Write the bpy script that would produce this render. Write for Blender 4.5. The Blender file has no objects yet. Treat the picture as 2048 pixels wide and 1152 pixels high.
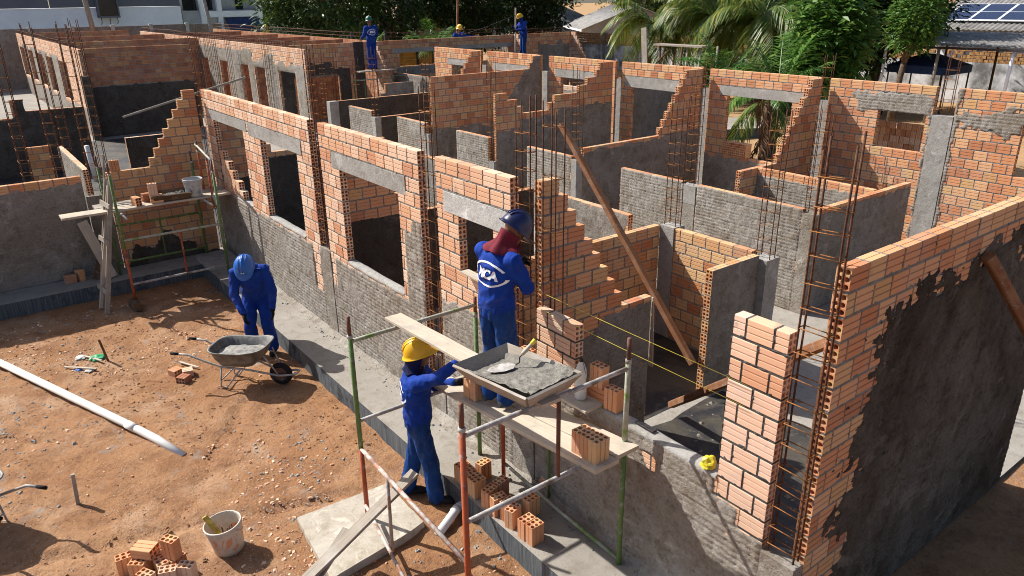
import bpy, bmesh, math, random
from mathutils import Vector, Matrix, noise, Euler
from mathutils.bvhtree import BVHTree

random.seed(11)
scene = bpy.context.scene
COL = scene.collection
R = math.radians

# ------------------------------------------------------------------ camera
cam_d = bpy.data.cameras.new('camera')
cam_d.sensor_width = 36.0
cam_d.lens = 26.17
cam_d.clip_start = 0.05
cam_d.clip_end = 2000
cam = bpy.data.objects.new('camera', cam_d)
COL.objects.link(cam)
CR = [[0.605233, 0.282875, -0.744093], [0.795949, -0.229832, 0.560039], [-0.012595, -0.931214, -0.364256]]
cam.matrix_world = Matrix(((CR[0][0], -CR[0][1], -CR[0][2], 1.97),
                           (CR[1][0], -CR[1][1], -CR[1][2], -3.758),
                           (CR[2][0], -CR[2][1], -CR[2][2], 4.385),
                           (0, 0, 0, 1)))
scene.camera = cam

# ------------------------------------------------------------------ sky, sun, exposure
SUN_DIR = Vector((0.97, 0.47, -1.0)).normalized()          # the way the light travels
world = bpy.data.worlds.new('World')
scene.world = world
world.use_nodes = True
wn = world.node_tree
sky = wn.nodes.new('ShaderNodeTexSky')
sky.sky_type = 'NISHITA'
sky.sun_disc = False
sky.sun_elevation = math.asin(-SUN_DIR.z)
sky.sun_rotation = math.atan2(-SUN_DIR.x, -SUN_DIR.y)
sky.dust_density = 2.0
sky.air_density = 0.8
sky.ozone_density = 0.3
bg = wn.nodes['Background']
bg.inputs['Strength'].default_value = 0.10
wn.links.new(sky.outputs['Color'], bg.inputs['Color'])
sun_d = bpy.data.lights.new('sun', 'SUN')
sun_d.energy = 5.0
sun_d.angle = R(0.55)
sun_d.color = (1.0, 0.965, 0.91)
sun = bpy.data.objects.new('sun', sun_d)
COL.objects.link(sun)
sun.rotation_euler = SUN_DIR.to_track_quat('-Z', 'Y').to_euler()
sun.location = (-10, -6, 12)
scene.view_settings.view_transform = 'Standard'
scene.view_settings.look = 'None'
scene.view_settings.gamma = 1.0
scene.view_settings.exposure = 0.6
scene.view_settings.use_curve_mapping = False
scene.render.engine = 'CYCLES'
scene.cycles.use_denoising = True
scene.cycles.filter_width = 1.0
scene.cycles.max_bounces = 8
scene.cycles.diffuse_bounces = 6

# ------------------------------------------------------------------ materials
MATS = {}

class NT:
    def __init__(self, name, rough=0.9, spec=0.25):
        self.m = bpy.data.materials.new(name)
        self.m.use_nodes = True
        self.t = self.m.node_tree
        self.b = self.t.nodes['Principled BSDF']
        self.b.inputs['Roughness'].default_value = rough
        self.b.inputs['Specular IOR Level'].default_value = spec
        MATS[name] = self.m
    def n(self, typ, **kw):
        x = self.t.nodes.new('ShaderNode' + typ)
        for k, v in kw.items():
            if k in x.inputs.keys() and not hasattr(x, k):
                x.inputs[k].default_value = v
            else:
                setattr(x, k, v)
        return x
    def l(self, a, b):
        self.t.links.new(a, b)
    def coords(self, kind='Object'):
        return self.n('TexCoord').outputs[kind]
    def noise(self, scale, detail=4, rough=0.55, vec=None, dist=0.0):
        x = self.n('TexNoise')
        x.inputs['Scale'].default_value = scale
        x.inputs['Detail'].default_value = detail
        x.inputs['Roughness'].default_value = rough
        x.inputs['Distortion'].default_value = dist
        if vec is not None:
            self.l(vec, x.inputs['Vector'])
        return x.outputs['Fac']
    def ramp(self, fac, stops, interp='LINEAR'):
        x = self.n('ValToRGB')
        e = x.color_ramp.elements
        x.color_ramp.interpolation = interp
        while len(e) < len(stops):
            e.new(0.5)
        for i, (p, c) in enumerate(stops):
            e[i].position = p
            e[i].color = (c[0], c[1], c[2], 1) if len(c) == 3 else c
        self.l(fac, x.inputs['Fac'])
        return x.outputs['Color']
    def mix(self, fac, a, b, mode='MIX'):
        x = self.n('Mix', data_type='RGBA', blend_type=mode)
        if isinstance(fac, (int, float)):
            x.inputs[0].default_value = fac
        else:
            self.l(fac, x.inputs[0])
        for s, v in ((6, a), (7, b)):
            if isinstance(v, tuple):
                x.inputs[s].default_value = (v[0], v[1], v[2], 1)
            else:
                self.l(v, x.inputs[s])
        return x.outputs[2]
    def math(self, op, a, b=None):
        x = self.n('Math', operation=op)
        for s, v in ((0, a), (1, b)):
            if v is None:
                continue
            if isinstance(v, (int, float)):
                x.inputs[s].default_value = v
            else:
                self.l(v, x.inputs[s])
        return x.outputs[0]
    def color(self, c):
        if isinstance(c, tuple):
            self.b.inputs['Base Color'].default_value = (c[0], c[1], c[2], 1)
        else:
            self.l(c, self.b.inputs['Base Color'])
    def bump(self, h, strength=0.5, dist=0.01):
        x = self.n('Bump')
        x.inputs['Strength'].default_value = strength
        x.inputs['Distance'].default_value = dist
        self.l(h, x.inputs['Height'])
        self.l(x.outputs['Normal'], self.b.inputs['Normal'])
    def rnd(self):
        o = self.n('ObjectInfo').outputs['Random']
        g = self.n('NewGeometry').outputs['Random Per Island']
        return self.math('FRACT', self.math('ADD', o, g))

def brick_mat(name, stops, dirt=0.25):
    t = NT(name, 0.92, 0.15)
    r = t.rnd()
    base = t.ramp(r, stops)
    v = t.n('Vector' + 'Math', operation='ADD')
    t.l(t.coords('Object'), v.inputs[0])
    cmb = t.n('CombineXYZ')
    r50 = t.math('MULTIPLY', r, 50.0)
    t.l(r50, cmb.inputs[0]); t.l(r50, cmb.inputs[2])
    t.l(cmb.outputs[0], v.inputs[1])
    n1 = t.noise(9, 4, 0.6, v.outputs[0])
    c = t.mix(t.math('MULTIPLY', n1, 0.6), base, t.mix(0.55, base, (0.62, 0.42, 0.28)))
    n2 = t.noise(30, 4, 0.7, v.outputs[0])
    smear = t.ramp(n2, [(0.60, (0, 0, 0)), (0.72, (1, 1, 1))])
    c = t.mix(t.math('MULTIPLY', smear, dirt), c, (0.36, 0.33, 0.30))
    n3 = t.noise(4.5, 2, 0.5, v.outputs[0])
    sc = t.ramp(n3, [(0.66, (0, 0, 0)), (0.74, (1, 1, 1))])
    c = t.mix(t.math('MULTIPLY', sc, 0.35), c, (0.10, 0.06, 0.045))
    pos = t.n('NewGeometry').outputs['Position']
    hz = t.ramp(t.noise(1.7, 6, 0.72, pos, 0.8), [(0.50, (0, 0, 0)), (0.70, (1, 1, 1))])
    c = t.mix(t.math('MULTIPLY', hz, 0.42), c, (0.44, 0.37, 0.31))
    sp = t.ramp(t.noise(16, 6, 0.8, pos, 0.4), [(0.60, (0, 0, 0)), (0.66, (1, 1, 1))])
    c = t.mix(t.math('MULTIPLY', sp, 0.5), c, (0.30, 0.28, 0.26))
    t.color(c)
    t.bump(t.noise(90, 3, 0.6, v.outputs[0]), 0.35, 0.004)
    return t.m

brick_mat('brick_orange', [(0.0, (0.40, 0.13, 0.05)), (0.15, (0.56, 0.21, 0.085)), (0.45, (0.64, 0.29, 0.13)), (0.7, (0.67, 0.37, 0.19)), (0.9, (0.60, 0.36, 0.15)), (1.0, (0.44, 0.15, 0.06))], 0.4)
brick_mat('brick_peach', [(0.0, (0.52, 0.21, 0.10)), (0.12, (0.64, 0.34, 0.19)), (0.45, (0.71, 0.45, 0.30)), (0.75, (0.74, 0.53, 0.38)), (0.9, (0.67, 0.38, 0.22)), (1.0, (0.50, 0.19, 0.09))], 0.45)
brick_mat('brick_yellow', [(0.0, (0.42, 0.14, 0.05)), (0.2, (0.54, 0.25, 0.10)), (0.5, (0.61, 0.35, 0.16)), (0.8, (0.64, 0.41, 0.20)), (0.92, (0.56, 0.25, 0.10)), (1.0, (0.44, 0.15, 0.055))], 0.35)
brick_mat('brick_pale', [(0.0, (0.60, 0.28, 0.14)), (0.15, (0.72, 0.46, 0.33)), (0.6, (0.75, 0.52, 0.40)), (0.85, (0.72, 0.44, 0.28)), (1.0, (0.52, 0.19, 0.08))], 0.25)
brick_mat('brick_red', [(0.0, (0.25, 0.075, 0.04)), (0.3, (0.36, 0.12, 0.055)), (0.6, (0.44, 0.17, 0.07)), (0.85, (0.46, 0.25, 0.10)), (1.0, (0.32, 0.10, 0.045))], 0.35)

def coat_mat(name, c0, c1, c2, scale=1.0, rough=1.0):
    t = NT(name, 0.95, 0.1)
    co = t.n('NewGeometry').outputs['Position']
    big = t.noise(0.9 * scale, 6, 0.68, co, 0.6)
    mid = t.noise(5 * scale, 6, 0.75, co, 0.3)
    fine = t.noise(34, 5, 0.8, co)
    c = t.mix(t.ramp(big, [(0.38, (0, 0, 0)), (0.62, (1, 1, 1))]), c0, c1)
    c = t.mix(t.math('MULTIPLY', t.ramp(mid, [(0.48, (0, 0, 0)), (0.66, (1, 1, 1))]), 0.75), c, c2)
    pt = t.noise(2.6 * scale, 6, 0.75, co, 0.9)
    c = t.mix(t.math('MULTIPLY', t.ramp(pt, [(0.56, (0, 0, 0)), (0.66, (1, 1, 1))]), 0.6), c, tuple(min(1.0, 1.5 * x) for x in c1))
    pit = t.ramp(fine, [(0.36, (1, 1, 1)), (0.46, (0, 0, 0))])
    c = t.mix(t.math('MULTIPLY', pit, 0.6 * rough), c, tuple(0.30 * x for x in c0))
    lit = t.ramp(fine, [(0.58, (0, 0, 0)), (0.68, (1, 1, 1))])
    c = t.mix(t.math('MULTIPLY', lit, 0.30 * rough), c, tuple(min(1.0, 1.6 * x) for x in c1))
    t.color(c)
    h = t.math('ADD', t.math('MULTIPLY', fine, 0.7), mid)
    t.bump(h, 0.9 * rough, 0.022)
    return t.m

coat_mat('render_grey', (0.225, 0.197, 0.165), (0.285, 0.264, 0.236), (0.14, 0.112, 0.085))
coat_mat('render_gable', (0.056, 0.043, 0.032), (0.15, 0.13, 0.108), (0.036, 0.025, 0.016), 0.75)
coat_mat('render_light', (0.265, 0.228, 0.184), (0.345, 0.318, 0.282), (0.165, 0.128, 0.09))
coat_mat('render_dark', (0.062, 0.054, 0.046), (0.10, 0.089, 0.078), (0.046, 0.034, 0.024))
coat_mat('mortar', (0.205, 0.192, 0.176), (0.28, 0.268, 0.25), (0.145, 0.132, 0.118), 3, 0.8)
coat_mat('mortar_dark', (0.075, 0.07, 0.065), (0.11, 0.105, 0.098), (0.05, 0.046, 0.042), 3, 0.8)
coat_mat('concrete_tan', (0.40, 0.355, 0.285), (0.47, 0.43, 0.36), (0.30, 0.25, 0.19), 1.5, 0.4)
coat_mat('concrete', (0.30, 0.285, 0.26), (0.37, 0.355, 0.325), (0.23, 0.205, 0.175), 1.5, 0.45)
coat_mat('concrete_pale', (0.44, 0.43, 0.40), (0.52, 0.51, 0.485), (0.34, 0.32, 0.29), 2, 0.45)
coat_mat('mud_mortar', (0.19, 0.175, 0.15), (0.25, 0.235, 0.205), (0.13, 0.115, 0.095), 4, 0.8)

def simple(name, col, rough=0.6, spec=0.4, var=0.15, scale=12, metal=0.0, bump=0.0, col2=None, bscale=60):
    t = NT(name, rough, spec)
    t.b.inputs['Metallic'].default_value = metal
    co = t.coords('Object')
    f = t.noise(scale, 5, 0.65, co)
    if col2 is None:
        col2 = tuple(max(0, c * (1 - 2.2 * var)) for c in col)
    t.color(t.mix(t.ramp(f, [(0.38, (0, 0, 0)), (0.62, (1, 1, 1))]), col, col2))
    if bump:
        t.bump(t.noise(bscale, 4, 0.7, co), bump, 0.006)
    return t

simple('rebar_rust', (0.135, 0.055, 0.028), 0.85, 0.3, 0.3, 25, bump=0.3)
simple('rebar_orange', (0.30, 0.125, 0.03), 0.85, 0.3, 0.3, 25, bump=0.3, col2=(0.16, 0.06, 0.02))
simple('steel_dark', (0.06, 0.05, 0.05), 0.6, 0.4, 0.3, 25, metal=0.3)

def pipe_mat(name, paint, chip, amount=0.5, rust=(0.12, 0.05, 0.03)):
    t = NT(name, 0.65, 0.35)
    co = t.coords('Object')
    f = t.noise(14, 6, 0.75, co)
    g = t.noise(5, 4, 0.6, co)
    c = t.mix(t.ramp(f, [(amount - 0.04, (0, 0, 0)), (amount + 0.06, (1, 1, 1))]), paint, chip)
    c = t.mix(t.ramp(g, [(0.55, (0, 0, 0)), (0.66, (1, 1, 1))]), c, rust)
    t.color(c)
    t.bump(f, 0.5, 0.004)
pipe_mat('tube_orange', (0.40, 0.085, 0.028), (0.33, 0.27, 0.23), 0.60, (0.16, 0.05, 0.03))
pipe_mat('tube_worn', (0.34, 0.15, 0.085), (0.42, 0.38, 0.345), 0.46, (0.20, 0.12, 0.09))
pipe_mat('tube_green', (0.11, 0.19, 0.05), (0.30, 0.31, 0.24), 0.58, (0.12, 0.11, 0.05))
pipe_mat('tube_grey', (0.30, 0.275, 0.25), (0.44, 0.42, 0.39), 0.5, (0.15, 0.11, 0.08))
pipe_mat('tube_rusty', (0.15, 0.06, 0.035), (0.24, 0.17, 0.13), 0.6, (0.07, 0.035, 0.025))
pipe_mat('tube_mossy', (0.33, 0.33, 0.25), (0.45, 0.44, 0.39), 0.55, (0.16, 0.24, 0.06))

def wood_mat(name, a, b, c, scale=1.0):
    t = NT(name, 0.85, 0.2)
    co = t.coords('Object')
    mp = t.n('Mapping')
    mp.inputs['Scale'].default_value = (1.2, 22, 22)
    t.l(co, mp.inputs['Vector'])
    g = t.noise(3.0 * scale, 6, 0.65, mp.outputs[0], 0.6)
    n = t.noise(4, 4, 0.6, co)
    col = t.mix(t.ramp(g, [(0.35, (0, 0, 0)), (0.65, (1, 1, 1))]), a, b)
    col = t.mix(t.ramp(n, [(0.5, (0, 0, 0)), (0.72, (0.8, 0.8, 0.8))]), col, c)
    sp = t.ramp(t.noise(13, 6, 0.8, co, 0.5), [(0.58, (0, 0, 0)), (0.64, (1, 1, 1))])
    col = t.mix(t.math('MULTIPLY', sp, 0.55), col, (0.30, 0.285, 0.265))
    t.color(col)
    t.bump(g, 0.35, 0.004)
wood_mat('wood_pale', (0.52, 0.45, 0.355), (0.43, 0.36, 0.27), (0.33, 0.295, 0.255))
wood_mat('wood_grey', (0.36, 0.31, 0.25), (0.25, 0.21, 0.165), (0.42, 0.39, 0.35))
wood_mat('wood_brown', (0.25, 0.115, 0.055), (0.17, 0.072, 0.033), (0.31, 0.17, 0.095))
wood_mat('wood_dark', (0.13, 0.075, 0.04), (0.08, 0.048, 0.028), (0.17, 0.12, 0.08))

def ground_mat():
    t = NT('dirt', 0.97, 0.08)
    co = t.coords('Object')
    big = t.noise(0.55, 6, 0.6, co, 0.5)
    mid = t.noise(3.2, 6, 0.7, co, 0.3)
    fine = t.noise(26, 5, 0.75, co)
    c = t.mix(t.ramp(big, [(0.38, (0, 0, 0)), (0.62, (1, 1, 1))]), (0.295, 0.150, 0.072), (0.36, 0.205, 0.11))
    pale = t.noise(0.9, 4, 0.55, co, 0.9)
    c = t.mix(t.math('MULTIPLY', t.ramp(pale, [(0.52, (0, 0, 0)), (0.68, (1, 1, 1))]), 0.8), c, (0.43, 0.28, 0.175))
    c = t.mix(t.math('MULTIPLY', t.ramp(mid, [(0.46, (0, 0, 0)), (0.66, (1, 1, 1))]), 0.75), c, (0.19, 0.09, 0.046))
    c = t.mix(t.math('MULTIPLY', t.ramp(fine, [(0.52, (0, 0, 0)), (0.7, (1, 1, 1))]), 0.65), c, (0.11, 0.052, 0.028))
    gr2 = t.noise(2.1, 6, 0.72, co, 1.0)
    c = t.mix(t.math('MULTIPLY', t.ramp(gr2, [(0.59, (0, 0, 0)), (0.69, (1, 1, 1))]), 0.75), c, (0.27, 0.24, 0.21))
    spk = t.n('TexVoronoi'); spk.inputs['Scale'].default_value = 42.0; t.l(co, spk.inputs['Vector'])
    sm = t.math('MULTIPLY', t.math('LESS_THAN', spk.outputs['Distance'], 0.30), t.ramp(t.noise(1.7, 4, 0.6, co), [(0.48, (0, 0, 0)), (0.6, (1, 1, 1))]))
    sc2 = t.n('SeparateColor'); t.l(spk.outputs['Color'], sc2.inputs[0])
    c = t.mix(t.math('MULTIPLY', sm, 0.7), c, t.ramp(sc2.outputs[0], [(0.0, (0.16, 0.075, 0.04)), (0.45, (0.36, 0.19, 0.11)), (0.7, (0.30, 0.27, 0.24)), (1.0, (0.46, 0.33, 0.24))]))
    # far sand behind the rooms
    sep = t.n('SeparateXYZ')
    t.l(co, sep.inputs[0])
    sand = t.n('MapRange')
    sand.inputs['From Min'].default_value = 7.0
    sand.inputs['From Max'].default_value = 11.0
    t.l(sep.outputs[1], sand.inputs['Value'])
    c = t.mix(t.math('MULTIPLY', sand.outputs[0], 0.6), c, (0.44, 0.29, 0.15))
    t.color(c)
    h = t.math('ADD', t.math('MULTIPLY', fine, 0.5), mid)
    t.bump(h, 1.0, 0.035)
ground_mat()

def slab_side():
    t = NT('plinth_side', 0.8, 0.3)
    co = t.coords('Object')
    mp = t.n('Mapping')
    mp.inputs['Scale'].default_value = (16, 16, 0.8)
    t.l(co, mp.inputs['Vector'])
    s = t.noise(3, 5, 0.7, mp.outputs[0])
    n = t.noise(3, 5, 0.7, co)
    c = t.mix(t.ramp(s, [(0.38, (0, 0, 0)), (0.64, (1, 1, 1))]), (0.05, 0.06, 0.07), (0.13, 0.14, 0.145))
    c = t.mix(t.ramp(n, [(0.56, (0, 0, 0)), (0.68, (1, 1, 1))]), c, (0.03, 0.034, 0.04))
    t.color(c)
    t.bump(n, 0.3, 0.01)
slab_side()

def floor_mat():
    t = NT('floor_concrete', 0.9, 0.15)
    co = t.coords('Object')
    a = t.noise(0.9, 6, 0.65, co, 0.4)
    m = t.noise(6, 6, 0.7, co)
    f = t.noise(45, 4, 0.7, co)
    c = t.mix(t.ramp(a, [(0.35, (0, 0, 0)), (0.65, (1, 1, 1))]), (0.26, 0.236, 0.20), (0.335, 0.31, 0.272))
    c = t.mix(t.math('MULTIPLY', t.ramp(m, [(0.5, (0, 0, 0)), (0.68, (1, 1, 1))]), 0.6), c, (0.185, 0.155, 0.12))
    c = t.mix(t.math('MULTIPLY', t.ramp(f, [(0.36, (1, 1, 1)), (0.45, (0, 0, 0))]), 0.4), c, (0.15, 0.13, 0.11))
    t.color(c)
    t.bump(t.math('ADD', m, t.math('MULTIPLY', f, 0.5)), 0.6, 0.012)
floor_mat()

def damp_shade_mat():
    t = NT('floor_damp_shade', 0.55, 0.4)  # wet floor indoors, also the shade painted over the left wing floor
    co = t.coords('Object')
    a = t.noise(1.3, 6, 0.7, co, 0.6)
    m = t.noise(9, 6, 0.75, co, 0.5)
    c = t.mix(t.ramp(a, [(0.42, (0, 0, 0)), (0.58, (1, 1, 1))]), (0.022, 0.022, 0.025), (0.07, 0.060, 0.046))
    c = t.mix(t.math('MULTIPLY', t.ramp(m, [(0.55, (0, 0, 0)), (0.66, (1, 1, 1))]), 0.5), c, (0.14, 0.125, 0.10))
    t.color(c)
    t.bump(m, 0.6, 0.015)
damp_shade_mat()

# ------------------------------------------------------------------ helpers
def link(o):
    COL.objects.link(o)
    return o

def mk(name, me, mat=None, parent=None, loc=None, rot=None, scale=None):
    o = bpy.data.objects.new(name, me)
    COL.objects.link(o)
    if mat is not None and me is not None and len(me.materials) == 0:
        me.materials.append(MATS[mat])
    if parent is not None:
        o.parent = parent
    if loc is not None:
        o.location = loc
    if rot is not None:
        o.rotation_euler = rot
    if scale is not None:
        o.scale = scale
    return o

def tag(o, label=None, cat=None, group=None, kind=None):
    if label: o['label'] = label
    if cat: o['category'] = cat
    if group: o['group'] = group
    if kind: o['kind'] = kind
    return o

def thing(name, label, cat, loc=(0, 0, 0), rot=(0, 0, 0), group=None):
    o = bpy.data.objects.new(name, None)
    COL.objects.link(o)
    o.empty_display_size = 0.1
    o.location = loc
    o.rotation_euler = rot
    return tag(o, label, cat, group)

class MB:
    """collects shapes into one mesh"""
    def __init__(self):
        self.v = []; self.f = []; self.smooth = False
    def add(self, vs, fs):
        n = len(self.v)
        self.v.extend(vs)
        self.f.extend([tuple(i + n for i in f) for f in fs])
        return self
    def box(self, a, b, j=0.0):
        x0, y0, z0 = a; x1, y1, z1 = b
        vs = [(x0, y0, z0), (x1, y0, z0), (x1, y1, z0), (x0, y1, z0), (x0, y0, z1), (x1, y0, z1), (x1, y1, z1), (x0, y1, z1)]
        if j:
            vs = [(x + random.uniform(-j, j), y + random.uniform(-j, j), z + random.uniform(-j, j)) for x, y, z in vs]
        return self.add(vs, [(0, 3, 2, 1), (4, 5, 6, 7), (0, 1, 5, 4), (1, 2, 6, 5), (2, 3, 7, 6), (3, 0, 4, 7)])
    def obox(self, p, q, w, h, up=(0, 0, 1), bev=0.0):
        """box along p->q, w across, h in the up sense, centred on the line"""
        p = Vector(p); q = Vector(q); d = (q - p).normalized(); u = Vector(up)
        s = d.cross(u).normalized(); u = s.cross(d).normalized()
        vs = []
        for e in (p, q):
            for a, b in ((-1, -1), (1, -1), (1, 1), (-1, 1)):
                vs.append(tuple(e + s * (a * w / 2) + u * (b * h / 2)))
        return self.add(vs, [(0, 1, 2, 3), (7, 6, 5, 4), (0, 4, 5, 1), (1, 5, 6, 2), (2, 6, 7, 3), (3, 7, 4, 0)])
    def tube(self, pts, r, seg=8, caps=True):
        pts = [Vector(p) for p in pts]
        rs = r if isinstance(r, (list, tuple)) else [r] * len(pts)
        n0 = len(self.v)
        prev = None
        for i, p in enumerate(pts):
            if i == 0: d = pts[1] - pts[0]
            elif i == len(pts) - 1: d = pts[-1] - pts[-2]
            else: d = (pts[i + 1] - pts[i]).normalized() + (pts[i] - pts[i - 1]).normalized()
            d = d.normalized()
            if prev is None:
                a = Vector((0, 0, 1)) if abs(d.z) < 0.9 else Vector((1, 0, 0))
                s = d.cross(a).normalized()
            else:
                s = (prev - d * prev.dot(d)).normalized()
            prev = s
            t = d.cross(s)
            for k in range(seg):
                an = 2 * math.pi * k / seg
                self.v.append(tuple(p + (s * math.cos(an) + t * math.sin(an)) * rs[i]))
        for i in range(len(pts) - 1):
            for k in range(seg):
                a = n0 + i * seg + k; b = n0 + i * seg + (k + 1) % seg
                self.f.append((a, b, b + seg, a + seg))
        if caps:
            self.f.append(tuple(n0 + k for k in range(seg - 1, -1, -1)))
            e = n0 + (len(pts) - 1) * seg
            self.f.append(tuple(e + k for k in range(seg)))
        return self
    def lathe(self, prof, seg=24, c=(0, 0, 0)):
        n0 = len(self.v)
        for r, z in prof:
            for k in range(seg):
                an = 2 * math.pi * k / seg
                self.v.append((c[0] + r * math.cos(an), c[1] + r * math.sin(an), c[2] + z))
        for i in range(len(prof) - 1):
            for k in range(seg):
                a = n0 + i * seg + k; b = n0 + i * seg + (k + 1) % seg
                self.f.append((a, b, b + seg, a + seg))
        return self
    def mesh(self, name, smooth=None):
        me = bpy.data.meshes.new(name)
        me.from_pydata(self.v, [], self.f)
        me.update()
        if smooth is None: smooth = self.smooth
        if smooth:
            me.polygons.foreach_set('use_smooth', [True] * len(me.polygons))
        return me
    def build(self, name, mat, parent=None, smooth=None, **kw):
        return mk(name, self.mesh(name, smooth), mat, parent, **kw)

# ------------------------------------------------------------------ bricks
BL, BP, BH, CP, BT = 0.1875, 0.205, 0.137, 0.155, 0.092     # brick length / pitch, height / course pitch, thickness

def brick_profile():
    f = []
    g = 0.0075
    f += [(0.004, 0.0), (0.0, 0.004)]
    for z in (0.047, 0.094):
        f += [(0.0, z - 0.0055), (g, z - 0.003), (g, z + 0.003), (0.0, z + 0.0055)]
    f += [(0.0, BH - 0.004), (0.004, BH), (0.043, BH), (0.046, BH - 0.004), (0.049, BH), (BT, BH), (BT, 0.0)]
    return f

def make_brick_mesh():
    p = brick_profile()
    n = len(p)
    vs = [(0.0, y, z) for y, z in p] + [(BL, y, z) for y, z in p]
    fs = [tuple(range(n)), tuple(range(2 * n - 1, n - 1, -1))]
    for i in range(n):
        j = (i + 1) % n
        fs.append((j, i, i + n, j + n))
    me = bpy.data.meshes.new('brick')
    me.from_pydata(vs, [], fs)
    me.update()
    return me

def make_hollow_mesh(name='hollow_brick', seg=8):
    """2 x 3 holes right through, grooves on both long faces"""
    vs = []; fs = []
    cw = BT / 2; ch = BH / 3
    def ring(x):
        idx = {}
        for cy in range(2):
            for cz in range(3):
                y0 = cy * cw; z0 = cz * ch
                my = y0 + cw / 2; mz = z0 + ch / 2
                outer = [(y0, z0), (my, z0), (y0 + cw, z0), (y0 + cw, mz), (y0 + cw, z0 + ch), (my, z0 + ch), (y0, z0 + ch), (y0, mz)]
                ry = cw / 2 - 0.0055; rz = ch / 2 - 0.0055
                k = 0.72
                inner = [(my - ry * k, mz - rz * k), (my, mz - rz), (my + ry * k, mz - rz * k), (my + ry, mz), (my + ry * k, mz + rz * k), (my, mz + rz), (my - ry * k, mz + rz * k), (my - ry, mz)]
                o0 = len(vs)
                vs.extend([(x, a, b) for a, b in outer])
                i0 = len(vs)
                vs.extend([(x, a, b) for a, b in inner])
                idx[(cy, cz)] = (o0, i0)
        return idx
    A = ring(0.0); B = ring(BL)
    for key in A:
        ao, ai = A[key]; bo, bi = B[key]
        for k in range(8):
            j = (k + 1) % 8
            fs.append((ao + k, ai + k, ai + j, ao + j))
            fs.append((bo + j, bi + j, bi + k, bo + k))
            fs.append((ai + k, bi + k, bi + j, ai + j))
    # outside skin with grooves
    p = brick_profile()
    p = p[:-2] + [(BT - 0.004, BH), (BT, BH - 0.004)]
    g = 0.0045
    for z in (0.094, 0.047):
        p += [(BT, z + 0.004), (BT - g, z + 0.002), (BT - g, z - 0.002), (BT, z - 0.004)]
    p += [(BT, 0.004), (BT - 0.004, 0.0)]
    n = len(p); o = len(vs)
    vs.extend([(0.0, y, z) for y, z in p]); vs.extend([(BL, y, z) for y, z in p])
    for i in range(n):
        j = (i + 1) % n
        fs.append((o + j, o + i, o + i + n, o + j + n))
    me = bpy.data.meshes.new(name)
    me.from_pydata(vs, [], fs)
    me.update()
    return me

_brick = {}
def brick_mesh(kind, mat):
    k = (kind, mat)
    if k not in _brick:
        me = make_brick_mesh() if kind == 'solid' else make_hollow_mesh()
        me.materials.append(MATS[mat])
        _brick[k] = me
    return _brick[k]

def nz(x, y, z=0.0):
    return noise.noise(Vector((x, y, z)))

def put_brick(parent, kind, mat, loc, rot=(0, 0, 0), sx=1.0):
    o = bpy.data.objects.new('brick', brick_mesh(kind, mat))
    COL.objects.link(o)
    o.parent = parent
    o.location = loc
    o.rotation_euler = rot
    if sx != 1.0:
        o.scale = (sx, 1, 1)
    return o

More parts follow.
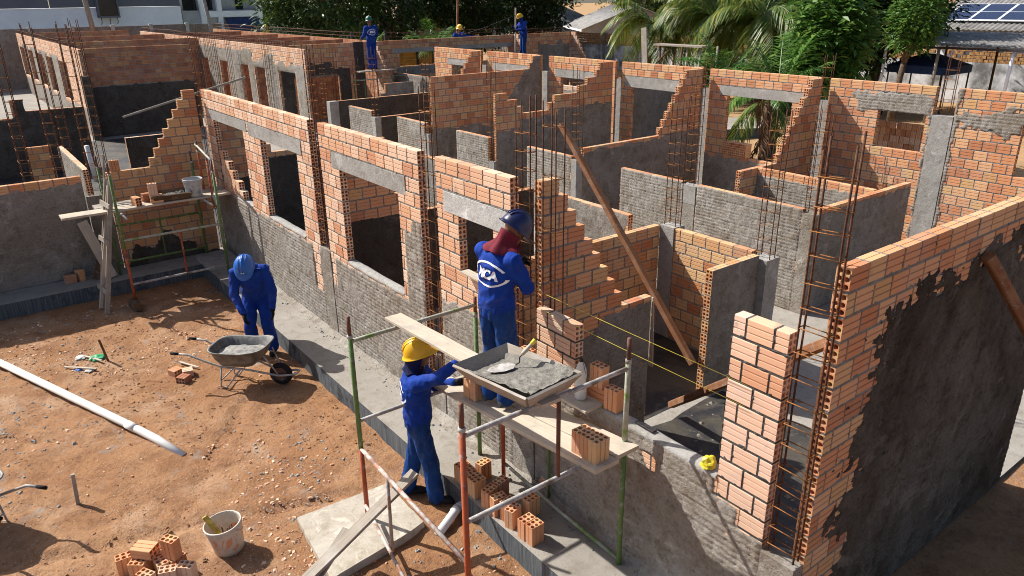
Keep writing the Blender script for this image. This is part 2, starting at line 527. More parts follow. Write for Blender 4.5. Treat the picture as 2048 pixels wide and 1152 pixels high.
def wall(name, label, axis, face, u0, u1, prof, mat='brick_orange', openings=(), coat=None, coat_mat='render_grey',
         lintels=(), zb=0.0, cell=None, joined=False, group=None, cat='wall', phase=0.0, cover_ends=False, kfrom=0, lintel_mat='concrete', seed=0.0, mortar='mortar'):
    """axis 'x': runs along world x, seen face looks to -y at y=face.  axis 'y': runs along y, seen face looks to +x at x=face.
    prof: list of (ua, ub, courses)."""
    loc = (u0, face, zb) if axis == 'x' else (face, u0, zb)
    t = thing(name, label, cat, loc, (0, 0, 0 if axis == 'x' else math.pi / 2), group)
    t['kind'] = 'thing'
    mort = MB()
    jb = MB()
    blobs = MB()
    def blob(x, z, w, h):
        n = len(blobs.v)
        for q in range(7):
            an = 6.283 * q / 7; k_ = random.uniform(0.6, 1.25)
            blobs.v.append((x + w * k_ * math.cos(an), 0.0008, z + h * k_ * math.sin(an)))
        blobs.v.append((x + 0.2 * w * random.uniform(-1, 1), -0.0045, z))
        for q in range(7): blobs.f.append((n + q, n + (q + 1) % 7, n + 7))
    nmax = max(c for _, _, c in prof)
    def covered(u, z):
        return coat is not None and coat(u, z)
    for k in range(kfrom, nmax):
        spans = []
        for ua, ub, c in prof:
            if k < c:
                if spans and abs(spans[-1][1] - ua) < 1e-6: spans[-1][1] = ub
                else: spans.append([ua, ub])
        for oa, ob, k0, k1 in openings:
            if k0 <= k < k1:
                new = []
                for a, b in spans:
                    if ob <= a or oa >= b: new.append([a, b])
                    else:
                        if oa - a > 0.03: new.append([a, oa])
                        if b - ob > 0.03: new.append([ob, b])
                spans = new
        z0 = k * CP + 0.018
        for a, b in spans:
            # bed joint
            mort.box((a - u0 + 0.004, 0.0045, z0 - 0.0185), (b - u0 - 0.004, BT - 0.004, z0 + 0.0005))
            off = (phase + (0.5 * BP if k % 2 else 0.0)) % BP
            g0 = u0 - BP + off
            n = math.floor((a - g0) / BP)
            u = g0 + n * BP
            pieces = []
            while u < b - 0.01:
                pa = max(u, a); pb = min(u + BL, b)
                if b - (u + BL) < 0.045 and b > u + BL: pb = b
                if pb - pa > 0.03:
                    pieces.append((pa, pb))
                elif pieces and pb - pa > 0.0 and pb >= b - 0.02:
                    pieces[-1] = (pieces[-1][0], pb)
                u += BP
            core = None
            topk = max((c for ua, ub, c in prof if ua < (a + b) / 2 < ub), default=nmax)
            for i, (pa, pb) in enumerate(pieces):
                um = (pa + pb) / 2
                tk = max((c for ua, ub, c in prof if ua - 1e-4 <= um <= ub + 1e-4), default=nmax)
                end = (i == 0 or i == len(pieces) - 1)
                under_open = any(oa < um < ob and k == k0 - 1 for oa, ob, k0, k1 in openings)
                istop = (k == tk - 1) or under_open
                if coat is not None and not istop and not (end and not cover_ends):
                    hit = sum(covered(uu, z0 + zz) for uu in (pa + 0.01, um, pb - 0.01) for zz in (0.01, 0.07, 0.13))
                    if hit == 9:
                        if core is None: core = [pa, pb]
                        else: core[1] = pb
                        continue
                if core is not None:
                    mort.box((core[0] - u0 - 0.012, 0.012, z0 - 0.001), (core[1] - u0 + 0.012, BT - 0.003, z0 + BH + 0.001)); core = None
                if i > 0:
                    mort.box((pieces[i - 1][1] - u0 - 0.0005, 0.0045, z0), (pa - u0 + 0.0005, BT - 0.004, z0 + BH))
                j = random.uniform
                l = (pa - u0, j(-0.0018, 0.0018), z0)
                if not joined and abs(face) < 10 and u0 > -20:
                    for _ in range(random.choice((0, 1, 1, 2))):
                        blob(j(pa, pb) - u0, z0 + random.choice((-0.004, -0.006, 0.006)), j(0.012, 0.045), j(0.006, 0.013))
                    if random.random() < 0.35: blob(pa - u0 - 0.005, z0 + j(0.02, 0.12), j(0.006, 0.012), j(0.012, 0.04))
                if joined:
                    jb.box((pa - u0, 0, z0), (pb - u0, BT, z0 + BH))
                else:
                    put_brick(t, 'hollow' if end else 'solid', mat, l, (j(-0.006, 0.006), 0, j(-0.004, 0.004)), (pb - pa) / BL)
            if core is not None:
                mort.box((core[0] - u0 - 0.012, 0.012, z0 - 0.001), (core[1] - u0 + (0.0 if cover_ends else 0.012), BT - 0.003, z0 + BH + 0.001))
    if mort.v: mort.build('mortar', mortar, t)
    if blobs.v: blobs.build('mortar_smear', mortar, t)['kind'] = 'stuff'
    if joined and jb.v:
        o = jb.build('bricks', mat, t); o['kind'] = 'stuff'
    for i, (la, lb, z0, z1) in enumerate(lintels):
        m = MB(); n = 10
        for q in range(n):
            pass
        m.box((la - u0, -0.006, z0 - zb), (lb - u0, BT + 0.004, z1 - zb), 0.004)
        m.build('lintel', lintel_mat, t)
    if coat is not None:
        du = cell or BP / 8
        fine = cell is None
        top = nmax * CP
        nu = max(2, int(round((u1 - u0) / du))); nzc = nmax * 12 if fine else max(2, int(math.ceil(top / du)))
        def solid(u, z):
            k = int(z / CP)
            ok = any(ua - 1e-5 <= u <= ub + 1e-5 and k < c for ua, ub, c in prof)
            if ok:
                for oa, ob, k0, k1 in openings:
                    if k0 <= k < k1 and oa < u < ob: return False
            return ok
        cells = set()
        su = (u1 - u0) / nu; sz = top / nzc
        for a in range(nu):
            uc = u0 + (a + 0.5) * su
            for b in range(nzc):
                zc = (b + 0.5) * sz
                if solid(uc, zc) and coat(uc, zc): cells.add((a, b))
        vid = {}; vs = []; fs = []
        for (a, b) in cells:
            q = []
            for (i, j) in ((a, b), (a + 1, b), (a + 1, b + 1), (a, b + 1)):
                if (i, j) not in vid:
                    vid[(i, j)] = len(vs)
                    full = all((i - p, j - r) in cells for p in (0, 1) for r in (0, 1))
                    u = u0 + i * su; z = j * sz
                    if full:
                        kk = int(z / CP); zz = z - kk * CP
                        th = nz(u * 1.4 + seed, z * 1.7, 4.2 + seed) + 0.5 * nz(u * 5, z * 5, 1.1 + seed)      # thick smears hide the bricks
                        y = -0.0095 + 0.0028 * nz(u * 14 + seed, z * 14, 1.7) + 0.0035 * nz(u * 37, z * 37, 5.1 + seed) - 0.008 * max(0.0, th)
                        hide = max(0.0, min(1.0, 1.3 - 1.7 * max(0.0, th)))
                        if fine:
                            row = j % 12
                            if row == 0: y += 0.0085 * hide
                            elif row in (4, 8): y += 0.0045 * hide * (0.4 + nz(u * 2.1, z * 2.1, 8 + seed) + 0.6)
                        else:
                            jz = min(zz, CP - zz)
                            if jz < 0.02: y += 0.012 * (1 - jz / 0.02)
                        off = (phase + (0.5 * BP if kk % 2 else 0.0))
                        ju = (u - u0 - off) % BP; ju = min(ju, BP - ju)
                        if ju < 0.0135 and nz(u * 3, z * 3, seed) > -0.3: y += 0.008 * hide
                        x = u + 0.004 * nz(u * 20, z * 20, 9); zv = z + 0.003 * nz(u * 20, z * 20, 3)
                    else:
                        y = 0.0015; x = u; zv = z
                        inner = any((i - p, j - r) in cells for p in (0, 1) for r in (0, 1))
                        if 0 < i < nu and 0 < j < nzc:
                            near = [(i - p + 0.5, j - r + 0.5) for p in (0, 1) for r in (0, 1) if (i - p, j - r) in cells]
                            au = u0 + su * sum(q_[0] for q_ in near) / len(near); az = sz * sum(q_[1] for q_ in near) / len(near)
                            u, z = u + (au - u) * 0.8, z + (az - z) * 0.8
                            x = u + 0.014 * nz(u * 17, z * 17, 2); zv = z + 0.014 * nz(u * 17, z * 17, 7)
                    vs.append((x - u0, y, zv))
                q.append(vid[(i, j)])
            fs.append(tuple(q))
        if fs:
            me = bpy.data.meshes.new('cement_render')
            me.from_pydata(vs, [], fs)
            me.polygons.foreach_set('use_smooth', [True] * len(me.polygons))
            me.update()
            mk('cement_render', me, coat_mat, t)
    return t

def below(h, amp=0.05, f=1.3, seed=0.0):
    def fn(u, z):
        hh = h(u) if callable(h) else h
        return z < hh + amp * (nz(u * f * 2.3 + seed, z * 1.5, seed) + 0.7 * nz(u * f * 7, z * 6, seed + 4))
    return fn

def always(u, z):
    return True

# ------------------------------------------------------------------ the ground and the floor slab
def spaced(pts):
    out = []
    for (a, b, s) in pts:
        n = max(1, int(round((b - a) / s)))
        for i in range(n): out.append(a + (b - a) * i / n)
    out.append(pts[-1][1])
    return out

RUTS = [(-10.5, -1.9, -7.2, -1.2), (-7.0, -1.2, -4.4, -3.0), (-9.5, -5.4, -4.9, -2.2), (-5.2, -5.0, -3.9, -1.1)]
def build_ground():
    xs = spaced([(-400, -60, 40), (-60, -14, 3), (-14, -11, 0.5), (-11, 1.5, 0.07), (1.5, 6, 0.5), (6, 60, 9), (60, 300, 60)])
    ys = spaced([(-200, -20, 30), (-20, -5.6, 1.5), (-5.6, -0.5, 0.07), (-0.5, 10, 0.35), (10, 24, 0.5), (24, 60, 4), (60, 500, 55)])
    vs = []
    for y in ys:
        for x in xs:
            z = -0.24
            if -11.3 < x < 1.6 and -5.7 < y < -0.4:
                z += 0.030 * nz(x * 1.1, y * 1.1, 3) + 0.022 * nz(x * 4.2, y * 4.2, 8) + 0.014 * nz(x * 11, y * 11, 1)
                for (ax_, ay_, bx_, by_) in RUTS:
                    dx, dy = bx_ - ax_, by_ - ay_; L2 = dx * dx + dy * dy; tt = max(0, min(1, ((x - ax_) * dx + (y - ay_) * dy) / L2))
                    dd = math.hypot(x - ax_ - tt * dx + 0.15 * nz(tt * 3, ax_), y - ay_ - tt * dy)
                    if dd < 0.3: z += -0.035 * math.exp(-(dd / 0.07) ** 2) + 0.014 * math.exp(-((dd - 0.13) / 0.05) ** 2)
            elif 9.5 < y < 60:
                z += 0.12 * nz(x * 0.5, y * 0.5, 3) + 0.05 * nz(x * 2, y * 2, 3) - 0.04
            if x > -0.5 and -1.5 < y < 9: z = -0.035 + 0.03 * nz(x * 2, y * 2, 4)
            vs.append((x, y, z))
    n = len(xs)
    fs = [(j * n + i, j * n + i + 1, (j + 1) * n + i + 1, (j + 1) * n + i) for j in range(len(ys) - 1) for i in range(n - 1)]
    me = bpy.data.meshes.new('ground')
    me.from_pydata(vs, [], fs)
    me.polygons.foreach_set('use_smooth', [True] * len(me.polygons))
    me.update()
    g = mk('ground', me, 'dirt')
    tag(g, 'trodden orange brown dirt of the building yard', None, None, 'structure')
build_ground()

def slab(name, outline, z0, z1, label, top_mat, side_mat, kind='structure'):
    bm = bmesh.new()
    bot = [bm.verts.new((x, y, z0)) for x, y in outline]
    tp = [bm.verts.new((x, y, z1)) for x, y in outline]
    f = bm.faces.new(tp)
    f.material_index = 0
    n = len(outline)
    for i in range(n):
        q = bm.faces.new((bot[i], bot[(i + 1) % n], tp[(i + 1) % n], tp[i]))
        q.material_index = 1
    bmesh.ops.triangulate(bm, faces=[f])
    me = bpy.data.meshes.new(name)
    bm.to_mesh(me); bm.free()
    me.materials.append(MATS[top_mat]); me.materials.append(MATS[side_mat])
    o = mk(name, me)
    tag(o, label, None, None, kind)
    return o
slab('plinth', [(-60, -14), (-11.43, -14), (-11.43, -0.61), (-0.012, -0.61), (-0.012, 9.9), (-26, 9.9), (-26, 20), (-60, 20)], -0.6, 0.0,
     'concrete plinth under the walls with dark painted edge', 'floor_concrete', 'plinth_side')

def wavy(outline, amp, n):
    out = []
    m = len(outline)
    for i in range(m):
        a = Vector(outline[i]); b = Vector(outline[(i + 1) % m])
        for k in range(n):
            p = a.lerp(b, k / n)
            out.append((p.x + amp * nz(p.x * 3, p.y * 3, 1), p.y + amp * nz(p.x * 3, p.y * 3, 6)))
    return out
def sheet(name, outline, z, mat, label, kind='structure'):
    me = bpy.data.meshes.new(name)
    me.from_pydata([(x, y, z) for x, y in outline], [], [tuple(range(len(outline)))])
    me.update()
    return tag(mk(name, me, mat), label, None, None, kind)
sheet('damp_floor', wavy([(-2.72, 0.1), (-0.1, 0.1), (-0.12, 3.4), (-1.4, 3.0), (-2.72, 2.9)], 0.12, 8), 0.004, 'floor_damp_shade', 'dark wet floor of the corner room')
sheet('bath_floor', [(-4.4, 0.1), (-2.86, 0.1), (-2.86, 3.5), (-4.4, 3.5)], 0.004, 'floor_damp_shade', 'dark floor of the small yellow brick room')

sheet('wing_floor', [(-26.8, -8.0), (-12.2, -8.0), (-12.2, 3.4), (-26.8, 3.4)], 0.004, 'floor_damp_shade', 'floor of the far left rooms with shade in its colour')  # dark sheet paints the shadow lying over the left wing floor

# ------------------------------------------------------------------ walls
K8 = 8          # courses up to the window sills
# long front wall, y = 0
coatA = below(lambda u: 1.22 - (0.25 if -10.2 < u < -9.3 else 0), 0.03, 1.0, 2.0)
def coatL1a(u, z):
    if z < 1.20 + 0.04 * nz(u * 5, z * 5, 3): return not (-7.62 < u < -7.42 and z > 0.55)
    return False
wall('brick_wall', 'long sunlit peach brick wall with two wide window openings beside the step wall', 'x', 0.0, -12.06, -7.37,
     [(-12.06, -7.37, 19)], 'brick_peach', [(-11.55, -10.03, K8, 16), (-11.75, -9.83, 16, 17), (-9.28, -7.86, K8, 16), (-9.78, -7.66, 16, 17)],
     coatL1a, 'render_light', [(-11.73, -9.85, 2.475, 2.632), (-9.76, -7.68, 2.44, 2.636)])
def coatL1b(u, z):
    if z < 1.20 + 0.04 * nz(u * 5, z * 5, 3): return not (-7.02 < u < -6.93 and z > 0.8)
    if u > -4.98 and z < 2.15 + 0.25 * nz(u * 4, z * 4, 2): return True
    return False
wall('brick_wall', 'peach brick wall with one wide window between two open column slots', 'x', 0.0, -7.05, -4.59,
     [(-7.05, -4.59, 19)], 'brick_peach', [(-6.52, -5.05, K8, 16), (-6.74, -4.86, 16, 17)],
     coatL1b, 'render_light', [(-6.72, -4.88, 2.44, 2.634)])
def coatL1c(u, z):
    if z < 1.5 + 0.15 * nz(u * 4, z * 4, 3): return True
    return False
wall('brick_wall', 'short peach brick wall with a small high window behind the worker', 'x', 0.0, -4.25, -3.03,
     [(-4.25, -3.03, 19)], 'brick_peach', [(-3.87, -3.30, 12, 16), (-4.12, -3.10, 16, 17)],
     coatL1c, 'render_light', [(-4.12, -3.05, 2.43, 2.634)], lintel_mat='concrete_pale')
wall('low_wall', 'grey rendered low front wall with worn bricks under the planks', 'x', 0.0, -2.70, -0.26,
     [(-2.70, -0.66, 8), (-0.66, -0.46, 7), (-0.46, -0.26, 6)], 'brick_peach', (), lambda u, z: not (nz(u * 2.2, z * 2.2, 4.4) > 0.52 and z < 1.1), 'render_light', cover_ends=True)
wall('brick_pier', 'short new brick pier of four courses at the worker\'s knees', 'x', 0.0, -2.67, -2.165, [(-2.67, -2.165, 12)], 'brick_peach', kfrom=8, phase=0.05, mortar='mortar_dark')
wall('brick_pier', 'pale free standing brick pier beside the corner rebar cage', 'x', 0.0, -0.66, -0.262, [(-0.66, -0.262, 16)], 'brick_pale', [(-0.70, -0.655, 0, 8), (-0.66, -0.46, 0, 7)], kfrom=6, phase=0.0, mortar='mortar_dark')
# right hand wall
wall('brick_wall', 'tall shaded wall along the right side with dark rough render', 'y', 0.0, 0.10, 3.55, [(0.10, 3.55, 19)], 'brick_orange', (),
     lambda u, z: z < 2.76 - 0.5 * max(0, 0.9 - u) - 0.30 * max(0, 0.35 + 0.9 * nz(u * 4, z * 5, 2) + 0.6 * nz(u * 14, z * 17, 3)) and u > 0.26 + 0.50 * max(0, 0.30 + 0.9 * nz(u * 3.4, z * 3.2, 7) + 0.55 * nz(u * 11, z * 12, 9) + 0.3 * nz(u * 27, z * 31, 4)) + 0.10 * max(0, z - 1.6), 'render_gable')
# step wall behind the worker
st = [(0.12, 0.31, 19)] + [(0.31 + i * 0.1025, 0.31 + (i + 1) * 0.1025, 18 - i) for i in range(8)] + [(0.31 + 0.82, 1.56, 10)]
wall('stepped_wall', 'orange brick wall stepping down behind the scaffold worker', 'y', -2.75, 0.12, 1.56, st, 'brick_orange', (),
     below(lambda u: 1.28 + 0.23 * max(0, min(1, (u - .55) / .4)), 0.04, 1.5, 3), 'render_grey')
# small room of yellow bricks
wall('half_wall', 'yellow and orange brick half wall with grooved bricks beside the brown beam', 'y', -4.40, 0.10, 3.50, [(0.10, 3.50, 10)], 'brick_yellow')
wall('half_wall', 'yellow brick half wall half in shadow facing the yard', 'x', 3.52, -4.16, -2.98, [(-4.16, -2.98, 10)], 'brick_yellow')
wall('half_wall', 'dark rendered half wall ending in a column of brick holes', 'y', -2.83, 2.62, 3.46, [(2.62, 3.46, 10)], 'brick_yellow', (), always, 'render_grey')
# middle row, y = 5.62
for lab, a, b in (('sunlit rendered half wall behind the yellow brick room', -7.24, -5.86), ('sunlit rendered half wall joining the concrete corner post', -5.55, -3.66),
                  ('sunlit rendered half wall behind the tall rebar of the worker', -9.92, -8.56), ('sunlit rendered half wall in front of the tall stepped inner wall', -12.54, -11.25),
                  ('sunlit rendered half wall left of the tall orange brick wall', -15.32, -13.92), ('farthest of the sunlit rendered half walls by the doorways', -18.12, -16.72)):
    wall('half_wall', lab, 'x', 5.62, a, b, [(a, b, 10)], 'brick_orange', (), always, 'render_light', seed=a)
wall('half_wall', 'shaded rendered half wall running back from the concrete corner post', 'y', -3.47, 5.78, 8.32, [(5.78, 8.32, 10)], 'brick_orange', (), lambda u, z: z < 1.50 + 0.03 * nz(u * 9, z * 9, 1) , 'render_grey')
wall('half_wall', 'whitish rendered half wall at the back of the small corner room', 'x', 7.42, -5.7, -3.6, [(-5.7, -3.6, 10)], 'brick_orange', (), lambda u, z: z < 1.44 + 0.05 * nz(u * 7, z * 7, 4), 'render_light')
# inner walls running back to the rear wall
wall('stepped_wall', 'stepped brick wall beside the window with the palm leaf', 'y', -5.70, 6.95, 9.10,
     [(6.95, 7.97, 10)] + [(7.97 + i * 0.1025, 7.97 + (i + 1) * 0.1025, 11 + i) for i in range(8)] + [(8.79, 9.10, 19)], 'brick_orange', (),
     below(lambda u: 1.20 if u > 7.35 else 1.0 - 2 * (u < 7.3), 0.08, 1.4, 8), 'render_grey')
wall('stepped_wall', 'stepped brick wall above the long shaded half wall with the brown beam', 'y', -8.40, 5.78, 9.10,
     [(5.78, 7.86, 11)] + [(7.86 + i * 0.1025, 7.86 + (i + 1) * 0.1025, 12 + i) for i in range(7)] + [(8.5775, 9.10, 19)], 'brick_orange', (),
     below(lambda u: 1.66 if u < 7.9 else 1.72, 0.06, 1.4, 5), 'render_grey')
wall('stepped_wall', 'inner brick wall stepping up at both ends with a rendered lower half', 'y', -11.05, 5.68, 9.10,
     [(5.68, 5.98, 16), (5.98, 6.25, 15), (6.25, 6.40, 14), (6.40, 7.15, 13), (7.15, 7.32, 14), (7.32, 7.99, 15), (7.99, 8.29, 16), (8.29, 8.57, 17), (8.57, 8.68, 18), (8.68, 9.10, 19)],
     'brick_orange', (), below(lambda u: 1.72 if u < 6.3 else (1.9 if u < 7.4 else 2.03), 0.08, 1.2, 1), 'render_grey')
wall('brick_wall', 'tall orange brick inner wall rendered at the foot in the middle', 'y', -13.75, 5.74, 9.10,
     [(5.74, 8.74, 17), (8.74, 8.85, 18), (8.85, 9.10, 19)], 'brick_orange', (), below(lambda u: 1.40 if u < 7.5 else (1.40 + (u - 7.5) * 1.1), 0.10, 1.1, 6), 'render_grey')
wall('stepped_wall', 'low shaded wall stepping up towards the far rear wall window', 'y', -16.5, 5.78, 9.10,
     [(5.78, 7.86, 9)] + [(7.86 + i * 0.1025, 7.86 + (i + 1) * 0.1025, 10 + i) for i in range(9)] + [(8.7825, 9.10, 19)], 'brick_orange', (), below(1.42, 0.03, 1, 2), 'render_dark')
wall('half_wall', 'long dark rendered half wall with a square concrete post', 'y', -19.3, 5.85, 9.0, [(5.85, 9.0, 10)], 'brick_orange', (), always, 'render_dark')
# rear wall, y = 9.2
rear = [(-19.15, -16.62, [(-18.2, -17.3, 8, 16), (-18.4, -17.2, 16, 17)], [(-18.4, -17.2, 2.47, 2.634)], 'rear brick wall bay farthest from the solar panels', None),
        (-16.28, -13.88, [(-15.8, -14.3, 8, 16), (-16.0, -14.1, 16, 17)], [(-16.0, -14.1, 2.45, 2.634)], 'rear brick wall bay behind the tall orange inner wall', None),
        (-13.52, -11.08, [(-13.05, -11.4, 10, 16), (-13.25, -11.2, 16, 17)], [(-13.25, -11.2, 2.45, 2.634)], 'rear brick wall bay with a low far wall seen through its window', None),
        (-10.86, -8.50, [(-10.53, -8.75, 2, 16), (-10.73, -8.6, 16, 17)], [(-10.73, -8.6, 2.40, 2.634)], 'rear brick wall bay with a dark wide opening', None),
        (-8.30, -5.80, [(-7.82, -6.32, 8, 16), (-8.02, -6.02, 16, 17)], [(-8.02, -6.02, 2.45, 2.634)], 'rear brick wall bay with the dry palm leaf in its window', lambda u, z: z < 1.20 + 0.06 * nz(u * 5, z * 5)),
        (-5.60, -3.74, [(-4.65, -3.83, 12, 16)], [], 'rear brick wall bay with grey render over a small window of stacked bricks',
         lambda u, z: (z > 2.46 + 0.05 * nz(u * 6, z * 6) and -5.06 + 0.2 * nz(z * 5, u) < u < -3.66 and z < 2.80 + 0.08 * nz(u * 7, z * 7, 2)) or u > -3.80 + 0.04 * nz(z * 5, u * 5) and z < 2.5),
        (-3.40, -0.6, [(-2.40, -1.5, 11, 16)], [], 'rear brick wall bay with a smear of grey render beside the frame edge',
         lambda u, z: abs(z - 2.50 - 0.04 * (u + 2.6)) < 0.20 + 0.14 * nz(u * 4, z * 4, 3) + 0.08 * nz(u * 13, z * 13, 3) - 0.16 * max(0, -2.55 - u) or u < -3.33 + 0.05 * nz(z * 6, u))]
for a, b, op, li, lab, ct in rear:
    wall('brick_wall', lab, 'x', 9.2, a, b, [(a, b, 19)], 'brick_orange', op, ct, 'render_light', li, lintel_mat='concrete')
# far wing across the end, x = -23.6
wall('brick_wall', 'far cross wall with dark render patch behind the green helmet worker', 'y', -23.6, 5.80, 8.56, [(5.80, 8.56, 19)], 'brick_orange', [(6.3, 7.9, 0, 12)],
     lambda u, z: z < 2.25 + 0.3 * nz(u * 2, z * 2, 5) and u < 8.4, 'render_dark', cell=0.06)
wall('brick_wall', 'far cross wall with two wide openings under grey lintels', 'y', -23.6, 8.95, 18.8, [(8.95, 18.8, 19)], 'brick_orange',
     [(8.95, 9.6, 0, 13), (10.4, 11.95, 13, 17), (13.3, 15.45, 13, 17)], lambda u, z: (z > 1.62 and z < 1.98 and 10.2 < u < 12.1) or (u > 17.0 and 1.2 < z < 2.5 + 0.3 * nz(u * 2, z * 2)), 'render_grey',
     [(10.1, 12.2, 2.50, 2.66), (13.0, 15.7, 2.50, 2.66)], cell=0.06)
for lab, y, n in (('small sunlit stepped wall beside the green helmet worker', 9.32, 13), ('small sunlit stepped wall under the far yellow helmet worker', 15.75, 9), ('sunlit stepped wall at the far end beside the whitewashed wall', 18.85, 9)):
    wall('stepped_wall', lab, 'x', y, -23.58, -23.5 + 0.205 + n * 0.1025,
         [(-23.58, -23.295, 19)] + [(-23.295 + i * 0.1025, -23.295 + (i + 1) * 0.1025, 18 - i) for i in range(n)], 'brick_peach')
wall('low_wall', 'low rendered wall below the far openings', 'x', 9.9, -23.2, -20.6, [(-23.2, -20.6, 12)], 'brick_orange', (), always, 'render_grey', cell=0.05)
wall('low_wall', 'low shaded wall piece in front of the low rendered wall', 'y', -21.3, 8.3, 9.6, [(8.3, 8.5, 9), (8.5, 9.6, 11)], 'brick_orange', (), always, 'render_grey', cell=0.05)
# door wall of the far wing, y = 5.7
wall('brick_wall', 'long far wall with five tall dark door openings', 'x', 5.72, -43.0, -21.2, [(-43.0, -21.2, 19)], 'brick_peach',
     [(-23.6, -22.1, 0, 14), (-25.9, -24.9, 0, 14), (-27.4, -26.55, 0, 14), (-29.9, -28.95, 0, 14), (-32.35, -31.45, 0, 14)],
     lambda u, z: not ((z > 2.72 - 0.1 * nz(u, z)) or (u > -23.9 and z > 2.45 + 0.25 * nz(u * 2, z * 2)) or (-26 < u < -24.9 and z > 2.4 + 0.3 * nz(u * 3, z * 3))), 'render_light', cell=0.08, joined=False)
# step wall and low wall closing the yard on the far side, x = -12.06
st = [(-0.32, -0.10, 19)] + [(-0.32 - (i + 1) * 0.1025, -0.32 - i * 0.1025, 18 - i) for i in range(7)]
st = list(reversed(st)); a0 = st[0][0]
wall('stepped_wall', 'shaded brick wall stepping up to the long sunlit wall', 'y', -12.06, -1.74, -0.10, [(-1.74, a0, 11)] + st, 'brick_yellow', (),
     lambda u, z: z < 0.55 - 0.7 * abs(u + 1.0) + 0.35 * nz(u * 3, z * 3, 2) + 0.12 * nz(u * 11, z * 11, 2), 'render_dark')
wall('low_wall', 'grey rendered low wall at the far side of the yard', 'y', -12.06, -6.0, -2.12, [(-6.0, -2.12, 11)], 'brick_orange', (), lambda u, z: z < 1.6 + 0.12 * nz(u * 5, z * 9, 2), 'render_grey', cover_ends=True)
# rooms beyond it
wall('half_wall', 'small yellowish brick half wall by the tilted rebar frames', 'y', -16.7, -2.45, -2.0, [(-2.45, -2.0, 10)], 'brick_yellow')
wall('half_wall', 'bright rendered half wall running away beside the tilted rebar', 'x', -1.9, -16.5, -13.45, [(-16.5, -13.45, 10)], 'brick_peach', (), always, 'render_light')
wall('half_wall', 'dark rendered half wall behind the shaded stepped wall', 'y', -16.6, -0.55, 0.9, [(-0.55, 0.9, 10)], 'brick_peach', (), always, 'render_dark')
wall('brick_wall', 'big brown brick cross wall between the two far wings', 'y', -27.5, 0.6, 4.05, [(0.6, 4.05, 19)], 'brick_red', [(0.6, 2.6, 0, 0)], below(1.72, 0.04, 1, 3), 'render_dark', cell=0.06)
wall('brick_wall', 'far left brick wall with a row of narrow windows', 'x', 0.4, -46.0, -27.2, [(-46.0, -27.2, 19)], 'brick_peach',
     [(-32.6, -30.5, 6, 15), (-36.0, -34.3, 6, 15), (-39.3, -37.0, 6, 15), (-42.3, -40.4, 6, 15), (-45.6, -43.6, 6, 15)],
     lambda u, z: z < 0.95 or (z < 2.55 and any(abs(u - c) < 1.25 for c in (-33.5, -36.7, -40, -43))) , 'render_light', cell=0.1)
wall('low_wall', 'dark low wall behind the tilted rebar at the far left', 'y', -22.0, -6.0, -0.5, [(-6.0, -2.2, 10), (-2.2, -1.9, 13), (-1.9, -0.5, 11)], 'brick_orange', (), always, 'render_dark', cell=0.06)
for lab, x, y0, y1, n in (('second brown cross wall seen over the big cross wall', -32.6, 0.5, 5.7, 19), ('third brown cross wall seen over the big cross wall', -38.0, 0.5, 5.7, 19), ('last cross wall of the left wing', -45.6, 0.5, 5.7, 19),
                       ('reddish wall top behind the door wall nearest to the worker', -26.2, 5.85, 9.4, 19), ('reddish wall top second behind the door wall', -29.4, 5.85, 9.4, 19), ('reddish wall top third behind the door wall', -33.0, 5.85, 9.4, 19), ('reddish wall top farthest behind the door wall', -38.0, 5.85, 9.4, 19)):
    wall('brick_wall', lab, 'y', x, y0, y1, [(y0, y1, n)], 'brick_red', joined=True)
wall('brick_wall', 'long reddish back wall of the far wing under the trees', 'x', 9.5, -43.0, -23.7, [(-43.0, -23.7, 19)], 'brick_red', joined=True)

# concrete posts
def post(name, label, x0, x1, y0, y1, z0, z1, mat='concrete', cat='column'):
    nx, n = 3, max(3, int((z1 - z0) / 0.12))
    m = MB()
    per = [(x0, y0), ((x0 + x1) / 2, y0), (x1, y0), (x1, (y0 + y1) / 2), (x1, y1), ((x0 + x1) / 2, y1), (x0, y1), (x0, (y0 + y1) / 2)]
    cx, cy = (x0 + x1) / 2, (y0 + y1) / 2
    vs = []; fs = []
    for i in range(n + 1):
        z = (z1 - z0) * i / n
        for px, py in per:
            w = 0.006
            vs.append((px - cx + w * nz(px * 9, z * 9, py), py - cy + w * nz(py * 9, z * 9, px + 3), z + (w * nz(px * 9, py * 9, 5) if i in (0, n) else 0)))
    for i in range(n):
        for k in range(8):
            fs.append((i * 8 + k, i * 8 + (k + 1) % 8, (i + 1) * 8 + (k + 1) % 8, (i + 1) * 8 + k))
    fs.append(tuple(n * 8 + k for k in range(8)))
    m.add(vs, fs)
    o = m.build(name, mat, None, loc=(cx, cy, z0)); o['kind'] = 'thing'
    return tag(o, label, cat)
post('concrete_column', 'grey concrete column stub in the long wall below the first slot', -7.365, -7.055, -0.012, 0.13, 0.0, 1.24, 'render_light')
post('concrete_column', 'grey concrete column stub in the long wall below the second slot', -4.585, -4.255, -0.012, 0.13, 0.0, 0.45, 'render_light')
post('concrete_column', 'rough concrete strip under the rebar behind the worker\'s legs', -3.025, -2.705, -0.012, 0.13, 0.0, 1.0, 'render_light')
post('concrete_column', 'rough concrete foot under the corner rebar cage', -0.255, -0.005, -0.012, 0.095, 0.0, 0.88, 'render_light')
post('concrete_column', 'damp concrete post in the corner of the yellow brick room', -4.40, -4.17, 3.505, 3.72, 0.0, 1.56)
post('concrete_column', 'square concrete post stub behind the dark wall with brick holes', -2.95, -2.73, 3.47, 3.72, 0.0, 1.50)
post('concrete_column', 'pale concrete corner post with rebar where the half walls meet', -3.655, -3.45, 5.615, 5.775, 0.0, 1.50, 'render_light')
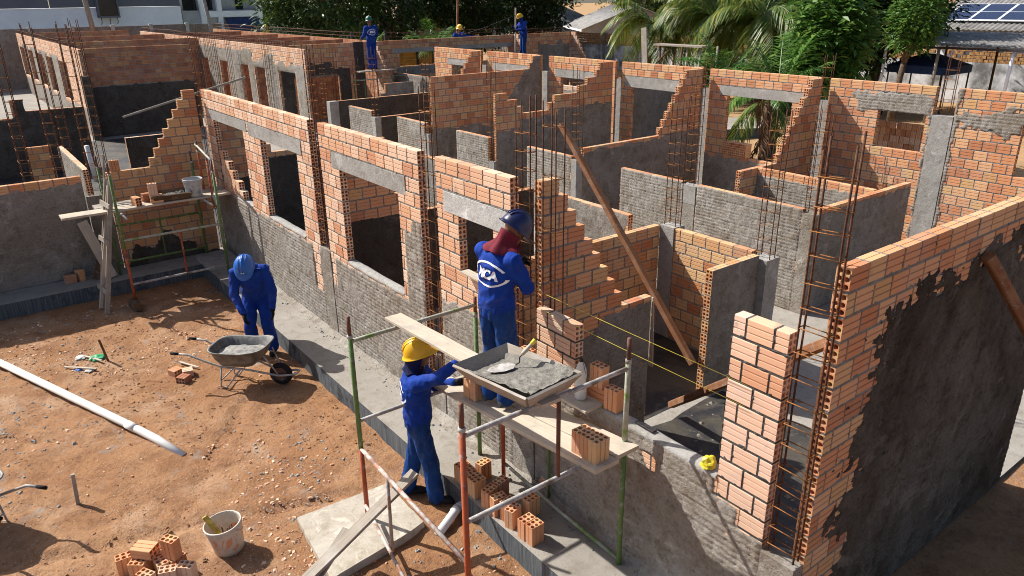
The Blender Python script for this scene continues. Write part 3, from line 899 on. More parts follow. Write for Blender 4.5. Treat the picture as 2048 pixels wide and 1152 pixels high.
post('concrete_column', 'pale concrete block set in the top of the sunlit half wall', -5.855, -5.555, 5.605, 5.76, 1.22, 1.52, 'concrete')
post('concrete_column', 'rough cement strip below the pale block in the half wall', -5.853, -5.557, 5.612, 5.75, 0.0, 1.218, 'render_light')
post('concrete_column', 'concrete post stub beside the head of the brown beam', -8.555, -8.41, 5.61, 5.775, 0.0, 1.50, 'concrete')
post('concrete_column', 'concrete post stub under rebar by the double stepped inner wall', -11.245, -11.06, 5.60, 5.675, 0.0, 1.05)
post('concrete_column', 'concrete post stub at the near end of the tall orange wall', -13.915, -13.76, 5.60, 5.735, 0.0, 1.30)
post('concrete_column', 'concrete post stub between the two far sunlit half walls', -16.715, -16.51, 5.60, 5.775, 0.0, 1.40)
post('concrete_column', 'tall square concrete post at the end of the long dark half wall', -19.5, -19.28, 5.56, 5.84, 0.0, 1.55, 'concrete')
post('concrete_column', 'wide pale concrete column in the rear wall', -3.735, -3.405, 9.19, 9.33, 0.0, 2.50, 'concrete')
post('concrete_column', 'dark fresh concrete column in the far cross wall', -23.72, -23.585, 8.565, 8.945, 0.0, 2.96, 'render_dark')
post('concrete_column', 'dark concrete column at the end of the far left wing', -27.2, -26.9, 0.30, 0.55, 0.0, 2.1, 'render_dark')
post('concrete_column', 'grey concrete column in the gap of the shaded stepped wall', -12.15, -12.05, -2.10, -1.76, 0.0, 1.35, 'render_grey')
for i, (x, y) in enumerate(((-16.45, 9.21), (-13.70, 9.21), (-10.97, 9.21), (-8.40, 9.21), (-5.70, 9.21))):
    post('concrete_column', ['rear wall column behind the low shaded stepped wall', 'rear wall column behind the tall orange inner wall', 'rear wall column behind the double stepped inner wall', 'rear wall column beside the dark wide opening', 'rear wall column beside the palm leaf window'][i], x - 0.13, x + 0.09, y + 0.01, y + 0.11, 0.0, 2.55, 'concrete')
# mortar cap along the low front wall
def cap(label, pts, w0, w1, z, seed):
    vs = []; fs = []
    a, b = pts
    n = int((b - a) / 0.05)
    prof = [(w0, z - 0.03), (w0 - 0.008, z - 0.005), (w0 + 0.02, z + 0.012), ((w0 + w1) / 2, z + 0.016), (w1 - 0.02, z + 0.012), (w1 + 0.006, z - 0.005), (w1, z - 0.03)]
    for i in range(n + 1):
        x = (b - a) * i / n
        for (y, zz) in prof:
            vs.append((x, y + 0.008 * nz(x * 5, y * 20, seed), zz + 0.007 * nz(x * 6, y * 20, seed + 3)))
    m = len(prof)
    for i in range(n):
        for k in range(m - 1):
            fs.append((i * m + k, i * m + k + 1, (i + 1) * m + k + 1, (i + 1) * m + k)[::-1])
    return MB().add(vs, fs), a
for lab, p in (('smooth cement sill on the low front wall', (-2.16, -0.67)), ('cement sill in the first wide window', (-11.5, -10.05)), ('cement sill in the second wide window', (-9.26, -7.88)), ('cement sill in the third wide window', (-6.5, -5.07))):
    m, a = cap(lab, p, -0.004, BT + 0.02, 1.243, p[0])
    tag(m.build('window_sill', 'concrete', None, True, loc=(a, 0, 0)), lab, 'sill', None, 'thing')
# inner walls seen through the front windows
wall('half_wall', 'brick wall stepping down behind the third wide window', 'y', -7.06, 0.14, 3.5,
     [(0.14, 0.72, 16), (0.72, 0.82, 15), (0.82, 0.92, 14), (0.92, 1.02, 13), (1.02, 1.12, 12), (1.12, 1.22, 11), (1.22, 3.5, 10)], 'brick_orange', (), below(1.58, 0.02, 1, 2), 'render_dark')
wall('half_wall', 'brick wall stepping down behind the first wide window', 'y', -12.0, 0.16, 3.5,
     [(0.16, 0.82, 16), (0.82, 0.92, 14), (0.92, 1.0, 13), (1.0, 1.1, 12), (1.1, 3.5, 11)], 'brick_orange', (), lambda u, z: z < 1.62 - 0.3 * max(0, min(1, (0.9 - u) * 3)), 'render_dark')
for lab, a, b in (('corridor half wall behind the first two wide windows', -11.9, -8.6), ('corridor half wall behind the third wide window', -6.9, -5.0)):
    wall('half_wall', lab, 'x', 3.52, a, b, [(a, b, 10)], 'brick_orange', (), always, 'render_grey', cell=0.06)

wall('brick_wall', 'dark rendered wall seen through the wide opening of the rear wall', 'y', -10.95, 9.36, 12.3, [(9.36, 12.3, 17)], 'brick_orange', (), lambda u, z: u > 9.45, 'render_grey', cell=0.05)
wall('low_wall', 'low sunlit wall seen through the window behind the inner steps', 'x', 11.6, -16.4, -13.0, [(-16.4, -14.6, 12), (-14.6, -13.0, 13)], 'brick_peach', (), below(1.75, 0.05, 1, 3), 'render_grey', cell=0.05)

# ------------------------------------------------------------------ rebar cages
def cage(label, x, y, w, d, z0, z1, sp=0.16, r=0.006, mat='rebar_rust', smat='rebar_orange', tilt=(0, 0), dz=(0, 0, 0, 0), name='rebar_cage', group=None, ragged=0.05):
    t = thing(name, label, 'rebar', (x, y, z0), (tilt[0], tilt[1], 0), group)
    H = z1 - z0
    for i, (sx, sy) in enumerate(((-1, -1), (1, -1), (1, 1), (-1, 1))):
        b = MB(); hx = sx * w / 2; hy = sy * d / 2
        top = H + dz[i] + random.uniform(-ragged, ragged)
        n = 6
        b.tube([(hx + 0.006 * nz(q * 0.7 + x, hx * 9, y) * (q > 0), hy + 0.006 * nz(q * 0.7, hy * 9, x + 4) * (q > 0), top * q / n) for q in range(n + 1)], r, 6)
        b.build('bar', mat, t, True)
    s = MB()
    rr = r * 0.55
    a, c = w / 2 + r, d / 2 + r
    pts = [(-a, -c, 0), (a, -c, 0.004), (a, c, 0), (-a, c, -0.004), (-a, -c, 0)]
    for p, q in zip(pts[:-1], pts[1:]): s.tube([p, q], rr, 5)
    s.tube([(-a, -c, 0), (-a + 0.03, -c + 0.015, 0.02)], rr, 5)
    me = s.mesh('stirrup', True)
    me.materials.append(MATS[smat])
    z = 0.06
    while z < H - 0.15:
        mk('stirrup', me, None, t, (0, 0, z), (random.uniform(-0.04, 0.04), random.uniform(-0.05, 0.05), random.uniform(-0.04, 0.04)))
        z += sp * random.uniform(0.85, 1.15)
    return t
cage('tall rebar cage at the near corner with wide orange ties', -0.125, 0.045, 0.19, 0.055, 0.9, 3.62, 0.15, 0.0068, dz=(0, -0.02, 0.1, 0.05))
cage('rebar cage in the slot where the scaffold worker ties wire', -2.865, 0.045, 0.19, 0.06, 1.0, 3.62, 0.155, 0.0065)
cage('tall rebar bars right behind the scaffold worker', -2.62, 0.14, 0.16, 0.09, 1.24, 3.58, 0.40, 0.006)
cage('rebar cage in the second slot of the long wall', -4.42, 0.045, 0.20, 0.06, 0.45, 3.58, 0.17, 0.006)
cage('rebar cage in the first slot of the long wall', -7.21, 0.045, 0.20, 0.06, 1.25, 3.85, 0.17, 0.006)
cage('rebar cage where the long wall meets the stepped wall', -12.13, 0.03, 0.10, 0.12, 0.0, 3.8, 0.18, 0.006)
for lab, x, y, z0, z1 in (('rebar cage on the concrete post behind the dark wall with holes', -2.84, 3.595, 1.5, 3.2), ('rebar cage on the damp post of the yellow brick room', -4.285, 3.61, 1.56, 3.2),
                          ('rebar cage on the pale block of the sunlit half wall', -5.705, 5.68, 1.52, 3.25), ('rebar cage beside the head of the brown beam', -8.48, 5.69, 1.5, 3.2),
                          ('rebar cage by the near end of the double stepped wall', -11.15, 5.64, 1.05, 3.2), ('rebar cage at the near end of the tall orange wall', -13.84, 5.67, 1.3, 3.2),
                          ('rebar cage between the two far sunlit half walls', -16.61, 5.69, 1.4, 3.2), ('rebar cage beside the long dark half wall', -19.9, 5.7, 0.0, 3.0),
                          ('thin rebar cage in the pale corner post', -3.55, 5.69, 1.5, 2.9)):
    cage(lab, x, y, 0.18, 0.10, z0, z1, 0.15, 0.0058)
for lab, x, z1 in (('rebar cage in the open gap of the rear wall above the pale column', -3.57, 3.45), ('rebar cage in the rear wall beside the palm window', -5.70, 3.35), ('rebar in the rear wall by the dark wide opening', -8.40, 3.2)):
    cage(lab, x, 9.26, 0.16, 0.07, 2.55, z1, 0.16, 0.006)
cage('rebar cage standing in front of the rear wall shadow', -5.35, 8.7, 0.2, 0.12, 0.0, 2.6, 0.16, 0.0058)
for i, (lab, x, y, z0, z1) in enumerate((('rebar cage at the near end of the far door wall', -20.95, 5.78, 0.0, 3.1), ('pair of rebar cages leaning on the far door wall', -24.3, 5.6, 0.0, 3.2), ('rebar cage in front of the far cross wall', -22.6, 7.3, 0.0, 2.8),
                          ('rebar cage left of the green helmet worker', -22.2, 7.9, 0.0, 2.5), ('rebar before the far lintel openings', -21.0, 10.6, 0.0, 2.7), ('rebar before the far openings beside the lit bay', -20.4, 11.0, 0.0, 2.6), ('rebar standing before the middle of the door wall', -27.9, 5.5, 0.0, 3.3), ('rebar before the third dark doorway', -30.6, 5.5, 0.0, 3.4), ('rebar beside the big brown cross wall', -24.6, 4.0, 0.0, 3.4), ('rebar at the corner of the big brown cross wall', -27.2, 4.25, 0.0, 3.5))):
    cage(lab, x, y, 0.2, 0.12, z0, z1, 0.2, 0.007)
for lab, x, y, z0, z1, w in (('rebar frame at the far left edge of the yard rooms', -13.6, -2.75, 0.0, 4.05, 0.30), ('rebar frame behind the low yard wall', -13.6, -2.25, 0.0, 4.05, 0.16), ('rebar frame beside the bright running half wall', -13.4, -1.75, 0.0, 4.08, 0.12), ('rebar cage at the corner of the far left wing', -16.9, -1.05, 0.0, 4.05, 0.22), ('rebar frame near the small yellowish half wall', -16.2, -1.75, 0.0, 3.4, 0.2), ('rebar net by the far left entrance', -21.5, -3.9, 0.0, 3.3, 0.5)):
    cage(lab, x, y, w, 0.14, z0, z1, 0.22, 0.0075, 'rebar_rust', 'rebar_orange')
def beam_cage(label, p, q, z, w=0.1, h=0.14):
    p = Vector(p); q = Vector(q); L = (q - p).length
    t = thing('rebar_beam', label, 'rebar', (p.x, p.y, z), (0, 0, math.atan2(q.y - p.y, q.x - p.x)))
    for sy in (-1, 1):
        for zz in (0.0, h):
            b = MB(); n = 8
            b.tube([(L * i / n, sy * w / 2, zz + 0.02 + 0.05 * nz(i * 0.9, zz * 9, p.x)) for i in range(n + 1)], 0.008, 5)
            b.build('bar', 'rebar_rust', t, True)
    s = MB()
    pts = [(0, -w / 2, 0), (0, w / 2, 0), (0, w / 2, h), (0, -w / 2, h), (0, -w / 2, 0)]
    for a, c in zip(pts[:-1], pts[1:]): s.tube([a, c], 0.005, 4)
    me = s.mesh('stirrup', True); me.materials.append(MATS['rebar_rust'])
    for i in range(int(L / 0.25)):
        mk('stirrup', me, None, t, (0.12 + i * 0.25, 0, 0.02), (0, random.uniform(-0.2, 0.2), 0))
beam_cage('long rebar beam lying on top of the far door wall', (-42.5, 5.77), (-22.0, 5.77), 2.97)
beam_cage('long rebar beam on the reddish back wall under the trees', (-42.5, 9.55), (-24.2, 9.55), 3.05)
beam_cage('rebar beam standing on the far cross wall between the workers', (-23.66, 10.0), (-23.66, 15.2), 3.05)
beam_cage('rebar beam on the far cross wall beside the last worker', (-23.66, 15.9), (-23.66, 18.6), 2.98)
beam_cage('rebar beam on the far left windowed wall', (-45.5, 0.45), (-28.0, 0.45), 2.97)

# ------------------------------------------------------------------ timber, tubes, scaffolds
def plank(name, label, p, q, w, h, mat, cat='plank', up=(0, 0, 1), group=None, parent=None, warp=0.004):
    p = Vector(p); q = Vector(q); L = (q - p).length
    d = (q - p).normalized(); u = Vector(up); s = d.cross(u).normalized(); u = s.cross(d).normalized()
    n = max(2, int(L / 0.12)); b = 0.12 * min(w, h)
    prof = [(-w / 2 + b, -h / 2), (w / 2 - b, -h / 2), (w / 2, -h / 2 + b), (w / 2, h / 2 - b), (w / 2 - b, h / 2), (-w / 2 + b, h / 2), (-w / 2, h / 2 - b), (-w / 2, -h / 2 + b)]
    vs = []; fs = []
    for i in range(n + 1):
        x = L * i / n
        for y, z in prof:
            vs.append((x + (0.006 * nz(y * 30, z * 30, p.x) if i in (0, n) else 0), y + warp * 0.6 * nz(x * 3, y * 5, p.y), z + warp * nz(x * 2, y * 3, p.x)))
    m = len(prof)
    for i in range(n):
        for k in range(m):
            fs.append((i * m + k, (i + 1) * m + k, (i + 1) * m + (k + 1) % m, i * m + (k + 1) % m))
    fs.append(tuple(range(m))); fs.append(tuple(n * m + k for k in range(m - 1, -1, -1)))
    o = MB().add(vs, fs).build(name, mat, parent)
    M = Matrix((d, s * -1, u)).transposed()
    o.rotation_euler = M.to_euler()
    o.location = p
    if parent is None: tag(o, label, cat, group, 'thing')
    return o

def frame(label, posts, rails, mids=(), name='scaffold', mats=None):
    """posts: (x,y,z0,z1,mat); rails: (p,q,mat); mids likewise"""
    x, y, z = posts[0][:3]
    t = thing(name, label, 'scaffold', (x, y, z))
    o = Vector((x, y, z))
    for (px, py, z0, z1, segs) in posts:
        zz = z0
        for (ze, mt) in segs:
            b = MB(); b.tube([Vector((px, py, zz)) - o, Vector((px, py, ze)) - o], 0.0215, 12)
            pb = b.build('post', mt, t, True); zz = ze
        b = MB(); b.tube([Vector((px, py, z1 - 0.19)) - o, Vector((px, py, z1)) - o], 0.0175, 10, True)
        b.build('spigot', 'tube_rusty', t, True)
        b = MB(); b.tube([Vector((px, py, z1 - 0.20)) - o, Vector((px, py, z1 - 0.17)) - o], 0.0245, 10)
        b.build('collar', 'tube_grey', t, True)
    for p, q, mt in rails:
        p = Vector(p); q = Vector(q)
        b = MB(); n = 5
        b.tube([p.lerp(q, i / n) - o for i in range(n + 1)], 0.0185, 10)
        b.build('rail', mt, t, True)
    for p, q, mt in mids:
        b = MB(); b.tube([Vector(p) - o, Vector(q) - o], 0.0155, 8)
        b.build('strut', mt, t, True)
    return t
frame('scaffold frame beside the yellow helmet worker', [(-3.45, -1.41, -0.2, 1.9, [(0.6, 'tube_orange'), (1.72, 'tube_green')]), (-3.45, -0.12, 0.0, 1.75, [(1.6, 'tube_green')])],
      [((-3.45, -1.41, 1.67), (-3.45, -0.12, 1.67), 'tube_mossy'), ((-3.45, -1.41, 0.885), (-3.45, -0.12, 0.885), 'tube_grey')], [((-3.45, -0.72, 0.885), (-3.45, -0.72, 1.67), 'tube_green')])
frame('scaffold frame under the right end of the planks', [(-1.44, -1.6, -0.24, 2.05, [(1.86, 'tube_orange')]), (-1.44, -0.125, 0.0, 2.06, [(1.2, 'tube_green'), (1.88, 'tube_mossy')])],
      [((-1.44, -1.6, 1.815), (-1.44, -0.125, 1.815), 'tube_grey'), ((-1.44, -1.6, 1.15), (-1.44, -0.125, 1.15), 'tube_grey')], [((-1.44, -0.80, 1.15), (-1.44, -0.80, 1.815), 'tube_rusty')])
def tube_thing(label, pts, r, mat, name='scaffold_brace', cat='scaffold tube', seg=10):
    p0 = Vector(pts[0])
    b = MB(); b.tube([Vector(p) - p0 for p in pts], r, seg)
    return tag(b.build(name, mat, None, True, loc=p0), label, cat, None, 'thing')
# lower ring of the scaffold: braces between the two frames
tube_thing('worn orange brace sloping from the first frame to the near orange post', [(-3.45, -1.41, 0.60), (-2.45, -1.50, 0.33), (-1.46, -1.6, 0.62)][0:1] + [(-1.47, -1.595, 0.80)], 0.018, 'tube_worn')
tube_thing('lower orange brace crossing in front of the concrete slab', [(-3.43, -1.43, 0.0), (-2.0, -1.62, -0.19)], 0.016, 'tube_worn')
tube_thing('short orange strut standing between the two braces', [(-2.86, -1.47, -0.12), (-2.86, -1.46, 0.65)], 0.016, 'tube_worn')
tube_thing('orange prop standing on the plinth under the planks', [(-2.96, -0.18, 0.0), (-2.96, -0.18, 1.0)], 0.02, 'tube_orange', 'prop')
tube_thing('thin green prop against the low front wall', [(-2.44, -0.04, 0.0), (-2.44, -0.05, 1.05)], 0.014, 'tube_green', 'prop')
tube_thing('grey green brace lying along the foot of the low wall', [(-2.96, -0.16, 0.17), (-2.2, -0.13, 0.07), (-1.45, -0.11, 0.03)], 0.017, 'tube_mossy')
# boards
plank('plank', 'upper plank sloping up under the mortar tray', (-3.62, -0.90, 1.705), (-1.36, -0.93, 1.848), 0.17, 0.026, 'wood_pale')
plank('plank', 'outer plank of the scaffold deck carrying upright bricks', (-3.55, -0.475, 0.925), (-1.27, -0.475, 1.193), 0.235, 0.035, 'wood_pale')
plank('plank', 'inner plank of the scaffold deck nearest the wall', (-3.5, -0.225, 0.925), (-1.31, -0.225, 1.190), 0.24, 0.032, 'wood_pale')
plank('plank', 'short plank on the sill under the plastic bottle', (-2.2, -0.06, 1.275), (-1.83, -0.05, 1.275), 0.27, 0.022, 'wood_pale')
plank('plank', 'weathered grey board leaning on the orange brace', (-2.93, -2.35, -0.12), (-3.04, -1.10, 0.44), 0.115, 0.03, 'wood_grey')
plank('plank', 'second grey board lying under the leaning board', (-2.86, -2.3, -0.16), (-3.12, -1.75, 0.09), 0.10, 0.025, 'wood_grey')
plank('timber_beam', 'long brown timber beam leaning across the small yellow room', (-5.32, 2.55, 2.86), (-2.90, 2.50, 0.42), 0.075, 0.075, 'wood_brown', 'beam', (0, 1, 0.2))
plank('timber_beam', 'brown timber beam propped low across the corner room', (-2.76, 2.0, 0.13), (-0.14, 0.62, 2.38), 0.075, 0.075, 'wood_brown', 'beam')
plank('timber_beam', 'brown prop leaning on the outside of the tall shaded wall', (0.055, 1.84, 2.66), (1.08, 3.68, -0.03), 0.075, 0.075, 'wood_brown', 'beam')
plank('board', 'pale thin board leaning at the end of the stepped wall', (-2.74, 1.60, 0.75), (-2.79, 1.60, 1.52), 0.06, 0.012, 'wood_pale', 'board', (0, 1, 0))
plank('plank', 'small offcut of wood on the high window sill behind the worker', (-3.75, -0.03, 1.905), (-3.33, -0.03, 1.90), 0.10, 0.02, 'wood_pale')
# scaffold by the stepped wall
frame('green scaffold frame standing on the far plinth corner', [(-10.62, -0.39, 0.0, 1.95, [(1.75, 'tube_green')]), (-10.66, -1.90, -0.1, 2.12, [(0.75, 'tube_orange'), (1.93, 'tube_green')])],
      [((-10.62, -0.39, 0.89), (-10.66, -1.90, 0.885), 'tube_mossy'), ((-10.62, -0.39, 0.16), (-10.66, -1.90, 0.15), 'tube_grey')], [((-10.64, -1.05, 0.16), (-10.64, -1.05, 0.89), 'tube_orange')])
frame('green scaffold frame close to the shaded stepped wall', [(-11.75, -0.42, 0.0, 1.95, [(1.75, 'tube_green')]), (-11.78, -1.88, 0.0, 2.05, [(1.85, 'tube_green')])],
      [((-11.75, -0.42, 0.85), (-11.78, -1.88, 0.85), 'tube_green'), ((-11.75, -0.42, 0.2), (-11.78, -1.88, 0.2), 'tube_green')], [((-11.77, -1.1, 0.2), (-11.77, -1.1, 0.85), 'tube_green')])
frame('orange scaffold end frame with white top rail by the long wall', [(-11.55, -0.34, 1.1, 2.15, [(2.0, 'tube_orange')]), (-10.98, -0.36, 1.1, 2.02, [(1.9, 'tube_orange')])],
      [((-11.62, -0.34, 2.08), (-10.64, -0.38, 1.95), 'tube_mossy'), ((-11.0, -0.36, 1.33), (-10.62, -0.39, 1.18), 'tube_grey')])
tube_thing('grey tube lying across the scaffold to carry the deck by the stepped wall', [(-11.82, -0.50, 1.245), (-10.55, -0.50, 1.245)], 0.02, 'tube_grey')
tube_thing('second grey tube across the scaffold by the stepped wall', [(-11.82, -1.80, 1.245), (-10.55, -1.80, 1.245)], 0.02, 'tube_grey')
plank('plank', 'pale plank overhanging the scaffold by the stepped wall', (-11.15, -2.62, 1.283), (-11.15, -0.05, 1.283), 0.30, 0.035, 'wood_pale')
plank('plank', 'inner plank of the deck by the stepped wall', (-11.47, -2.1, 1.283), (-11.47, -0.05, 1.283), 0.28, 0.035, 'wood_grey')
def ladder():
    t = thing('ladder', 'weathered wooden ladder leaning on the far scaffold', 'ladder', (-10.75, -2.36, -0.22))
    foot = Vector((0, 0, 0)); top = Vector((-0.45, 0.52, 1.98))
    d = Vector((0.36, 0.04, 0)) * 0.5
    for s in (-1, 1):
        plank('side_rail', None, foot + d * s * 0.8, top + d * s * 0.55, 0.075, 0.03, 'wood_grey', parent=t, up=(1, 0.2, 0))
    plank('middle_rail', None, foot + Vector((-0.04, -0.03, 0.05)), top + Vector((-0.03, -0.02, -0.1)), 0.05, 0.025, 'wood_pale', parent=t, up=(1, 0.2, 0))
    for f in (0.18, 0.55, 0.82):
        c = foot.lerp(top, f)
        plank('rung', None, c - d * 1.25 + Vector((0.03, -0.05, 0)), c + d * 1.25 + Vector((0.03, -0.05, 0)), 0.075, 0.022, 'wood_grey', parent=t, up=(0, -1, 0.2))
ladder()
plank('timber_pole', 'thin bare pole leaning on the low yard wall', (-11.75, -2.05, 0.02), (-11.85, -1.75, 2.05), 0.03, 0.03, 'wood_grey', 'pole')
plank('plank', 'dark board leaning in front of the bright strip', (-11.72, -2.28, 0.02), (-11.85, -2.02, 0.62), 0.09, 0.02, 'wood_dark', up=(1, 0, 0))
plank('plank', 'pale mortar stained board leaning on the low yard wall', (-11.66, -2.02, 0.02), (-11.94, -2.26, 0.98), 0.16, 0.022, 'wood_pale', up=(1, 0, 0.2))
def wood_block():
    t = thing('wood_block', 'stack of dark wood blocks under the scaffold post', 'wood block', (-10.62, -1.92, -0.24))
    for i in range(3):
        plank('block', None, (-0.12, -0.02 + 0.01 * i, 0.03 + i * 0.045), (0.2, 0.0 - 0.01 * i, 0.03 + i * 0.045), 0.13, 0.044, 'wood_dark', parent=t)
wood_block()
# loose slabs
def stone(name, label, outline, z0, z1, mat, cat='slab'):
    n = len(outline); cx = sum(p[0] for p in outline) / n; cy = sum(p[1] for p in outline) / n
    pts = []
    for i in range(n):
        a = Vector(outline[i]); b = Vector(outline[(i + 1) % n])
        m = max(2, int((b - a).length / 0.09))
        for k in range(m):
            p = a.lerp(b, k / m); pts.append((p.x - cx + 0.010 * nz(p.x * 9, p.y * 9, 2), p.y - cy + 0.010 * nz(p.x * 9, p.y * 9, 8)))
    m = len(pts)
    vs = [(x * 1.0, y * 1.0, 0) for x, y in pts] + [(x, y, z1 - z0 - 0.012 + 0.004 * nz(x * 20, y * 20, 3)) for x, y in pts] + [(x * 0.985, y * 0.985, z1 - z0) for x, y in pts]
    fs = []
    for i in range(m):
        j = (i + 1) % m
        fs.append((i, j, m + j, m + i)); fs.append((m + i, m + j, 2 * m + j, 2 * m + i))
    fs.append(tuple(2 * m + i for i in range(m)))
    return tag(MB().add(vs, fs).build(name, mat, None, False, loc=(cx, cy, z0)), label, cat, None, 'thing')
stone('concrete_slab', 'square concrete manhole cover lying in the yard dirt', [(-3.88, -1.94), (-2.92, -2.02), (-3.03, -1.20), (-3.08, -1.02), (-3.83, -1.01)], -0.25, -0.165, 'concrete_tan')
stone('concrete_slab', 'small concrete cover leaning in the far plinth corner', [(-11.75, -0.62), (-10.95, -0.62), (-10.90, -0.05), (-11.75, -0.05)], 0.0, 0.08, 'concrete')

# ------------------------------------------------------------------ loose bricks
def loose(label, x, y, z, rot, mat='brick_orange', group=None):
    """rot: 'up' stands on its end (holes on top), else laid flat; second value is the turn about z"""
    kind, a = rot
    o = bpy.data.objects.new('hollow_brick', brick_mesh('hollow', mat))
    COL.objects.link(o)
    o['kind'] = 'thing'
    if kind == 'up':
        M = Matrix.Translation((x, y, z)) @ Matrix.Rotation(a, 4, 'Z') @ Matrix.Translation((BH / 2, -BT / 2, 0)) @ Matrix.Rotation(-math.pi / 2, 4, 'Y')
    elif kind == 'side':
        M = Matrix.Translation((x, y, z)) @ Matrix.Rotation(a, 4, 'Z') @ Matrix.Translation((-BL / 2, BH / 2, 0)) @ Matrix.Rotation(math.pi / 2, 4, 'X')
    else:
        M = Matrix.Translation((x, y, z)) @ Matrix.Rotation(a, 4, 'Z') @ Matrix.Translation((-BL / 2, -BT / 2, 0))
    o.matrix_world = M
    return tag(o, label, 'brick', group)
row = [(-2.08, -0.50, 0.05, 'front brick of the upright row on the plinth, nearest the camera'), (-2.18, -0.51, 0.05, 'upright brick behind the front one of the plinth row'),
       (-2.37, -0.515, 0.3, 'third upright brick along the plinth edge'), (-2.47, -0.49, 0.15, 'upright brick of the plinth row in the shade of its neighbour'), (-2.58, -0.52, -0.1, 'fifth upright brick along the plinth edge'),
       (-2.72, -0.52, 0.25, 'upright brick near the post with its long side turned'), (-2.76, -0.36, 0.2, 'upright brick set back from the plinth edge'),
       (-2.91, -0.52, 0.0, 'upright brick at the front of the group of four'), (-3.0, -0.52, 0.05, 'upright brick second in the group of four'), (-3.09, -0.51, 0.0, 'upright brick third in the group of four'),
       (-3.2, -0.50, 0.1, 'upright brick at the back of the group of four by the orange post'), (-3.10, -0.32, 0.15, 'tall upright yellowish brick behind the group of four'),
       (-2.38, -0.30, 0.1, 'dark upright brick behind the rail near the wall')]
for i, (x, y, a, lab) in enumerate(row):
    loose(lab, x, y, 0.001, ('up', a + math.pi / 2), 'brick_orange' if i not in (7, 11) else 'brick_yellow', 'upright bricks on the plinth')
def ang(z): return 1.193 - (-1.3 - z) * 0
for i, (x, y, lab) in enumerate(((-1.37, -0.47, 'front brick of three upright on the scaffold plank'), (-1.465, -0.465, 'middle brick of three upright on the scaffold plank'), (-1.56, -0.46, 'rear brick of three upright on the scaffold plank'))):
    loose(lab, x, y, 1.210 + (x + 1.27) * 0.1175, ('up', math.pi / 2), 'brick_yellow' if i < 2 else 'brick_orange', 'bricks on the scaffold plank')
loose('upright brick on the sill beside the scaffold post', -1.75, 0.055, 1.262, ('up', 0.1), 'brick_orange')
loose('lower brick of two piled on the sill behind the bottle', -1.93, 0.06, 1.262, ('flat', 0.1), 'brick_orange')
loose('upper brick standing on the pile behind the bottle', -1.93, 0.06, 1.262 + BH, ('up', 0.1), 'brick_orange')
for i, (x, lab) in enumerate(((-3.02, 'upright brick under the far corner of the mortar tray'), (-2.92, 'second upright brick under the mortar tray'))):
    loose(lab, x, -0.47, 0.945 + (x + 3.55) * 0.1175 + 0.006, ('up', math.pi / 2))
loose('brick lying in the worker\'s rebar slot', -2.78, -0.02, 1.245, ('up', 0.2))
loose('single brick standing at the end of the third wall top', -3.10, 0.046, 2.963, ('flat', 0.0)) if False else None
# two bricks on the far plinth
loose('reddish brick lying by the foot of the low yard wall', -11.86, -2.62, 0.001, ('flat', 1.3), 'brick_red')
loose('upright brick leaning by the foot of the low yard wall', -11.88, -2.47, 0.001, ('up', 0.4), 'brick_yellow')
loose('brick standing on the flat part of the shaded stepped wall', -12.10, -1.58, 11 * CP + 0.003, ('up', 1.2), 'brick_yellow')
# bricks on the far scaffold deck
loose('brick with its holes to the camera on the far deck', -11.12, -1.52, 1.302, ('flat', 0.2), 'brick_orange')
loose('brick laid flat beside the others on the far deck', -11.30, -1.30, 1.302, ('flat', 1.7), 'brick_red')
loose('lower brick of two stacked on the far deck', -11.08, -1.22, 1.302, ('flat', 1.5), 'brick_orange')
loose('upper brick of two stacked on the far deck', -11.10, -1.25, 1.302 + BH, ('up', 1.4), 'brick_peach')
# pile in the first window
k = 0
for lev in range(5):
    for i in range(5 - lev):
        if (lev, i) in ((4, 0),): pass
        x = -11.40 + i * 0.205 + (0.0 if lev % 2 == 0 else 0.05)
        z = 1.262 + lev * (BH + 0.002)
        loose('%s layer brick, %s from the left, of the stepped pile in the first wide window' % (['bottom', 'second', 'third', 'fourth', 'top'][lev], ['first', 'second', 'third', 'fourth', 'fifth'][i]), x, 0.05 + 0.01 * nz(i, lev), z, ('flat', 0.04 * nz(i * 3.3, lev)), 'brick_peach', 'bricks piled in the first wide window')
# loose pile bottom left
bl = [(-4.16, -3.20, 0.0, 'up', 0.3, 'yellow'), (-4.05, -3.28, 0.0, 'up', 0.9, 'orange'), (-4.20, -3.36, 0.0, 'up', 1.5, 'orange'), (-3.94, -3.12, 0.0, 'up', 0.1, 'orange'), (-3.86, -3.26, 0.0, 'up', 0.5, 'yellow'), (-3.80, -3.10, 0.0, 'up', 1.2, 'peach'), (-4.06, -3.06, 0.0, 'up', 1.0, 'orange'), (-3.92, -3.00, 0.0, 'up', 1.9, 'yellow'), (-3.76, -2.96, 0.0, 'up', 0.8, 'peach'),
      (-4.10, -3.20, BL, 'side', 0.75, 'orange'), (-3.93, -3.02, BL, 'up', 0.55, 'orange')]
names = ['yellowish upright brick at the edge of the loose heap', 'upright brick under the tilted one in the loose heap', 'upright brick at the very corner of the loose heap', 'upright brick in the middle of the loose heap', 'upright yellow brick at the front of the loose heap', 'peach upright brick at the right of the loose heap', 'upright brick at the back of the loose heap', 'upright yellow brick behind the heap nearest the pail', 'last upright brick of the loose heap towards the slab', 'brick lying with grooves up on top of the loose heap', 'brick with six dark holes standing on top of the loose heap']
for (x, y, dz, kd, a, m), lab in zip(bl, names):
    loose(lab, x, y, -0.235 + dz + 0.002 - (0.03 if dz == 0 else 0.03), (kd, a), 'brick_' + m, 'loose brick heap in the yard')
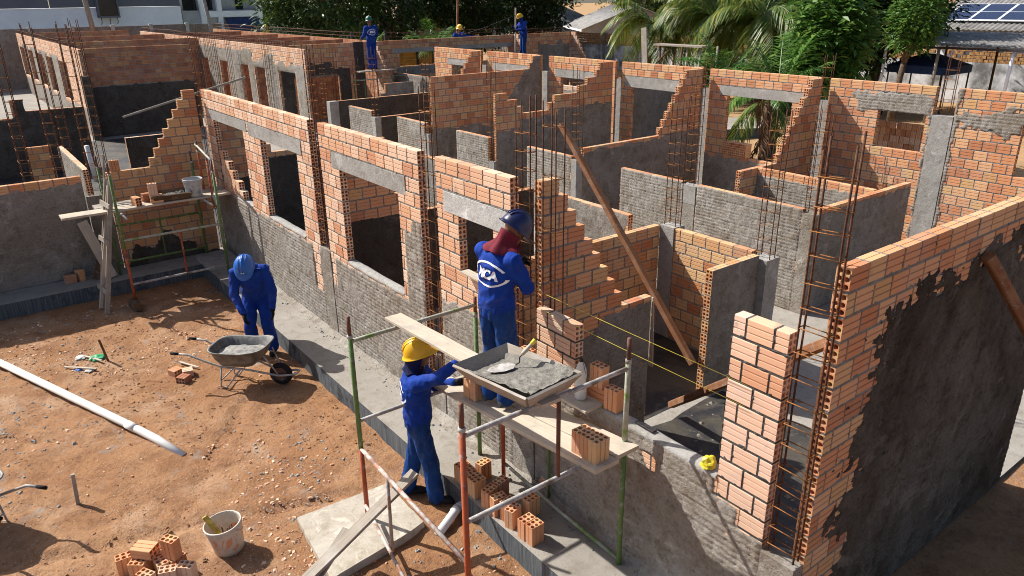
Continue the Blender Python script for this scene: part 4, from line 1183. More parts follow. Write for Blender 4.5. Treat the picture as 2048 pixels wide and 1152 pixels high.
# bundle in the palm window
def bundle():
    k = 0
    for i in range(6):
        for lev in range(2):
            loose('%s row brick, %s from the left, stacked holes outward in the palm leaf window' % (['lower', 'upper'][lev], ['first', 'second', 'third', 'fourth', 'fifth', 'sixth'][i]), -7.80 + i * 0.098 + BT / 2, 9.25, 1.245 + lev * (BH + 0.002), ('flat', math.pi / 2), 'brick_orange', 'bricks stacked in the palm window')
bundle()
# stack of bricks behind the small rear window
ORD = ['first', 'second', 'third', 'fourth', 'fifth', 'sixth', 'seventh', 'eighth', 'ninth', 'tenth', 'eleventh', 'twelfth', 'thirteenth', 'fourteenth']
ROWS = ['bottom', 'second', 'third', 'fourth', 'fifth', 'top']
for lev in range(6):
    for i in range(13):
        loose('%s row brick, %s from the left, in the stack behind the rear wall' % (ROWS[lev], ORD[i]), -9.45 + i * 0.15 + 0.03 * nz(i * 2.1, lev * 3), 18.2 + 0.05 * nz(i * 1.7, lev * 5), -0.26 + lev * (BL + 0.004), ('up', 0.10 * nz(i * 1.3, lev * 9)), 'brick_peach' if lev < 4 else 'brick_orange', 'long brick stack behind the rear wall')
for i in range(4):
    for lev in range(5):
        loose('%s brick, %s from the left, of the stack at the frame edge' % (ROWS[lev] if lev < 4 else 'top', ORD[i]), -5.6 + i * 0.15, 15.2, -0.26 + lev * (BL + 0.004), ('up', 0.05 * nz(i, lev * 9)), 'brick_orange', 'brick stack at the frame edge')

# ------------------------------------------------------------------ people
def cloth(name, col, rough=0.8, spec=0.15, dark=0.55):
    t = NT(name, rough, spec)
    co = t.coords('Object')
    f = t.noise(6, 4, 0.6, co)
    t.color(t.mix(t.ramp(f, [(0.35, (0, 0, 0)), (0.7, (1, 1, 1))]), col, tuple(c * dark for c in col)))
    dust = t.ramp(t.noise(3.5, 6, 0.75, co, 0.6), [(0.52, (0, 0, 0)), (0.72, (1, 1, 1))])
    base = t.b.inputs['Base Color'].links[0].from_socket
    t.color(t.mix(t.math('MULTIPLY', dust, 0.22), base, (0.20, 0.19, 0.19)))
    t.bump(t.math('ADD', t.math('MULTIPLY', t.noise(220, 2, 0.5, co), 0.35), t.noise(22, 3, 0.5, co, 1.2)), 0.35, 0.008)
cloth('cloth_blue', (0.007, 0.043, 0.29), dark=0.7)
cloth('cloth_trouser', (0.010, 0.052, 0.21), dark=0.6)
cloth('cloth_navy', (0.012, 0.017, 0.075))
cloth('cloth_maroon', (0.17, 0.018, 0.032), dark=0.7)
cloth('glove_black', (0.012, 0.012, 0.014))
cloth('boot_black', (0.02, 0.02, 0.022))
cloth('boot_grey', (0.075, 0.09, 0.10))
simple('skin', (0.22, 0.095, 0.05), 0.55, 0.35, 0.08, 14)
simple('helmet_yellow', (0.80, 0.46, 0.012), 0.32, 0.5, 0.04, 10)
simple('helmet_blue', (0.010, 0.12, 0.46), 0.38, 0.5, 0.05, 10)
simple('helmet_navy', (0.008, 0.013, 0.075), 0.35, 0.5, 0.2, 10)
simple('helmet_green', (0.008, 0.10, 0.06), 0.35, 0.5, 0.1, 10)
simple('white_print', (0.78, 0.80, 0.83), 0.7, 0.2, 0.03, 20)
simple('eye_dark', (0.015, 0.012, 0.01), 0.3, 0.5, 0.0, 5)

_work = bpy.data.scenes.new('work')       # a side scene to run modifiers in, removed again below
def evaluated(o):
    _work.collection.objects.link(o)
    vl = _work.view_layers[0]
    vl.update()
    me = bpy.data.meshes.new_from_object(o.evaluated_get(vl.depsgraph))
    bpy.data.objects.remove(o)
    return me
def remeshed(mb, voxel, smooth_it, wrinkle=0.0, seed=0.0, fac=0.5, kz=22, kxy=9):
    me = mb.mesh('tmp', False)
    o = bpy.data.objects.new('tmp', me)
    r = o.modifiers.new('r', 'REMESH'); r.mode = 'VOXEL'; r.voxel_size = voxel
    s = o.modifiers.new('s', 'SMOOTH'); s.factor = fac; s.iterations = smooth_it
    out = evaluated(o)
    bpy.data.meshes.remove(me)
    if wrinkle:
        cs = [v.co.copy() for v in out.vertices]; ns = [n.vector.copy() for n in out.vertex_normals]
        flat = []
        for p, n in zip(cs, ns):
            q = p + Vector((0.03 * nz(p.x * 7, p.y * 7, p.z * 7), 0, 0.05 * nz(p.x * 5 + 9, p.y * 5, p.z * 5)))
            w = (1 - 2 * abs(noise.noise(Vector((q.x * kxy + seed, q.y * kxy, q.z * kz))))) * 0.7 - 0.35 + noise.noise(Vector((q.x * 24 + seed, q.y * 24, q.z * 14))) * 0.35
            flat.extend(p + n * (wrinkle * w))
        out.vertices.foreach_set('co', flat)
    out.polygons.foreach_set('use_smooth', [True] * len(out.polygons))
    out.update()
    return out

def capsule(mb, p, q, r0, r1, seg=14):
    p = Vector(p); q = Vector(q)
    d = (q - p); L = d.length; d = d.normalized()
    pts = []; rs = []
    for a in (80, 55, 30):
        pts.append(p - d * r0 * math.sin(R(a))); rs.append(r0 * math.cos(R(a)))
    pts.append(p); rs.append(r0)
    pts.append(p.lerp(q, 0.35)); rs.append(r0 * 0.65 + r1 * 0.35 + 0.0)
    pts.append(q); rs.append(r1)
    for a in (30, 55, 80):
        pts.append(q + d * r1 * math.sin(R(a))); rs.append(r1 * math.cos(R(a)))
    mb.tube(pts, rs, seg)

def ell(mb, rings, seg=20):
    """rings: (centre, side vector, depth vector) loft, closed at both ends"""
    n0 = len(mb.v)
    for c, s, d in rings:
        c = Vector(c); s = Vector(s); d = Vector(d)
        for k in range(seg):
            a = 2 * math.pi * k / seg
            mb.v.append(tuple(c + s * math.cos(a) + d * math.sin(a)))
    for i in range(len(rings) - 1):
        for k in range(seg):
            a = n0 + i * seg + k; b = n0 + i * seg + (k + 1) % seg
            mb.f.append((a, b, b + seg, a + seg))
    mb.f.append(tuple(n0 + k for k in range(seg - 1, -1, -1)))
    e = n0 + (len(rings) - 1) * seg
    mb.f.append(tuple(e + k for k in range(seg)))

def ball(mb, c, rx, ry, rz, M=None, seg=16):
    rings = []
    M = M or Matrix.Identity(3)
    for i in range(1, 10):
        a = math.pi * i / 10
        z = -math.cos(a); w = math.sin(a)
        rings.append((Vector(c) + M @ Vector((0, 0, rz * z)), M @ Vector((rx * w, 0, 0)), M @ Vector((0, ry * w, 0))))
    ell(mb, rings, seg)

def hand(mb, wrist, d, palm_n, side, curl, grow=0.0, rscale=1.0):
    """wrist point, pointing direction d, palm normal, side = +1 thumb towards cross product; curl in radians per joint"""
    d = Vector(d).normalized(); n = Vector(palm_n); n = (n - d * n.dot(d)).normalized(); s = d.cross(n).normalized() * side
    w = Vector(wrist)
    ell(mb, [(w - d * 0.02, s * (0.024 + grow), n * (0.019 + grow)), (w + d * 0.02, s * (0.034 + grow), n * (0.017 + grow)), (w + d * 0.06, s * (0.041 + grow), n * (0.015 + grow)), (w + d * 0.088, s * (0.041 + grow), n * (0.013 + grow))], 14)
    for i, (off, L, r) in enumerate(((0.030, 0.068, 0.0092), (0.010, 0.077, 0.0095), (-0.010, 0.072, 0.0092), (-0.029, 0.056, 0.008))):
        p = w + d * 0.082 + s * off
        dd = d + s * off * 1.6
        for j, f in enumerate((0.45, 0.32, 0.27)):
            c = curl * (j + 0.6)
            di = (dd.normalized() * math.cos(c) + n * math.sin(c)).normalized()
            q = p + di * L * f
            capsule(mb, p, q, (r + grow * 0.8) * rscale, (r + grow * 0.8) * 0.92 * rscale, 8)
            p = q
    p = w + d * 0.028 + s * 0.034
    di = (d * 0.75 + s * 0.8 + n * 0.3).normalized(); q = p + di * 0.042
    capsule(mb, p, q, 0.0125 + grow, 0.0105 + grow, 8)
    di = (d * 0.95 + s * 0.25 + n * 0.45).normalized()
    capsule(mb, q, q + di * 0.032, 0.0105 + grow, 0.0085 + grow, 8)

def head_frame(J):
    f = Vector(J['look']).normalized(); up = Vector(J.get('head_up', (0, 0, 1)))
    r = f.cross(up).normalized(); u = r.cross(f).normalized()
    return Matrix((r, f, u)).transposed()

def person(label, origin, facing, J, voxel=0.009, shirt='cloth_blue', trouser='cloth_trouser', helmet='helmet_yellow', gloves=('glove_black', 'glove_black'), hood=None, boot='boot_black', logo=None, seed=0.0, only_top=False, helm_scale=1.0):
    t = thing('person', label, 'person', origin, (0, 0, facing))
    V = lambda k: Vector(J[k])
    HM = head_frame(J)
    hc = V('head')
    # skin: one continuous figure under the clothes
    b = MB()
    rr = Vector((1, 0, 0))
    sp = [V('pelvis'), V('waist'), V('chest'), V('neck')]
    side = (V('shR') - V('shL')).normalized()
    def tors(infl):
        rings = []
        hipside = (V('hipR') - V('hipL')).normalized()
        axis = (sp[3] - sp[0]).normalized()
        fw = lambda s, ax: ax.cross(s).normalized() * -1
        tab = [(sp[0] - axis * 0.10, hipside, 0.12, 0.085), (sp[0], hipside, 0.165, 0.118), (sp[0].lerp(sp[1], 0.5), hipside, 0.160, 0.115), (sp[1], hipside.lerp(side, 0.4), 0.148, 0.108),
               (sp[1].lerp(sp[2], 0.5), hipside.lerp(side, 0.7), 0.165, 0.118), (sp[2], side, 0.182, 0.122), (sp[2].lerp(sp[3], 0.45), side, 0.165, 0.105), (sp[2].lerp(sp[3], 0.8), side, 0.095, 0.078), (sp[3], side, 0.058, 0.060)]
        for i, (c, s, a, d) in enumerate(tab):
            ax = (tab[min(i + 1, len(tab) - 1)][0] - tab[max(i - 1, 0)][0]).normalized()
            s = s.normalized(); f = ax.cross(s).normalized()
            rings.append((c, s * (a + infl), f * (d + infl)))
        return rings
    ell(b, tors(-0.03))
    capsule(b, V('neck') - Vector((0, 0, 0.03)), hc - HM @ Vector((0, 0.01, 0.06)), 0.052, 0.05)
    # head
    ball(b, hc + HM @ Vector((0, -0.008, 0.025)), 0.074, 0.092, 0.088, HM)
    ball(b, hc + HM @ Vector((0, 0.018, -0.040)), 0.056, 0.066, 0.072, HM)
    ball(b, hc + HM @ Vector((0, 0.066, -0.088)), 0.022, 0.018, 0.018, HM)
    ball(b, hc + HM @ Vector((0, 0.092, -0.022)), 0.013, 0.020, 0.017, HM)
    ball(b, hc + HM @ Vector((0, 0.083, 0.0)), 0.009, 0.014, 0.026, HM)
    ball(b, hc + HM @ Vector((0, 0.080, -0.052)), 0.022, 0.010, 0.008, HM)
    ball(b, hc + HM @ Vector((0, 0.076, 0.024)), 0.045, 0.012, 0.010, HM)
    for s in (-1, 1):
        ball(b, hc + HM @ Vector((s * 0.074, -0.006, -0.008)), 0.010, 0.018, 0.030, HM)
    for s, a in (('L', -1), ('R', 1)):
        capsule(b, V('chest') + side * a * 0.08 + Vector((0, 0, 0.04)), V('sh' + s), 0.05, 0.045)
        capsule(b, V('sh' + s), V('el' + s), 0.042, 0.036)
        capsule(b, V('el' + s), V('ha' + s), 0.037, 0.024)
        d = (V('ha' + s) - V('el' + s)).normalized()
        hd = Vector(J.get('hd' + s, d))
        hand(b, V('ha' + s) + d * 0.01, hd, J.get('pn' + s, (0, 0, -1)), 1 if J.get('th' + s, 1) > 0 else -1, J.get('curl' + s, 0.5))
        if not only_top:
            capsule(b, V('hip' + s), V('kn' + s), 0.062, 0.048)
            capsule(b, V('kn' + s), V('an' + s), 0.048, 0.035)
    mk('body', remeshed(b, min(voxel, 0.008), 2), 'skin', t)
    for s in (-1, 1):
        e = MB(); ball(e, hc + HM @ Vector((s * 0.030, 0.079, 0.006)), 0.010, 0.006, 0.006, HM, 10)
        e.build('eye', 'eye_dark', t, True)
    # shirt
    b = MB()
    tr = tors(0.020)
    ell(b, tr[:-1])
    hem = V('pelvis') + (sp[0] - sp[1]).normalized() * 0.07
    for s, a in (('L', -1), ('R', 1)):
        capsule(b, V('chest') + side * a * 0.09 + (V('neck') - V('chest')) * 0.35, V('sh' + s), 0.085, 0.078)
        capsule(b, V('sh' + s), V('el' + s), 0.076, 0.060)
        capsule(b, V('el' + s), V('el' + s).lerp(V('ha' + s), 0.95), 0.060, 0.043)
    sme = remeshed(b, voxel, 4, 0.013, seed, 0.5, 10, 9)
    mk('shirt', sme, shirt, t)
    if not only_top:
        b = MB()
        hs = (V('hipR') - V('hipL')).normalized()
        up = (V('waist') - V('pelvis')).normalized()
        fw = up.cross(hs).normalized()
        ell(b, [(V('pelvis') + up * 0.08, hs * 0.165, fw * 0.120), (V('pelvis'), hs * 0.180, fw * 0.132), (V('pelvis') - up * 0.09, hs * 0.175, fw * 0.125)])
        for s in 'LR':
            capsule(b, V('hip' + s), V('kn' + s), 0.104, 0.084)
            capsule(b, V('kn' + s), V('kn' + s).lerp(V('an' + s), 1.0), 0.084, 0.078)
        mk('trousers', remeshed(b, voxel, 5, 0.014, seed + 5, 0.5, 4, 13), trouser, t)
        for s in 'LR':
            b = MB(); a = V('an' + s); td = Vector(J.get('toe' + s, (0, 1, 0))).normalized()
            sd = td.cross(Vector((0, 0, 1))).normalized()
            zf = a.z - 0.075
            c0 = Vector((a.x, a.y, zf))
            capsule(b, a + Vector((0, 0, 0.05)), a - Vector((0, 0, 0.02)), 0.052, 0.05)
            ell(b, [(c0 - td * 0.075 + Vector((0, 0, 0.035)), sd * 0.030, Vector((0, 0, 0.034))), (c0 - td * 0.03 + Vector((0, 0, 0.042)), sd * 0.042, Vector((0, 0, 0.042))), (c0 + td * 0.07 + Vector((0, 0, 0.04)), sd * 0.045, Vector((0, 0, 0.04))), (c0 + td * 0.14 + Vector((0, 0, 0.034)), sd * 0.047, Vector((0, 0, 0.033))), (c0 + td * 0.19 + Vector((0, 0, 0.028)), sd * 0.030, Vector((0, 0, 0.022)))])
            bo = mk('boot', remeshed(b, 0.010, 3, 0.004, seed), boot, t)
    for s, g in zip('LR', gloves):
        if g:
            b = MB(); d = (V('ha' + s) - V('el' + s)).normalized(); hd = Vector(J.get('hd' + s, d))
            hand(b, V('ha' + s) + d * 0.01, hd, J.get('pn' + s, (0, 0, -1)), 1 if J.get('th' + s, 1) > 0 else -1, J.get('curl' + s, 0.5), 0.004)
            capsule(b, V('ha' + s) - d * 0.03, V('ha' + s) + d * 0.02, 0.036, 0.034)
            mk('glove', remeshed(b, 0.006, 1), g, t)
    # helmet
    HS = helm_scale
    ho = hc + HM @ Vector((0, -0.006, 0.045))
    seg = 36
    vs = []; fs = []
    tilt = Matrix.Rotation(J.get('helm_tilt', 0.0), 3, 'X')
    prof = [(0.02, 0.129), (0.25, 0.1265), (0.45, 0.118), (0.65, 0.100), (0.82, 0.072), (0.93, 0.04), (1.0, 0.0), (1.02, -0.02)]
    for rr_, zz in prof:
        for k in range(seg):
            a = 2 * math.pi * k / seg
            vs.append((0.112 * HS * rr_ * math.cos(a), 0.135 * HS * rr_ * math.sin(a), zz * HS))
    for pad, zz in ((0.020, -0.026), (0.022, -0.031), (-0.006, -0.026)):
        for k in range(seg):
            a = 2 * math.pi * k / seg
            f = max(0, math.sin(a)) ** 2.5
            ex = pad + (0.040 * f if pad > 0 else 0)
            vs.append(((0.114 * HS + ex * 0.7) * math.cos(a), (0.137 * HS + ex) * math.sin(a), (zz - 0.014 * f * (pad > 0)) * HS))
    m = len(prof) + 3
    for i in range(m - 1):
        for k in range(seg):
            fs.append((i * seg + k, (i + 1) * seg + k, (i + 1) * seg + (k + 1) % seg, i * seg + (k + 1) % seg)[::-1])
    fs.append(tuple(range(seg)))
    def H(v): return tuple(ho + HM @ (tilt @ Vector(v)))
    hm = MB().add([H(v) for v in vs], fs).build('helmet', helmet, t, True)
    rd = MB()
    for sx, w in ((0, 0.011), (-0.042, 0.007), (0.042, 0.007)):
        pts = []
        for i in range(13):
            a = R(20 + 140 * i / 12)
            y = 0.135 * HS * math.cos(a) * 1.0; z = 0.129 * HS * math.sin(a) * (1 - 5.5 * sx * sx * 8)
            pts.append(H((sx * HS * (0.6 + 0.4 * math.sin(a)), y * 0.99, z + 0.001)))
        rd.tube(pts, [w * (0.5 + 0.5 * math.sin(R(20 + 140 * i / 12))) for i in range(13)], 8)
    rd.build('ridge', helmet, hm, True)
    lb = MB(); lb.box((-0.02, 0.0, 0), (0.02, 0.012, 0.014))
    lo = lb.build('sticker', 'white_print', hm)
    lo.matrix_local = Matrix.Translation(Vector(H((0, 0.118 * HS, 0.034 * HS)))) @ (HM @ tilt).to_4x4()
    # hood or neck cloth
    if hood:
        hmat, style = hood
        b = MB()
        ch = V('neck')
        tops = hc + HM @ Vector((0, -0.012, 0.02 if style == 'hood' else -0.02))
        rows = []
        spec = [(0.0, 0.082, 0.098), (0.25, 0.082, 0.094), (0.5, 0.084, 0.090), (0.68, 0.100, 0.104), (0.84, 0.130, 0.130), (1.0, 0.160, 0.150)] if style == 'skirt' else [(0.0, 0.083, 0.100), (0.3, 0.084, 0.099), (0.55, 0.080, 0.090), (0.78, 0.080, 0.084), (1.0, 0.115, 0.105)]
        base = ch + Vector((0, -0.01, -0.02))
        seg = 40
        vs = []; fs = []
        for i, (u, a_, d_) in enumerate(spec):
            c = tops.lerp(base, u)
            s1 = (HM @ Vector((1, 0, 0))).lerp(side, u).normalized()
            f1 = (HM @ Vector((0, 1, 0))).lerp(Vector((0, 1, 0)), u).normalized()
            for k in range(seg):
                an = 2 * math.pi * k / seg
                w = 1 + (0.10 * u * math.sin(an * 5 + seed) + 0.05 * u * math.sin(an * 9 + 1)) * (1.2 if style == 'skirt' else 0.6)
                vs.append(tuple(c + s1 * a_ * w * math.cos(an) + f1 * d_ * w * math.sin(an) + Vector((0, 0, 0.012 * u * math.sin(an * 5 + 2)))))
        for i in range(len(spec) - 1):
            for k in range(seg):
                an = 2 * math.pi * (k + 0.5) / seg
                if i < (3 if style == 'skirt' else 3) and math.sin(an) > (0.62 if style == 'hood' else 0.45): continue
                fs.append((i * seg + k, i * seg + (k + 1) % seg, (i + 1) * seg + (k + 1) % seg, (i + 1) * seg + k))
        hb = MB().add(vs, fs)
        o = hb.build('hood', hmat, t, True)
        so = o.modifiers.new('s', 'SOLIDIFY'); so.thickness = 0.005
        ss = o.modifiers.new('u', 'SUBSURF'); ss.levels = 1; ss.render_levels = 1
        if style == 'hood':     # cloth cap peak below the helmet
            pk = MB(); seg2 = 12; vs = []; fs = []
            for r_ in (0, 1):
                for k in range(seg2 + 1):
                    an = R(25 + 130 * k / seg2)
                    rad = 0.10 + 0.075 * r_ * math.sin(an)
                    vs.append(tuple(hc + HM @ Vector((0.085 * math.cos(an) * (1 + 0.1 * r_), rad * math.sin(an) * 1.02, 0.036 - 0.012 * r_ - 0.015 * abs(math.cos(an))))))
            for k in range(seg2): fs.append((k, k + 1, seg2 + 2 + k, seg2 + 1 + k))
            pk.add(vs, fs); po = pk.build('cap_peak', hmat, t, True)
            s2 = po.modifiers.new('s', 'SOLIDIFY'); s2.thickness = 0.004
    if logo:
        c0, nrm, width, rot = logo
        nrm = Vector(nrm).normalized()
        xr = nrm.cross(Vector((0, 0, 1))).normalized() * -1; ur = nrm.cross(xr).normalized()
        if ur.z < 0: ur = -ur
        bvh = BVHTree.FromPolygons([v.co for v in sme.vertices], [p.vertices for p in sme.polygons])
        def proj(me2, name):
            keep = []
            for v in me2.vertices:
                a = v.co.x * math.cos(rot) - v.co.y * math.sin(rot); bb = v.co.x * math.sin(rot) + v.co.y * math.cos(rot)
                p = Vector(c0) + xr * a + ur * bb + nrm * 0.35
                h = bvh.ray_cast(p, -nrm)
                v.co = (h[0] + h[1] * 0.006 * (1 if h[1].dot(nrm) > 0 else -1)) if h[0] is not None else p - nrm * 0.3
            me2.update()
            mk(name, me2, 'white_print', t)
        cu = bpy.data.curves.new('t', 'FONT'); cu.body = 'MCA'; cu.align_x = 'CENTER'; cu.align_y = 'CENTER'
        cu.size = width * 0.44; cu.offset = 0.0055 * width / 0.24; cu.shear = 0.10; cu.space_character = 0.92; cu.resolution_u = 4
        m2 = evaluated(bpy.data.objects.new('t', cu))
        bm = bmesh.new(); bm.from_mesh(m2)
        bmesh.ops.triangulate(bm, faces=bm.faces)
        for _ in range(4):
            bmesh.ops.subdivide_edges(bm, edges=[e for e in bm.edges if e.calc_length() > 0.012], cuts=1)
            bmesh.ops.triangulate(bm, faces=bm.faces)
        bm.to_mesh(m2); bm.free()
        proj(m2, 'lettering')
        # broken oval round the letters
        vs = []; fs = []
        for (a0, a1) in ((28, 200), (212, 352)):
            n0 = len(vs); n = 26
            for i in range(n + 1):
                an = R(a0 + (a1 - a0) * i / n)
                th = 0.016 * width / 0.24
                for s in (-0.5, 0.5):
                    vs.append(((width * 0.70 + s * th) * math.cos(an), (width * 0.40 + s * th) * math.sin(an), 0))
            for i in range(n): fs.append((n0 + 2 * i, n0 + 2 * i + 1, n0 + 2 * i + 3, n0 + 2 * i + 2))
        m3 = bpy.data.meshes.new('oval'); m3.from_pydata(vs, [], fs); m3.update()
        proj(m3, 'oval_mark')
    return t

def stand(**kw):
    J = dict(pelvis=(0, 0, 0.94), waist=(0, 0.0, 1.10), chest=(0, 0.01, 1.30), neck=(0, 0.02, 1.47), head=(0, 0.05, 1.60), look=(0, 1, -0.1),
             shL=(-0.185, 0.0, 1.40), shR=(0.185, 0.0, 1.40), elL=(-0.24, 0.02, 1.13), elR=(0.24, 0.02, 1.13), haL=(-0.24, 0.14, 0.90), haR=(0.24, 0.14, 0.90),
             hipL=(-0.085, 0, 0.90), hipR=(0.085, 0, 0.90), knL=(-0.095, 0.03, 0.49), knR=(0.095, 0.03, 0.49), anL=(-0.10, 0.0, 0.078), anR=(0.10, 0.0, 0.078), pnL=(1, 0, 0), pnR=(-1, 0, 0))
    J.update(kw)
    return J
# the bricklayer on the scaffold
person('worker in blue with navy helmet and maroon neck cloth standing on the scaffold planks', (-2.68, -0.42, 1.07), R(3),
       stand(pelvis=(0, 0, 0.92), waist=(0, 0.0, 1.08), chest=(0, 0.03, 1.27), neck=(0.01, 0.08, 1.43), head=(0.055, 0.155, 1.545), look=(0.25, 0.85, -0.62), head_up=(0.15, 0.55, 0.8),
             shL=(-0.18, 0.02, 1.36), shR=(0.185, 0.03, 1.35), elL=(-0.26, 0.17, 1.13), haL=(-0.16, 0.33, 1.17), elR=(0.215, 0.15, 1.10), haR=(-0.04, 0.31, 1.12), hdR=(-0.7, 0.6, 0.1), hdL=(0.1, 1, 0.1), pnR=(0, 0.6, -0.6), pnL=(1, 0, -0.3), curlR=0.55, curlL=0.6,
             hipL=(-0.085, 0, 0.88), hipR=(0.085, 0, 0.88), knL=(-0.10, 0.03, 0.48), knR=(0.10, 0.04, 0.48), anL=(-0.10, -0.02, 0.078), anR=(0.10, 0.0, 0.09), helm_tilt=R(-6)),
       0.009, helmet='helmet_navy', gloves=('glove_black', None), hood=('cloth_maroon', 'skirt'), boot='boot_grey', logo=((0.015, -0.14, 1.235), (0.0, -1, 0.06), 0.235, R(-3)), seed=1.0, helm_scale=1.04)
# the helper beside the scaffold
person('worker in blue with yellow helmet and dark hood reaching up beside the scaffold', (-3.47, -0.80, -0.235), -math.atan2(0.6, 0.8),
       stand(haR=(0.235, 0.44, 1.63), elR=(0.235, 0.235, 1.46), elL=(-0.21, 0.16, 1.14), haL=(-0.13, 0.36, 1.22), hdR=(0.05, 0.9, 0.25), hdL=(0.2, 1, 0.2), pnR=(0, 0.2, -1), pnL=(1, 0, 0), head=(0.0, 0.045, 1.575), look=(0.0, 1, 0.12), shR=(0.19, 0.04, 1.375), chest=(0, 0.0, 1.28), neck=(0, 0.0, 1.45),
             anL=(-0.085, -0.16, 0.078), anR=(0.085, 0.14, 0.078), knL=(-0.09, -0.06, 0.49), knR=(0.09, 0.10, 0.50), helm_tilt=R(10)),
       0.009, helmet='helmet_yellow', hood=('cloth_navy', 'hood'), logo=((-0.0, -0.14, 1.22), (0.30, -1, 0.06), 0.24, 0.0), seed=4.0)
# the man bending over the wheelbarrow
person('worker in blue with bright blue helmet bending beside the wheelbarrow', (-7.64, -0.90, -0.235), -math.atan2(0.88, -0.47),
       stand(pelvis=(0, -0.10, 0.91), waist=(0, -0.03, 1.05), chest=(0, 0.06, 1.22), neck=(0, 0.17, 1.35), head=(0.02, 0.27, 1.40), look=(0.05, 0.6, -0.75), head_up=(0, 0.85, 0.55),
             shL=(-0.185, 0.11, 1.29), shR=(0.185, 0.11, 1.27), elL=(-0.26, 0.12, 0.99), haL=(-0.25, 0.22, 0.77), elR=(0.23, 0.16, 0.97), haR=(0.11, 0.32, 0.76), hdL=(0, 0.1, -1), hdR=(-0.2, 0.4, -1), pnL=(1, 0, 0), pnR=(-1, 0.2, 0), curlL=0.35, curlR=0.4,
             hipL=(-0.09, -0.12, 0.86), hipR=(0.09, -0.12, 0.86), knL=(-0.12, 0.02, 0.47), knR=(0.11, 0.05, 0.47), anL=(-0.14, -0.04, 0.078), anR=(0.10, -0.02, 0.078), helm_tilt=R(0)),
       0.010, trouser='cloth_blue', helmet='helmet_blue', hood=('cloth_blue', 'skirt'), seed=7.0, helm_scale=1.05)
# three at the back
person('distant worker in blue with green helmet seen from behind at the far cross wall', (-22.75, 8.85, 2.06), R(90 + 10),
       stand(haL=(-0.24, 0.24, 1.05), haR=(0.22, 0.26, 1.05), elL=(-0.28, 0.02, 1.14), elR=(0.27, 0.02, 1.14)), 0.014, helmet='helmet_green', gloves=(None, None), trouser='cloth_blue', logo=((0.0, -0.14, 1.25), (0, -1, 0.05), 0.24, 0.0), seed=2.0)
person('distant worker with yellow helmet looking over the far cross wall', (-24.25, 13.5, 1.62), R(-90),
       stand(elL=(-0.36, 0.12, 1.28), elR=(0.36, 0.12, 1.28), haL=(-0.55, 0.28, 1.32), haR=(0.50, 0.30, 1.30)), 0.014, helmet='helmet_yellow', gloves=(None, 'glove_black'), seed=3.0)
person('distant worker in blue with yellow helmet leaning to a wooden pole on the far wall', (-22.95, 15.75, 2.02), R(170),
       stand(haR=(0.10, 0.42, 1.24), elR=(0.22, 0.20, 1.2), haL=(-0.12, 0.40, 1.12), elL=(-0.26, 0.14, 1.16), chest=(0, 0.06, 1.29), neck=(0, 0.11, 1.45), head=(0, 0.16, 1.58), look=(0.1, 1, -0.35)), 0.014, helmet='helmet_yellow', gloves=('glove_black', 'glove_black'), hood=('cloth_blue', 'hood'), logo=((0.0, -0.1, 1.27), (0.5, -1, 0.05), 0.22, 0.0), seed=6.0)

bpy.data.scenes.remove(_work)

# ------------------------------------------------------------------ mortar trays, trowel, bottle, bag, string
def heap(label, outline_fn, nx, ny, mat, loc, rot, name='wet_mortar', cat='mortar'):
    vs = []; fs = []
    for j in range(ny + 1):
        for i in range(nx + 1):
            vs.append(outline_fn(i / nx, j / ny))
    for j in range(ny):
        for i in range(nx):
            a = j * (nx + 1) + i
            fs.append((a, a + 1, a + nx + 2, a + nx + 1))
    o = MB().add(vs, fs).build(name, mat, None, True, loc=loc, rot=rot)
    return tag(o, label, cat, None, 'thing')

